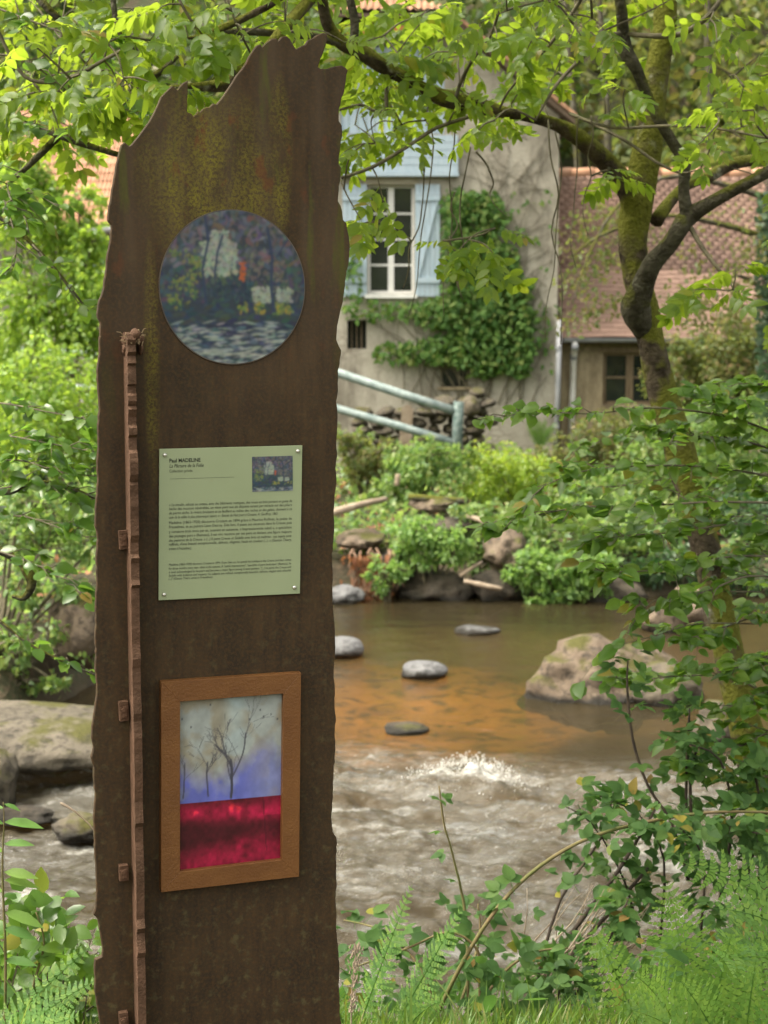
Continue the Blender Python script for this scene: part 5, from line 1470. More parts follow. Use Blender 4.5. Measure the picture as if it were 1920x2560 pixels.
# creeper on the gable wall
vine = thing('wall_creeper', Vector((hx(1200), HY - 0.12, -0.75)), 'green creeper climbing the plastered gable beside the blue shuttered window', 'creeper')
mb = MB()
for k in range(26):
    x = random.uniform(1000, 1330); y = 1010.0; pts = []
    an = random.uniform(-0.5, 0.5)
    while y > 360 and 880 < x < 1385:
        pts.append(P(x, y, HY - 0.03)); an += random.uniform(-0.35, 0.35); an = max(-1.1, min(1.1, an)); x += math.sin(an) * 40; y -= math.cos(an) * 40
        if (x < 1106 and y < 760): break
    if len(pts) > 2: mb.tube(pts, [0.012 * (1 - 0.7 * i / len(pts)) for i in range(len(pts))], 4)
for k in range(60):
    x = random.uniform(1150, 1380); y = random.uniform(330, 800); an = random.choice((1, -1)) * random.uniform(0.5, 1.3); pts = []
    for j in range(random.randint(3, 7)):
        if 1112 < x < 1388: pts.append(P(x, y, HY - 0.015))
        an += random.uniform(-0.4, 0.4); x += math.sin(an) * 26; y -= math.cos(an) * 26
    if len(pts) > 2: mb.tube(pts, [0.006 * (1 - 0.6 * i / len(pts)) for i in range(len(pts))], 4)
kid('stems', mb.mesh('stems'), M['twig'], vine)
pos = []; D = []; Nn = []
for x, y, rx, ry, n in ((1140, 520, 50, 45, 260), (1200, 510, 55, 40, 260), (1230, 550, 40, 40, 170), (1135, 600, 35, 60, 250), (1190, 620, 60, 60, 360), (1250, 650, 50, 50, 260), (1150, 700, 60, 50, 340), (1230, 720, 60, 50, 330), (1290, 720, 40, 45, 190), (1100, 780, 70, 40, 330), (1180, 790, 80, 50, 450), (1260, 800, 70, 50, 380), (1010, 775, 60, 25, 80), (920, 775, 60, 30, 90), (1310, 790, 30, 40, 120), (980, 880, 50, 30, 90), (1050, 880, 60, 35, 170), (1130, 870, 70, 40, 380), (1210, 870, 70, 45, 400), (1280, 880, 55, 45, 320), (1300, 920, 30, 20, 90), (1200, 920, 60, 20, 150), (1330, 850, 25, 40, 80), (880, 700, 25, 90, 60)):
    for _ in range(n):
        a_ = random.uniform(0, 6.28); q = math.sqrt(random.random())
        xx, yy = x + rx * q * math.cos(a_), y + ry * q * math.sin(a_)
        if 915 < xx < 1104 and yy < 738: continue
        if 1096 < xx < 1176 and yy > 914: continue
        pos.append(P(xx, yy, HY - 0.05 - random.random() ** 2 * 0.3)); D.append((random.gauss(0, .8), -0.4, -0.6)); Nn.append((random.gauss(0, .6), -0.8, 0.6 + random.gauss(0, .6)))
for _ in range(420):
    xx, yy = random.uniform(1110, 1385), random.uniform(470, 930)
    if float(vn(xx * 0.03, yy * 0.03, 6)) < 0.55 or (xx < 1180 and yy > 910): continue
    pos.append(P(xx, yy, HY - 0.03 - random.random() * 0.1)); D.append((random.gauss(0, .8), -0.4, -0.6)); Nn.append((random.gauss(0, .6), -0.8, 0.6))
emit(vine, 'vine', IVY + MID, M['vine'], pos, D, Nn, RNG.uniform(0.05, 0.13, len(pos)), 300)

# low growth covering the far bank and the left bank
n = 26000
X = RNG.uniform(-7, 10, n); Y = shore(X) + 0.3 + RNG.random(n) ** 1.3 * 8.5
z = gz(X, Y)
clump = vn(X * 1.6, Y * 1.6, 81)
ok = (clump > 0.22) & ~((Y > 27.4) & (X > hx(560)) )
pos = np.stack([X, Y, z + 0.02 + RNG.random(n) * 0.42 * clump], 1)[ok]; n = len(pos)
me = scatter_mesh('ground_cover', MID, pos, frames(rdir(n) + np.array([0, 0, 0.2]), rdir(n) * 0.7 + np.array([0, -0.2, 0.8])), RNG.uniform(0.06, 0.13, n), RNG.integers(0, 2, n))
stuff('ground_cover', me, M['bank']); tag(bpy.data.objects['ground_cover'], 'low leafy plants carpeting the far bank', 'ground cover')
n = 2600
X = RNG.uniform(-8, 9, n); Y = shore(X) + 0.2 + RNG.random(n) * 5
pos = np.stack([X, Y, gz(X, Y) + 0.03 + RNG.random(n) * 0.06], 1)
stuff('leaf_litter', scatter_mesh('leaf_litter', MID, pos, frames(rdir(n) * np.array([1, 1, .3]), rdir(n) * 0.5 + np.array([0, 0, 1])), RNG.uniform(0.06, 0.12, n), RNG.integers(0, 2, n)), M['deadleaf'])
tag(bpy.data.objects['leaf_litter'], 'brown dead leaves strewn over the far bank', 'leaf litter')

# bits of wood and roots of the far bank
def stick(name, ln, mat, label, cat, wob=0.15, n=7):
    mb = MB(); pts, rr = pxline(ln, 3); mb.tube(pts, rr, n, wob=wob)
    return solo(name, mb, M[mat], pts[0], label, cat)
stick('fallen_log', [(800, 1287, 19.7, 12), (850, 1277, 19.7, 11), (900, 1262, 19.9, 9), (965, 1247, 20.2, 6)], 'drywood', 'bleached fallen branch lying on the far bank', 'branch')
stick('leaning_log', [(1160, 1452, 19.1, 6), (1220, 1466, 19.05, 7), (1255, 1472, 19.05, 5)], 'drywood', 'short tan branch lying across the dark bank rocks', 'branch')
stick('driftwood', [(1150, 1440, 19.1, 4), (1180, 1420, 19.2, 5), (1205, 1405, 19.4, 3)], 'drywood', 'thin bent stick above the dark bank rocks', 'branch')
stick('bank_log', [(1020, 1242, 20.3, 9), (1100, 1250, 20.3, 10), (1170, 1252, 20.4, 8)], 'limb', 'brown log lying on the stone ledge of the far bank', 'branch')
stick('bank_pole', [(1160, 1290, 20.0, 6), (1200, 1300, 19.9, 7), (1235, 1320, 19.8, 6)], 'drywood', 'pale pole leaning towards the sloping tan boulder', 'branch')
stick('broken_stake', [(992, 1215, 21.3, 7), (995, 1185, 21.3, 6)], 'drywood', 'short broken stake on the slope above the fallen branch', 'stake')
rt = thing('hanging_roots', P(930, 1400, 19.5), 'mass of reddish dead leaves and roots hanging over the water', 'roots')
mb = MB()
for k in range(26):
    x = random.uniform(875, 985); y = random.uniform(1370, 1410); pts = [P(x, y, 19.5)]
    for j in range(5):
        x += random.uniform(-14, 14); y += random.uniform(12, 26); pts.append(P(x, y, 19.4 - 0.03 * j))
    mb.tube(pts, [0.014, 0.012, 0.01, 0.008, 0.006, 0.003], 4)
kid('roots', mb.mesh('roots'), simple('root_bark', (0.15, 0.09, 0.06), (0.25, 0.16, 0.11), 20, 0.9, 0.2), rt)
pos = [P(random.gauss(910 + 30 * q, 22), 1385 + 115 * q, 19.35) for q in RNG.random(330)]
emit(rt, 'droot', MID, M['deadleaf'], pos, rdir(330) * 0.6 + np.array([0, 0, -1]), rdir(330) + np.array([0, -1, 0]), RNG.uniform(0.05, 0.1, 330), 60, 'dead_foliage')

# ------------------------------------------------------------------ ash tree of the near bank
AT = 7.2
ash = thing('ash_tree', ground_pt(1975, 2330, AT, 0.1), 'mossy crooked ash tree leaning over the river with feathery bright leaves', 'tree')
trunk_l = [(1985, 2420, 7.2, 50.6), (1975, 2330, 7.2, 47.8), (1905, 2000, 7.2, 45.1), (1850, 1750, 7.2, 41.4), (1793, 1500, 7.2, 38.6), (1745, 1300, 7.2, 35.9), (1700, 1130, 7.2, 38.6), (1655, 980, 7.2, 35.9), (1630, 860, 7.2, 32.2), (1612, 780, 7.2, 35.0), (1592, 690, 7.2, 32.2), (1583, 610, 7.2, 35.0), (1588, 540, 7.2, 38.6), (1605, 450, 7.2, 37.7), (1622, 340, 7.2, 35.0), (1638, 200, 7.2, 30.4), (1660, 80, 7.2, 27.6), (1668, -60, 7.2, 26.7), (1675, -300, 7.2, 23.0), (1690, -700, 7.2, 16.6)]
mb = MB(); pts, rr = pxline(trunk_l, 5); mb.tube(pts, rr, 18, wob=0.16)
kid('trunk', mb.mesh('trunk', True), M['trunk'], ash)
limbs = {
 'left': [(1592, 540, 7.2, 34), (1566, 468, 7.15, 27), (1520, 410, 7.1, 25), (1470, 362, 7.0, 23), (1425, 330, 6.95, 21), (1380, 306, 6.9, 15), (1300, 288, 6.8, 13), (1240, 276, 6.75, 16), (1180, 262, 6.7, 22), (1110, 246, 6.6, 21), (1060, 222, 6.55, 17), (1000, 190, 6.5, 17), (950, 160, 6.45, 18), (900, 128, 6.4, 18), (855, 108, 6.35, 17), (825, 72, 6.3, 15), (808, 15, 6.25, 14), (798, -60, 6.2, 13), (760, -260, 6.1, 10)],
 'right': [(1612, 830, 7.2, 26), (1588, 775, 7.12, 36), (1602, 728, 7.05, 31), (1625, 668, 6.95, 25), (1665, 620, 6.9, 21), (1700, 572, 6.85, 23), (1722, 543, 6.85, 22), (1781, 504, 6.8, 17), (1850, 468, 6.75, 16), (1925, 428, 6.7, 15), (2060, 360, 6.6, 12)],
 'upright': [(1718, 548, 6.85, 17), (1709, 480, 6.83, 14), (1711, 405, 6.8, 15), (1690, 370, 6.8, 14), (1650, 305, 6.75, 14), (1622, 250, 6.75, 14), (1592, 175, 6.7, 14), (1566, 132, 6.7, 18), (1558, 85, 6.7, 15), (1554, 30, 6.65, 14), (1540, -60, 6.6, 12), (1520, -200, 6.5, 9)],
 'back': [(1640, 552, 7.25, 18), (1700, 475, 7.4, 13), (1770, 442, 7.5, 14), (1830, 410, 7.6, 16), (1895, 398, 7.7, 13), (1980, 380, 7.8, 9)],
 'top': [(858, 110, 6.35, 10), (790, 92, 6.25, 10), (720, 86, 6.2, 9), (640, 80, 6.1, 9), (570, 80, 6.1, 8), (520, 86, 6.0, 7), (480, 110, 6.0, 4)],
 'mossy': [(802, -30, 6.2, 12), (740, 40, 6.1, 15), (695, 95, 6.0, 17), (645, 150, 5.95, 16), (600, 182, 5.9, 18), (560, 212, 5.9, 16), (470, 217, 5.8, 8), (400, 222, 5.8, 7), (335, 222, 5.75, 5)],
 'yellow': [(790, -90, 6.2, 9), (700, -5, 6.1, 9), (625, 38, 6.05, 9), (560, 68, 6.0, 9), (505, 88, 6.0, 5), (470, 95, 6.0, 4)],
 'loop': [(280, -60, 5.9, 7), (285, 20, 5.9, 7), (300, 85, 5.9, 6), (340, 124, 5.9, 6), (336, 195, 5.9, 9), (352, 208, 5.9, 9), (400, 180, 5.9, 8), (445, 140, 5.9, 5)],
 'spur': [(885, 100, 6.4, 11), (886, 50, 6.4, 11), (872, -20, 6.4, 10), (860, -120, 6.4, 8)],
}
nodes = []
for nm, ln in limbs.items():
    mb = MB(); pts, rr = pxline(ln, 4); mb.tube(pts, rr, 12, wob=0.18)
    kid('limb', mb.mesh('limb', True), M['trunk'] if nm in ('left', 'mossy', 'yellow', 'back') else M['limb'], ash)
    nodes += pts[3:]
nodes += [P(q[0], q[1], q[2]) for q in trunk_l[12:]]
twl = [
 [(1562, 85, 6.7, 6), (1640, 90, 6.6, 7), (1700, 86, 6.6, 7), (1760, 50, 6.5, 7), (1805, -5, 6.5, 6), (1850, -80, 6.5, 5)],
 [(1556, 82, 6.7, 6), (1520, 92, 6.6, 6), (1470, 130, 6.5, 5), (1410, 190, 6.5, 5), (1380, 228, 6.4, 4), (1340, 300, 6.4, 2)],
 [(1425, 284, 6.9, 4), (1530, 320, 6.6, 4), (1660, 315, 6.5, 4), (1780, 320, 6.5, 3), (1920, 346, 6.4, 3)],
 [(1430, 285, 6.9, 4), (1560, 350, 6.7, 4), (1640, 405, 6.6, 4), (1700, 432, 6.6, 3), (1740, 425, 6.6, 2)],
 [(1722, 560, 6.85, 7), (1750, 610, 6.8, 6), (1790, 665, 6.7, 5), (1825, 705, 6.7, 4), (1845, 748, 6.6, 2)],
 [(-20, 40, 6, 4), (15, 120, 6, 5), (60, 190, 6, 5), (120, 206, 6, 5), (200, 184, 6, 5), (260, 150, 6, 5), (318, 120, 5.9, 5)],
 [(430, -40, 5.6, 3), (470, 40, 5.6, 4), (530, 120, 5.7, 4), (590, 185, 5.8, 4)],
 [(560, -30, 5.7, 2), (590, 60, 5.7, 3), (625, 130, 5.8, 3)],
 [(965, 210, 6.5, 5), (966, 270, 6.5, 5), (962, 280, 6.5, 5), (930, 275, 6.5, 4), (900, 262, 6.5, 4), (850, 275, 6.4, 3)],
 [(850, 445, 6.2, 4), (930, 418, 6.3, 5), (1020, 365, 6.4, 5), (1090, 320, 6.5, 5), (1180, 290, 6.6, 5)],
 [(1250, 20, 6.4, 3), (1225, 90, 6.5, 4), (1180, 150, 6.5, 5), (1150, 210, 6.6, 5), (1140, 245, 6.6, 5)],
 [(1470, -30, 6.3, 5), (1400, 80, 6.4, 5), (1330, 160, 6.5, 4), (1270, 230, 6.6, 3), (1250, 270, 6.7, 3)],
]
mb = MB()
def twig(ln, n=5):
    pts, rr = pxline(ln, 3); mb.tube(pts, rr, n); nodes.extend(pts)
for ln in twl: twig(ln)
# hanging creeper stems and thin twigs before the house
hang = []
for x0, y0, sway, ylen in ((1085, 360, -60, 430), (1140, 270, -30, 520), (1170, 370, -25, 380), (1380, 300, 20, 560), (1400, 330, -40, 520), (1130, 480, 10, 250), (1195, 380, 60, 160), (1440, 290, -10, 380), (1480, 290, -15, 300), (1060, 420, -40, 300)):
    ln = []; x = x0
    for k in range(7):
        ln.append((x + sway * k / 6 + random.uniform(-12, 12), y0 + ylen * k / 6, 6.7 + random.uniform(-.05, .05), 2.6 - 0.2 * k)); 
    twig(ln, 4); hang.append(ln)
# clusters: (x0, y0, x1, y1, number, Y0, Y1)
regs = [(0, -40, 460, 300, 56, 5.4, 8.2), (430, -60, 900, 180, 46, 5.5, 8.2), (850, 10, 1180, 290, 32, 6.3, 8.2), (1050, 40, 1460, 290, 28, 6.4, 8.2), (1380, -40, 1920, 120, 9, 5.6, 7.2), (1470, 150, 1580, 380, 4, 6.0, 7.4), (1730, 180, 1920, 400, 11, 5.8, 7.4), (850, 290, 1110, 410, 9, 6.0, 7.6), (890, 470, 1040, 640, 4, 6.0, 6.8), (1090, 540, 1240, 660, 5, 6.1, 6.8), (1180, 300, 1450, 350, 2, 5.8, 6.6), (1480, 420, 1550, 460, 2, 6.3, 6.8), (1660, 640, 1860, 740, 3, 6.4, 6.9), (1130, -40, 1420, 100, 6, 5.6, 7.2), (-300, -900, 2200, -80, 80, 5.0, 8.5), (1920, 0, 2400, 900, 20, 6, 8), (0, 260, 230, 400, 9, 6.4, 8.0)]
tg = []
for x0, y0, x1, y1, k, Ya, Yb in regs:
    for _ in range(k): tg.append(P(random.uniform(x0, x1), random.uniform(y0, y1), random.uniform(Ya, Yb)))
NA = np.array([tuple(q) for q in nodes])
tg.sort(key=lambda q: float(np.min(np.linalg.norm(NA - np.array(q), axis=1))))
pos = []; D = []; Nn = []
for q in tg:
    dist = np.linalg.norm(NA - np.array(q), axis=1); a = Vector(NA[int(np.argmin(dist))])
    dv = q - a; ln = dv.length
    mid = a + dv * 0.5 + Vector((random.uniform(-.1, .1), random.uniform(-.1, .1), random.uniform(-.02, .16))) * ln
    cv = [Vector(p) for p in catmull([tuple(a), tuple(mid), tuple(q)], 4)]
    r0 = min(0.004 + 0.004 * ln, 0.009)
    mb.tube(cv, [r0 - (r0 - 0.0018) * i / 8 for i in range(9)], 4)
    NA = np.vstack([NA, np.array([tuple(p) for p in cv[2:]])])
    dirv = (cv[-1] - cv[-3]).normalized()
    side = dirv.cross(Vector((0, 0, 1))); side = side.normalized() if side.length > 1e-3 else Vector((1, 0, 0))
    for k in range(random.choice((2, 3, 3, 4))):
        pp = cv[-1 - min(k, 3)] if k < 4 else cv[-1]
        s = 1 if k % 2 else -1
        d_ = dirv * random.uniform(0.2, 0.9) + side * s * random.uniform(0.3, 1.0) + Vector((random.uniform(-.4, .4), random.uniform(-.5, .3), random.uniform(-0.75, 0.15)))
        pos.append(tuple(pp)); D.append(tuple(d_)); Nn.append((random.gauss(0, .45), random.gauss(-0.25, .45), random.uniform(0.3, 1)))
kid('twigs', mb.mesh('twigs', True), M['twig'], ash)['kind'] = 'stuff'
emit(ash, 'ash', ASH, M['ash'], pos, D, Nn, RNG.uniform(0.12, 0.215, len(pos)), 300, 'crown')
# unseen crown added high above the frame to shade slab and path
n = 2600
cc = np.array([(RNG.uniform(-2.8, 3.6), RNG.uniform(2.2, 9.5), RNG.uniform(3.9, 6.4)) for _ in range(120)])
wk = RNG.integers(0, len(cc), n)
pp = cc[wk] + rdir(n) * RNG.uniform(0.05, 0.5, (n, 1))
ok = np.array([proj(Vector(q.tolist()))[1] < -80 for q in pp])
pp = pp[ok]; n = len(pp)
mb = MB()
tops = [P(1690, -700, 7.2), P(1675, -300, 7.2), P(760, -260, 6.1), P(1520, -200, 6.5)]
for q in cc:
    q = Vector(q.tolist())
    if proj(q)[1] > -120: continue
    a = min(tops, key=lambda p_: (p_ - q).length); m_ = a.lerp(q, 0.5) + Vector((0, 0, 0.25)); mb.tube([Vector(p) for p in catmull([tuple(a), tuple(m_), tuple(q)], 3)], [0.03, 0.027, 0.024, 0.02, 0.016, 0.012, 0.006], 5)
kid('upper_boughs', mb.mesh('upper_boughs', True), M['limb'], ash)['kind'] = 'stuff'
kid('upper_crown', scatter_mesh('upper_crown', ASH, pp, frames(rdir(n) + np.array([0, 0, -.4]), rdir(n) * .6 + np.array([0, 0, .8])), RNG.uniform(0.22, 0.32, n), RNG.integers(0, 5, n)), M['ash'], ash)['kind'] = 'stuff'

# ------------------------------------------------------------------ sprays of simple leaves along an axis
def spray(mb, axis, n, size, out, spread=60, layer=0.25, up=1.0, r=3.0, sub=True, jy=0.25):
    """axis: [(x, y, Y)] from the base to the tip; leaves alternate along it and along side twigs"""
    pts = [P(*q) for q in axis]
    cv = [Vector(p) for p in catmull([tuple(p) for p in pts], 6)]
    k = len(cv)
    mb.tube(cv, [max(0.0012, r * 6.5 / F * (1 - 0.8 * i / k)) for i in range(k)], 5)
    tips = []
    if sub:
        for i in range(2, k - 1, 2):
            a = cv[i]; dv = (cv[i + 1] - cv[i - 1]).normalized()
            sd = dv.cross(Vector((0, 0, 1))).normalized() * random.choice((-1, 1))
            e = a + (dv * random.uniform(0.3, 1) + sd * random.uniform(0.4, 1) + Vector((0, 0, random.uniform(-layer, layer)))) * spread * 6.5 / F * random.uniform(0.6, 1.4)
            c2 = [a, a.lerp(e, 0.5) + Vector((0, 0, 0.015)), e]
            mb.tube(c2, [0.003, 0.002, 0.001], 4); tips.append(c2)
    tips.append(cv); wts = [max(1, len(q)) for q in tips]
    for j in range(n):
        c2 = random.choices(tips, [3] * (len(tips) - 1) + [len(tips) * 1.2])[0]
        f = random.uniform(0.15, 1.0) * (len(c2) - 1); i = min(int(f), len(c2) - 2)
        a = c2[i].lerp(c2[i + 1], f - i); dv = (c2[i + 1] - c2[i]).normalized()
        sd = dv.cross(Vector((0, 0, 1))); sd = sd.normalized() if sd.length > 1e-3 else Vector((1, 0, 0))
        d_ = dv * random.uniform(0.3, 1.0) + sd * random.choice((-1, 1)) * random.uniform(0.5, 1.0) + Vector((0, 0, random.uniform(-0.35, 0.15)))
        out.append((tuple(a), tuple(d_), (random.gauss(0, .42), random.gauss(-0.35, .42), up), size * random.uniform(0.65, 1.3)))

def emit_out(root, key, tmpl, mat, out, nparts=300):
    emit(root, key, tmpl, M[mat], [q[0] for q in out], [q[1] for q in out], [q[2] for q in out], [q[3] for q in out], nparts)

# hazel to the right
hz_ = thing('hazel', ground_pt(2150, 2300, 6.6, 0.05), 'hazel spreading layered sprays of oval leaves across the mossy ash trunk', 'shrub')
mb = MB(); out = []
stem = [(2150, 2330, 6.6, 16), (2100, 1900, 6.6, 14), (2050, 1500, 6.5, 12), (2010, 1150, 6.4, 9), (1985, 900, 6.4, 6)]
m2 = MB(); pts, rr = pxline(stem, 4); m2.tube(pts, rr, 8, wob=0.15); kid('stem', m2.mesh('stem', True), M['twig'], hz_)
m2 = MB(); pts, rr = pxline([(2150, 2330, 6.7, 14), (2080, 2050, 6.8, 12), (1990, 1800, 6.9, 9), (1930, 1600, 6.9, 6)], 4); m2.tube(pts, rr, 8, wob=0.15); kid('stem', m2.mesh('stem', True), M['twig'], hz_)
for ax, n, sp in (
 ([(2010, 1120, 6.4), (1850, 1050, 6.3), (1650, 1020, 6.2), (1480, 1034, 6.1), (1340, 1030, 6.1), (1240, 1045, 6.1)], 34, 40),
 ([(2000, 1060, 6.4), (1850, 1000, 6.2), (1720, 980, 6.1)], 46, 80), ([(2010, 1010, 6.4), (1900, 960, 6.4), (1800, 970, 6.4)], 40, 90),
 ([(2010, 1150, 6.5), (1850, 1100, 6.4), (1740, 1090, 6.3), (1620, 1070, 6.2)], 60, 90),
 ([(2020, 1210, 6.4), (1800, 1170, 6.2), (1600, 1165, 6.0), (1450, 1180, 5.9), (1330, 1230, 5.9)], 64, 90),
 ([(2020, 1260, 6.3), (1800, 1255, 6.0), (1600, 1265, 5.9), (1440, 1270, 5.8), (1300, 1298, 5.8), (1220, 1318, 5.8)], 62, 80),
 ([(2030, 1330, 6.4), (1850, 1310, 6.2), (1700, 1330, 6.1), (1560, 1340, 6.0), (1470, 1360, 6.0)], 64, 90),
 ([(2040, 1400, 6.4), (1850, 1390, 6.2), (1680, 1420, 6.0), (1560, 1430, 5.9), (1480, 1425, 5.9)], 62, 90),
 ([(2040, 1460, 6.5), (1880, 1440, 6.2), (1760, 1480, 6.1), (1640, 1500, 6.0), (1580, 1560, 6.0)], 40, 70),
 ([(2045, 1540, 6.5), (1900, 1540, 6.3), (1780, 1580, 6.2), (1700, 1600, 6.1)], 40, 80),
 ([(1995, 1800, 6.9), (1850, 1700, 6.6), (1700, 1690, 6.3), (1600, 1700, 6.2), (1520, 1690, 6.1)], 50, 90),
 ([(2050, 1640, 6.5), (1920, 1640, 6.4), (1820, 1680, 6.3)], 54, 90), ([(2060, 1740, 6.5), (1920, 1730, 6.3), (1800, 1780, 6.2)], 64, 100),
 ([(2070, 1820, 6.5), (1930, 1830, 6.3), (1820, 1880, 6.2), (1700, 1900, 6.1)], 64, 100), ([(2080, 1900, 6.4), (1940, 1930, 6.2), (1820, 1990, 6.0)], 60, 100),
 ([(2040, 1330, 6.7), (1930, 1230, 6.9), (1800, 1220, 7.0), (1700, 1280, 7.0)], 60, 110), ([(2040, 1430, 6.7), (1930, 1380, 6.9), (1820, 1400, 7.0)], 60, 110)):
    spray(mb, ax, int(n * 2.5), 0.066, out, sp * 1.3, 0.3, 0.8, 3.5)
for ax, n, sp in (([(2020, 1100, 7.6), (1850, 1060, 7.8), (1700, 1100, 7.9), (1560, 1090, 7.9), (1430, 1110, 7.9)], 110, 120), ([(2030, 1200, 7.6), (1850, 1180, 7.8), (1650, 1200, 7.8), (1500, 1220, 7.8), (1390, 1210, 7.8)], 110, 120), ([(2040, 1300, 7.6), (1860, 1290, 7.8), (1650, 1310, 7.8), (1500, 1320, 7.8)], 100, 120), ([(2040, 1010, 7.6), (1900, 1000, 7.8), (1780, 1030, 7.9)], 80, 120), ([(2050, 1420, 7.6), (1880, 1450, 7.8), (1760, 1430, 7.8)], 70, 120)):
    spray(mb, ax, n, 0.066, out, sp, 0.35, 0.8, 3.0)
# loose twig ends seen against the big boulder
for ax, n in (([(1900, 1560, 6.3), (1740, 1560, 6.1), (1640, 1590, 6.0), (1560, 1610, 5.9), (1500, 1640, 5.9), (1440, 1720, 5.9)], 16), ([(1900, 1480, 6.3), (1780, 1480, 6.1), (1690, 1500, 6.0), (1600, 1545, 6.0)], 12)):
    spray(mb, ax, n, 0.085, out, 40, 0.2, 0.8, 2.0, False)
kid('twigs', mb.mesh('twigs', True), M['twig'], hz_)['kind'] = 'stuff'
emit_out(hz_, 'hazel', OVAL, 'hazel', out, 300)

# alder on the left
al = thing('alder', ground_pt(-420, 2250, 6.4, 0.05), 'alder reaching in with grey limbs and rounded glossy leaves beside the rusted slab', 'tree')
m2 = MB(); pts, rr = pxline([(-420, 2520, 6.4, 60), (-400, 2000, 6.4, 50), (-390, 1400, 6.4, 44), (-380, 800, 6.4, 38), (-360, 250, 6.4, 32), (-330, -200, 6.4, 24), (-300, -700, 6.4, 14)], 5); m2.tube(pts, rr, 12, wob=0.12); kid('trunk', m2.mesh('trunk', True), M['limb'], al)
for ln in ([(-360, 220, 6.4, 20), (-150, 250, 6.3, 16), (0, 288, 6.2, 13), (80, 308, 6.2, 12), (170, 345, 6.1, 11), (240, 370, 6.1, 8), (300, 388, 6.1, 7), (370, 405, 6.1, 5)], [(150, 338, 6.15, 9), (100, 385, 6.1, 9), (60, 425, 6.1, 7), (10, 470, 6.1, 4)], [(-385, 1100, 6.4, 14), (-200, 1190, 6.2, 11), (0, 1232, 6.1, 8), (70, 1208, 6.0, 7), (140, 1210, 6.0, 6), (240, 1245, 6.0, 4)], [(-390, 1350, 6.4, 14), (-150, 1330, 6.4, 12), (30, 1390, 6.4, 11), (68, 1430, 6.4, 14), (78, 1462, 6.4, 12), (60, 1495, 6.4, 8), (30, 1490, 6.4, 4)], [(-390, 1300, 6.4, 8), (-150, 1440, 6.3, 6), (0, 1552, 6.2, 4), (60, 1602, 6.2, 3.5), (150, 1650, 6.2, 3), (250, 1692, 6.2, 2)], [(-380, 500, 6.4, 12), (-150, 520, 6.3, 9), (0, 545, 6.2, 6), (80, 610, 6.2, 5), (160, 700, 6.2, 4), (230, 790, 6.2, 2)], [(-370, 100, 6.4, 14), (-200, 60, 6.3, 11), (-60, -30, 6.2, 9), (60, -60, 6.2, 8), (100, 0, 6.1, 10), (150, 50, 6.1, 8)]):
    m2 = MB(); pts, rr = pxline(ln, 4); m2.tube(pts, rr, 9, wob=0.15); kid('limb', m2.mesh('limb', True), M['limb'], al)
mb = MB(); out = []
for ax, n, sp in (
 ([(-60, 300, 6.2), (0, 290, 6.2), (100, 320, 6.1), (200, 350, 6.0)], 26, 80), ([(60, 420, 6.1), (20, 460, 6.0), (40, 520, 5.9), (90, 560, 5.9)], 34, 70), ([(0, 470, 6.1), (40, 600, 5.9), (30, 680, 5.9)], 30, 70), ([(-100, 500, 6.2), (60, 480, 6.0), (150, 520, 5.9)], 20, 60),
 ([(-100, 1000, 6.3), (20, 1010, 6.1), (120, 1030, 6.0), (230, 1050, 6.0)], 34, 80), ([(-100, 1080, 6.3), (20, 1090, 6.0), (130, 1110, 5.9), (235, 1130, 5.9)], 44, 80), ([(-100, 1160, 6.3), (40, 1150, 6.0), (150, 1180, 5.9), (240, 1190, 5.9)], 44, 80), ([(-60, 1235, 6.1), (70, 1210, 6.0), (150, 1215, 6.0), (240, 1245, 5.95)], 40, 90), ([(-60, 1300, 6.2), (50, 1290, 6.0), (150, 1320, 5.9), (235, 1350, 5.9)], 40, 80), ([(-60, 1360, 6.2), (60, 1400, 6.0), (140, 1440, 6.0), (220, 1500, 6.0)], 30, 80),
 ([(-20, 1540, 6.2), (70, 1610, 6.2), (160, 1655, 6.2), (240, 1690, 6.2)], 16, 60), ([(-60, 130, 6.1), (60, 150, 6.0), (180, 230, 6.0), (300, 270, 6.0), (420, 300, 6.0)], 40, 110), ([(-60, 0, 6.2), (100, 60, 6.0), (220, 100, 5.9), (330, 90, 5.9)], 40, 110), ([(80, 610, 6.2), (150, 690, 6.1), (210, 780, 6.1)], 12, 50)):
    spray(mb, ax, int(n * 1.5), 0.064, out, sp, 0.35, 0.7, 3.0)
kid('twigs', mb.mesh('twigs', True), M['twig'], al)['kind'] = 'stuff'
emit_out(al, 'alder', OVAL, 'alder', out, 300)

# ------------------------------------------------------------------ brambles
def cane(root, ln, n, out, mat='cane', size=0.085, k=4):
    m2 = MB(); pts, rr = pxline(ln, k); m2.tube(pts, rr, 6, wob=0.1); kid('cane', m2.mesh('cane', True), M[mat], root)
    for j in range(n):
        f = random.uniform(0.12, 1.0) * (len(pts) - 1); i = min(int(f), len(pts) - 2)
        a = pts[i].lerp(pts[i + 1], f - i)
        out.append((tuple(a + Vector((random.gauss(0, .03), random.gauss(0, .05), random.gauss(0, .03)))), (random.gauss(0, 1), random.gauss(-0.2, .8), random.uniform(-.2, .9)), (random.gauss(0, .4), random.gauss(-.4, .4), 0.8), size * random.uniform(0.6, 1.3)))
br = thing('bramble', ground_pt(1110, 2500, 5.0, 0.02), 'bramble with one long arching cane in front of the rapids', 'bramble')
out = []
cane(br, [(1090, 2540, 5.0, 5.5), (1160, 2400, 5.0, 5.5), (1250, 2262, 5.0, 5.2), (1350, 2165, 5.05, 5), (1480, 2092, 5.1, 4.6), (1650, 2048, 5.2, 4.2), (1800, 2030, 5.3, 4), (1960, 2032, 5.4, 3.4)], 34, out)
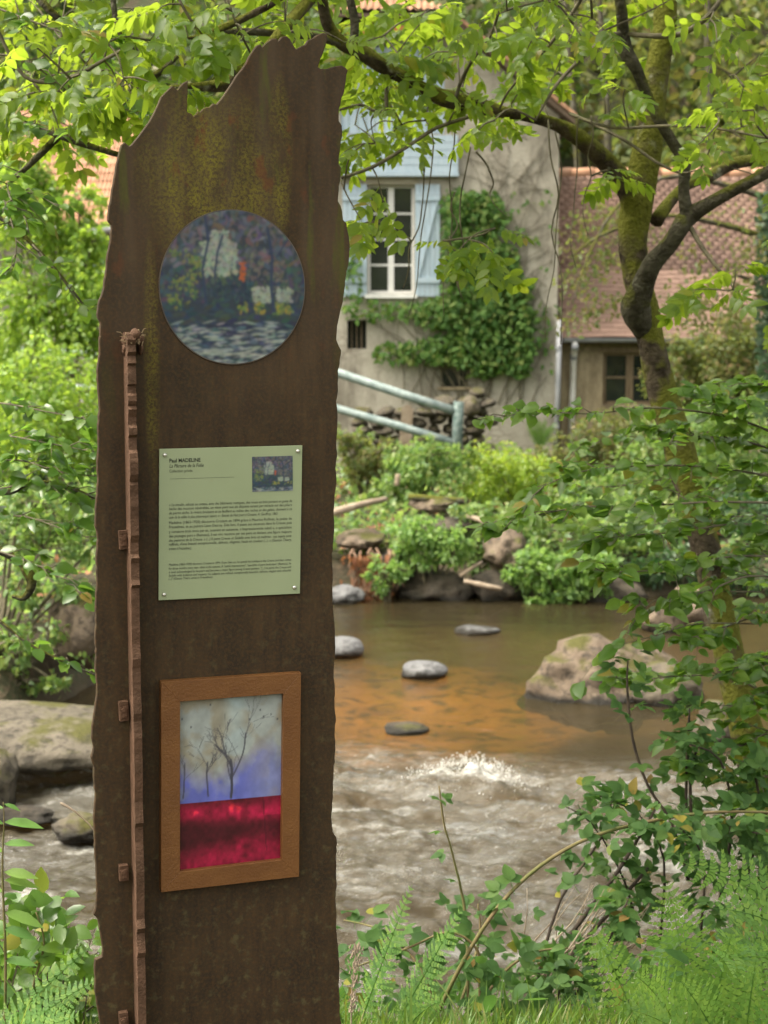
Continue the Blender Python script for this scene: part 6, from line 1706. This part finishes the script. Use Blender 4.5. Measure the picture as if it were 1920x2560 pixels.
cane(br, [(1200, 2540, 5.1, 5), (1200, 2440, 5.1, 5), (1190, 2370, 5.1, 4), (1120, 2330, 5.1, 3), (1020, 2370, 5.1, 3), (880, 2420, 5.1, 2)], 20, out)
cane(br, [(1100, 2560, 5.0, 4), (1050, 2420, 5.1, 4), (960, 2330, 5.2, 3), (860, 2300, 5.3, 2)], 18, out)
cane(br, [(1140, 2540, 5.1, 4), (1180, 2420, 5.3, 4), (1200, 2330, 5.4, 3), (1195, 2260, 5.4, 2)], 14, out)
cane(br, [(1180, 2540, 5.0, 4), (1260, 2430, 5.1, 4), (1340, 2380, 5.2, 3), (1420, 2370, 5.2, 2)], 22, out)
cane(br, [(1170, 2540, 5.1, 4), (1165, 2300, 5.2, 4), (1130, 2130, 5.2, 3), (1110, 2060, 5.2, 3), (1098, 1965, 5.2, 2)], 7, out, size=0.06)
emit_out(br, 'bramble', TRI, 'bramble', out, 200)
br2 = thing('bramble_thicket', ground_pt(1560, 2420, 5.9, 0.02), 'thicket of dark upright bramble stems under the hazel', 'bramble')
out = []
for ln, n in (([(1330, 2470, 5.7, 7), (1450, 2305, 5.7, 6), (1550, 2170, 5.7, 5), (1640, 2020, 5.7, 3)], 8), ([(1300, 2520, 5.6, 8), (1400, 2420, 5.6, 8), (1480, 2330, 5.7, 6), (1620, 2170, 5.8, 4)], 8), ([(1345, 2440, 5.6, 4), (1400, 2250, 5.7, 4), (1500, 2100, 5.8, 3), (1530, 2000, 5.9, 2)], 8), ([(1720, 2200, 5.9, 5), (1680, 2060, 5.9, 4), (1620, 1965, 5.9, 4), (1582, 1850, 5.9, 4), (1568, 1720, 5.9, 3), (1570, 1650, 5.9, 2)], 14), ([(1720, 2200, 6.0, 5), (1715, 2000, 6.0, 4), (1720, 1850, 6.0, 4), (1724, 1770, 6.0, 2)], 22), ([(1740, 2200, 6.0, 4), (1725, 1950, 6.0, 4), (1760, 1830, 6.0, 2)], 16), ([(1800, 2250, 6.0, 5), (1830, 2050, 6.0, 4), (1800, 1900, 5.9, 3), (1720, 1860, 5.8, 2)], 30), ([(1850, 2250, 6.0, 5), (1900, 2050, 6.0, 4), (1880, 1900, 5.9, 3)], 40), ([(1600, 2350, 5.9, 4), (1560, 2200, 5.9, 3), (1480, 2060, 5.8, 2), (1400, 2010, 5.8, 2)], 26), ([(1650, 2350, 5.8, 4), (1660, 2150, 5.8, 3), (1600, 2040, 5.7, 2), (1500, 1990, 5.7, 2)], 30), ([(1750, 2350, 5.6, 4), (1760, 2150, 5.6, 3), (1700, 2070, 5.5, 2)], 30), ([(1420, 2520, 5.5, 4), (1520, 2350, 5.5, 4), (1570, 2250, 5.5, 2)], 30), ([(1380, 2540, 5.4, 3), (1400, 2450, 5.4, 3), (1350, 2380, 5.4, 2)], 26), ([(1900, 2300, 5.7, 4), (1940, 2120, 5.7, 3), (1880, 2080, 5.7, 2)], 30)):
    cane(br2, ln, int(n * 1.7), out, 'darkstem', 0.085, 3)
emit_out(br2, 'bramble', TRI, 'bramble', out, 300)

# thin dry twigs tangled on the bank
mb = MB()
q0 = ground_pt(1360, 2480, 5.7, 0.02)
for k in range(34):
    x, y = random.uniform(1290, 1520), random.uniform(2380, 2500); an = random.uniform(0.2, 1.1); pts = []
    Yk = random.uniform(5.4, 6.0)
    for j in range(5):
        pts.append(P(x, y, Yk)); an += random.uniform(-.25, .25); x += math.sin(an) * 55; y -= math.cos(an) * 55
    mb.tube(pts, [0.004, 0.0035, 0.003, 0.002, 0.001], 4)
o = solo('dry_twigs', mb, M['drywood'], q0, 'tangle of thin dry twigs under the bramble', 'twigs'); o['kind'] = 'stuff'

# ------------------------------------------------------------------ ferns
def frond(root, base, tip, arch, wd, seed, pairs=20, nh=(0, -1, 0.5), start=0.14):
    rs = random.Random(seed)
    a, e = P(*base), P(*tip)
    ln = (e - a).length
    c_ = a.lerp(e, 0.5) + Vector(arch) * ln
    cur = lambda t_: a * (1 - t_) ** 2 + c_ * 2 * t_ * (1 - t_) + e * t_ * t_
    mb = MB()
    ts = [i / 14 for i in range(15)]
    mb.tube([cur(t_) for t_ in ts], [0.0035 * (1 - 0.8 * t_) for t_ in ts], 4)
    W = wd * ln * 1.12
    nh = Vector(nh).normalized()
    for i in range(pairs):
        t_ = start + (1 - start) * (i + 0.3) / pairs
        p = cur(t_); tg_ = (cur(min(1, t_ + 0.02)) - cur(t_ - 0.02)).normalized()
        sd = tg_.cross(nh).normalized(); nn_ = sd.cross(tg_).normalized()
        u = (t_ - start) / (1 - start)
        w_ = W * min(1, 0.45 + u * 2.4) * (1 - u) ** 0.75 + 0.006
        for s in (-1, 1):
            d_ = (sd * s + tg_ * 0.42 - nn_ * rs.uniform(-0.05, 0.22)).normalized()
            b_ = d_.cross(nn_).normalized()
            L_ = w_ * rs.uniform(0.88, 1.08); K_ = 6
            wp = min(0.34 * L_, 0.47 * ln * (1 - start) / pairs)
            vs = []; fs = []
            for j in range(K_):
                f0 = j / K_; q = 1 - f0 * 0.85
                x0 = p + d_ * L_ * f0 - nn_ * (0.10 * L_ * f0 * f0); x1 = p + d_ * L_ * (f0 + 0.85 / K_) - nn_ * (0.10 * L_ * f0 * f0)
                tipv = d_ * L_ * 0.55 / K_
                o = len(vs)
                vs += [x0, x1, x0 + tipv + b_ * wp * q, x1 + tipv * 0.8 + b_ * wp * q * 0.8, x0 + tipv - b_ * wp * q, x1 + tipv * 0.8 - b_ * wp * q * 0.8]
                fs += [(o, o + 1, o + 3, o + 2), (o + 1, o, o + 4, o + 5)]
            mb.add(vs, fs)
    me = mb.mesh('frond')
    kid('frond', me, M['fern'], root)
fa_ = thing('fern', ground_pt(1730, 2600, 4.75, 0.03), 'tall lacy fern standing upright in the grass', 'fern')
for k, (b_, t_, ar, wd, nh, np_) in enumerate((((1735, 2660, 4.65), (1668, 2208, 4.55), (0.03, 0, 0.04), 0.30, (0.1, -1, 0.25), 20), ((1620, 2660, 4.6), (1478, 2318, 4.5), (0.04, 0, 0.06), 0.27, (0.15, -1, 0.4), 15), ((1745, 2660, 4.6), (1940, 2360, 4.5), (0, 0, 0.12), 0.3, (0, -1, 0.5), 15), ((1740, 2660, 4.55), (1590, 2440, 4.35), (0, 0, 0.15), 0.34, (0, -1, 0.7), 13), ((1760, 2660, 4.55), (1830, 2330, 4.4), (0, 0, 0.1), 0.33, (0, -1, 0.4), 15))):
    frond(fa_, b_, t_, ar, wd, k, np_, nh)
fb_ = thing('fern', ground_pt(2010, 2420, 4.9, 0.03), 'broad glossy fern arching over the tall lacy one', 'fern')
for k, (b_, t_, ar, wd, nh, np_) in enumerate((((2060, 2330, 4.8), (1686, 2150, 4.65), (0.03, 0, 0.07), 0.24, (0.15, -1, 0.35), 13), ((2060, 2400, 4.75), (1790, 2272, 4.5), (0.02, 0, 0.14), 0.33, (0, -0.9, 0.7), 11), ((2060, 2480, 4.7), (1780, 2410, 4.35), (0, 0, 0.2), 0.33, (0, -0.8, 0.9), 11), ((2050, 2400, 4.8), (1905, 2170, 4.8), (0, 0, 0.12), 0.26, (0.1, -1, 0.4), 12))):
    frond(fb_, b_, t_, ar, wd, 20 + k, np_, nh)
fg_ = thing('fern', ground_pt(1840, 2640, 4.35, 0.03), 'low spreading fern in front of the tall lacy one', 'fern')
for k, (b_, t_, ar, wd, nh, np_) in enumerate((((1840, 2700, 4.35), (1700, 2450, 4.25), (0, 0, 0.12), 0.34, (0.1, -1, 0.5), 13), ((1850, 2700, 4.35), (1890, 2400, 4.25), (0, 0, 0.08), 0.3, (0, -1, 0.4), 14), ((1850, 2700, 4.35), (1990, 2470, 4.2), (0, 0, 0.14), 0.3, (0, -1, 0.6), 12), ((1835, 2700, 4.3), (1560, 2520, 4.15), (0, 0, 0.16), 0.3, (0, -1, 0.7), 13))):
    frond(fg_, b_, t_, ar, wd, 130 + k, np_, nh)
fc_ = thing('fern', ground_pt(900, 2600, 4.85, 0.03), 'young fern with a narrow frond rising beside the rusted slab', 'fern')
frond(fc_, (880, 2620, 4.8), (1030, 2212, 4.8), (-0.02, 0, -0.02), 0.13, 41, 22, (-0.75, -0.8, 0.3), 0.2)
frond(fc_, (890, 2640, 4.75), (800, 2440, 4.7), (0, 0, 0.1), 0.2, 42, 16)
fd_ = thing('fern', ground_pt(965, 2590, 4.85, 0.03), 'young fern with a half folded frond in front of the bramble', 'fern')
frond(fd_, (960, 2610, 4.8), (1152, 2270, 4.8), (0, 0, -0.03), 0.2, 43, 20, (-0.85, -0.5, 0.35), 0.2)
frond(fd_, (970, 2640, 4.75), (1110, 2500, 4.6), (0, 0, 0.2), 0.22, 44, 16)
fe_ = thing('fern', ground_pt(-60, 2600, 4.4, 0.03), 'fern with arching fronds at the foot of the rusted slab under the ivy', 'fern')
for k, (b_, t_, ar, wd) in enumerate((((-70, 2660, 4.4), (245, 2350, 4.5), (0, 0, 0.06), 0.12), ((-60, 2680, 4.4), (240, 2450, 4.4), (0, 0, 0.1), 0.18), ((-60, 2700, 4.4), (200, 2540, 4.25), (0, 0, 0.15), 0.2))):
    frond(fe_, b_, t_, ar, wd, 60 + k, 18, (0, -1, 0.7))
ff_ = thing('fern', ground_pt(1350, 1110, 27.0, 0.0), 'yellowish fern growing at the foot of the gable corner', 'fern')
for k in range(7):
    frond(ff_, (1352, 1125, 27.0), (1352 + 40 * math.sin(k * 1.1 - 3), 1045 + 10 * (k % 3), 26.9), (0, 0, 0.15), 0.2, 80 + k, 12)

# ------------------------------------------------------------------ ivy and saplings at the left foot
iv = thing('ground_ivy', ground_pt(60, 2500, 5.0, 0.0), 'dark glossy ivy tangle between the fern and the fast water', 'ivy')
out = []; mb = MB()
for k in range(90):
    x, y = random.uniform(-60, 260), random.uniform(2480, 2620); Yk = random.uniform(4.7, 5.6); pts = []; an = random.uniform(-1, 1)
    for j in range(5):
        pts.append(P(x, y, Yk)); an += random.uniform(-.4, .4); x += math.sin(an) * 60; y -= abs(math.cos(an)) * random.uniform(30, 80)
    mb.tube(pts, [0.004, 0.0035, 0.003, 0.002, 0.001], 4)
    for j in range(9):
        i = random.randint(0, 3); a = pts[i].lerp(pts[i + 1], random.random())
        out.append((tuple(a), (random.gauss(0, 1), -0.4, random.gauss(-0.3, .5)), (random.gauss(0, .5), -0.8, 0.7), 0.07 * random.uniform(0.6, 1.25)))
kid('stems', mb.mesh('stems'), M['twig'], iv)
emit_out(iv, 'givy', IVY + OVAL, 'hazel', out, 300)
sg = thing('sapling', ground_pt(0, 2500, 4.6, 0.0), 'slender sapling with pale pointed leaves at the left water edge', 'sapling')
mb = MB(); pts, rr = pxline([(10, 2640, 4.6, 4), (14, 2400, 4.6, 4), (6, 2180, 4.6, 3), (10, 2060, 4.6, 2), (8, 2005, 4.6, 1)], 4); mb.tube(pts, rr, 6); kid('stem', mb.mesh('stem', True), M['cane'], sg)
pos = []; D = []; Nn = []; ss = []
for y, s, ln in ((2010, 1, .05), (2020, -1, .06), (2055, 1, .11), (2060, -1, .1), (2110, 1, .09), (2130, -1, .1), (2180, 1, .1), (2200, 1, .1), (2230, -1, .11), (2280, 1, .12), (2320, 1, .1), (2340, -1, .1), (2400, 1, .1)):
    pos.append(tuple(P(10, y, 4.6))); D.append((s, random.uniform(-.5, .2), random.uniform(-.25, .3))); Nn.append((random.gauss(0, .3), -0.5, 1)); ss.append(ln)
emit(sg, 'sapl', [blade(0.34, (0.25, 0.55, 0.8), (0.8, 1.0, 0.6), 0.2, 0.15)], M['fern'], pos, D, Nn, ss, 40)
sg2 = thing('sapling', ground_pt(240, 2560, 4.7, 0.0), 'small broad leaved sapling tucked against the left edge of the rusted slab', 'sapling')
mb = MB(); pts, rr = pxline([(60, 2640, 4.7, 4), (80, 2480, 4.7, 4), (110, 2360, 4.7, 3), (90, 2280, 4.7, 2)], 4); mb.tube(pts, rr, 6); kid('stem', mb.mesh('stem', True), M['cane'], sg2)
pos = [tuple(P(random.uniform(20, 180), random.uniform(2230, 2420), 4.7)) for _ in range(30)]
emit(sg2, 'sapl2', OVAL, M['alder'], pos, rdir(30) + np.array([0, 0, .2]), rdir(30) * .5 + np.array([0, -.6, .8]), RNG.uniform(.05, .1, 30), 40)

# seed head and grass
sh_ = thing('seed_head', ground_pt(880, 2620, 4.5, 0.0), 'dry tan grass seed head beside the rusted slab', 'grass head')
mb = MB(); pts, rr = pxline([(880, 2700, 4.5, 2), (878, 2560, 4.5, 2), (882, 2450, 4.5, 1.6), (893, 2360, 4.5, 1)], 4); mb.tube(pts, rr, 5); kid('stalk', mb.mesh('stalk'), M['drywood'], sh_)
mb = MB()
for k in range(90):
    f = random.random(); c0 = P(893 - 12 * f + random.gauss(0, 7), 2362 + 170 * f, 4.5 + random.uniform(-.02, .02)); mb.tube([c0, c0 + Vector((random.uniform(-.006, .006), 0, 0.011))], [0.0032, 0.001], 5)
kid('seeds', mb.mesh('seeds'), M['drywood'], sh_)['kind'] = 'stuff'
sh2 = thing('seed_head', ground_pt(200, 2600, 4.6, 0.0), 'single bent dry grass stalk over the fast water', 'grass head')
mb = MB(); pts, rr = pxline([(300, 2640, 4.6, 2), (290, 2300, 4.6, 2), (245, 2100, 4.6, 2), (200, 2040, 4.6, 2), (160, 2012, 4.6, 4), (150, 2008, 4.6, 2)], 4); mb.tube(pts, rr, 5); kid('stalk', mb.mesh('stalk'), M['drywood'], sh2)

V = []; T = []; o = 0
for k in range(7500):
    X = random.uniform(-2.2, 2.4); Yk = random.uniform(4.05, 5.2)
    if X < 0 and Yk < 4.3 : continue
    zg = float(0)
    V.append((X, Yk, random.uniform(0.04, 0.10) * (1.0 if random.random() < 0.95 else 2.0)))
G = np.array(V); gzv = gz(G[:, 0], G[:, 1])
gv = []; gt = []
for (X, Yk, h), zg in zip(G, gzv):
    an = random.uniform(0, 6.28); be = random.uniform(0.1, 0.75) * h; wd = random.uniform(0.0022, 0.0055)
    dx, dy = math.cos(an), math.sin(an); sx_, sy_ = -dy * wd, dx * wd
    b0 = len(gv)
    for j, (f, wf) in enumerate(((0, 1), (0.4, 0.9), (0.75, 0.6))):
        cx_, cy_, cz_ = X + dx * be * f * f, Yk + dy * be * f * f, zg - 0.01 + h * (f - 0.25 * f * f * be / h)
        gv += [(cx_ - sx_ * wf, cy_ - sy_ * wf, cz_), (cx_ + sx_ * wf, cy_ + sy_ * wf, cz_)]
    gv.append((X + dx * be, Yk + dy * be, zg + h * (1 - 0.25 * be / h)))
    gt += [(b0, b0 + 1, b0 + 3), (b0, b0 + 3, b0 + 2), (b0 + 2, b0 + 3, b0 + 5), (b0 + 2, b0 + 5, b0 + 4), (b0 + 4, b0 + 5, b0 + 6)]
stuff('grass', np_mesh('grass', np.array(gv), np.array(gt)), M['grass']); tag(bpy.data.objects['grass'], 'long green grass round the foot of the rusted slab', 'grass')
# herbs of the near bank
n = 3800
X = RNG.uniform(-3.2, 3.6, n); Y = RNG.uniform(4.5, 8.2, n); z = gz(X, Y)
ok = (z > WATER + 0.02) & ((Y > 4.9) | (X > 0.2) | (X < -0.9)); X, Y, z = X[ok], Y[ok], z[ok]; n = len(X)
pos = np.stack([X, Y, z + 0.02 + RNG.random(n) * 0.22], 1)
stuff('bank_herbs', scatter_mesh('bank_herbs', OVAL + TRI, pos, frames(rdir(n) + np.array([0, 0, .2]), rdir(n) * .6 + np.array([0, -.2, .9])), RNG.uniform(0.04, 0.09, n), RNG.integers(0, 6, n)), M['bramble'])
tag(bpy.data.objects['bank_herbs'], 'mixed low herbs on the near bank', 'herbs')

# sets of look-alikes
for o in COL.objects:
    if o.parent is None and 'category' in o.keys() and 'group' not in o.keys():
        g_ = {'river_boulder': 'boulders of the river and its banks', 'fern': 'ferns of the banks', 'slope_tree_trunk': 'trunks on the wooded slope', 'sapling': 'saplings at the water edge', 'seed_head': 'dry grass heads'}.get(o.name.split('.')[0])
        if g_ is None and o['category'] == 'shrub' and o.name != 'hazel': g_ = 'shrubs of the far bank'
        if g_: o['group'] = g_
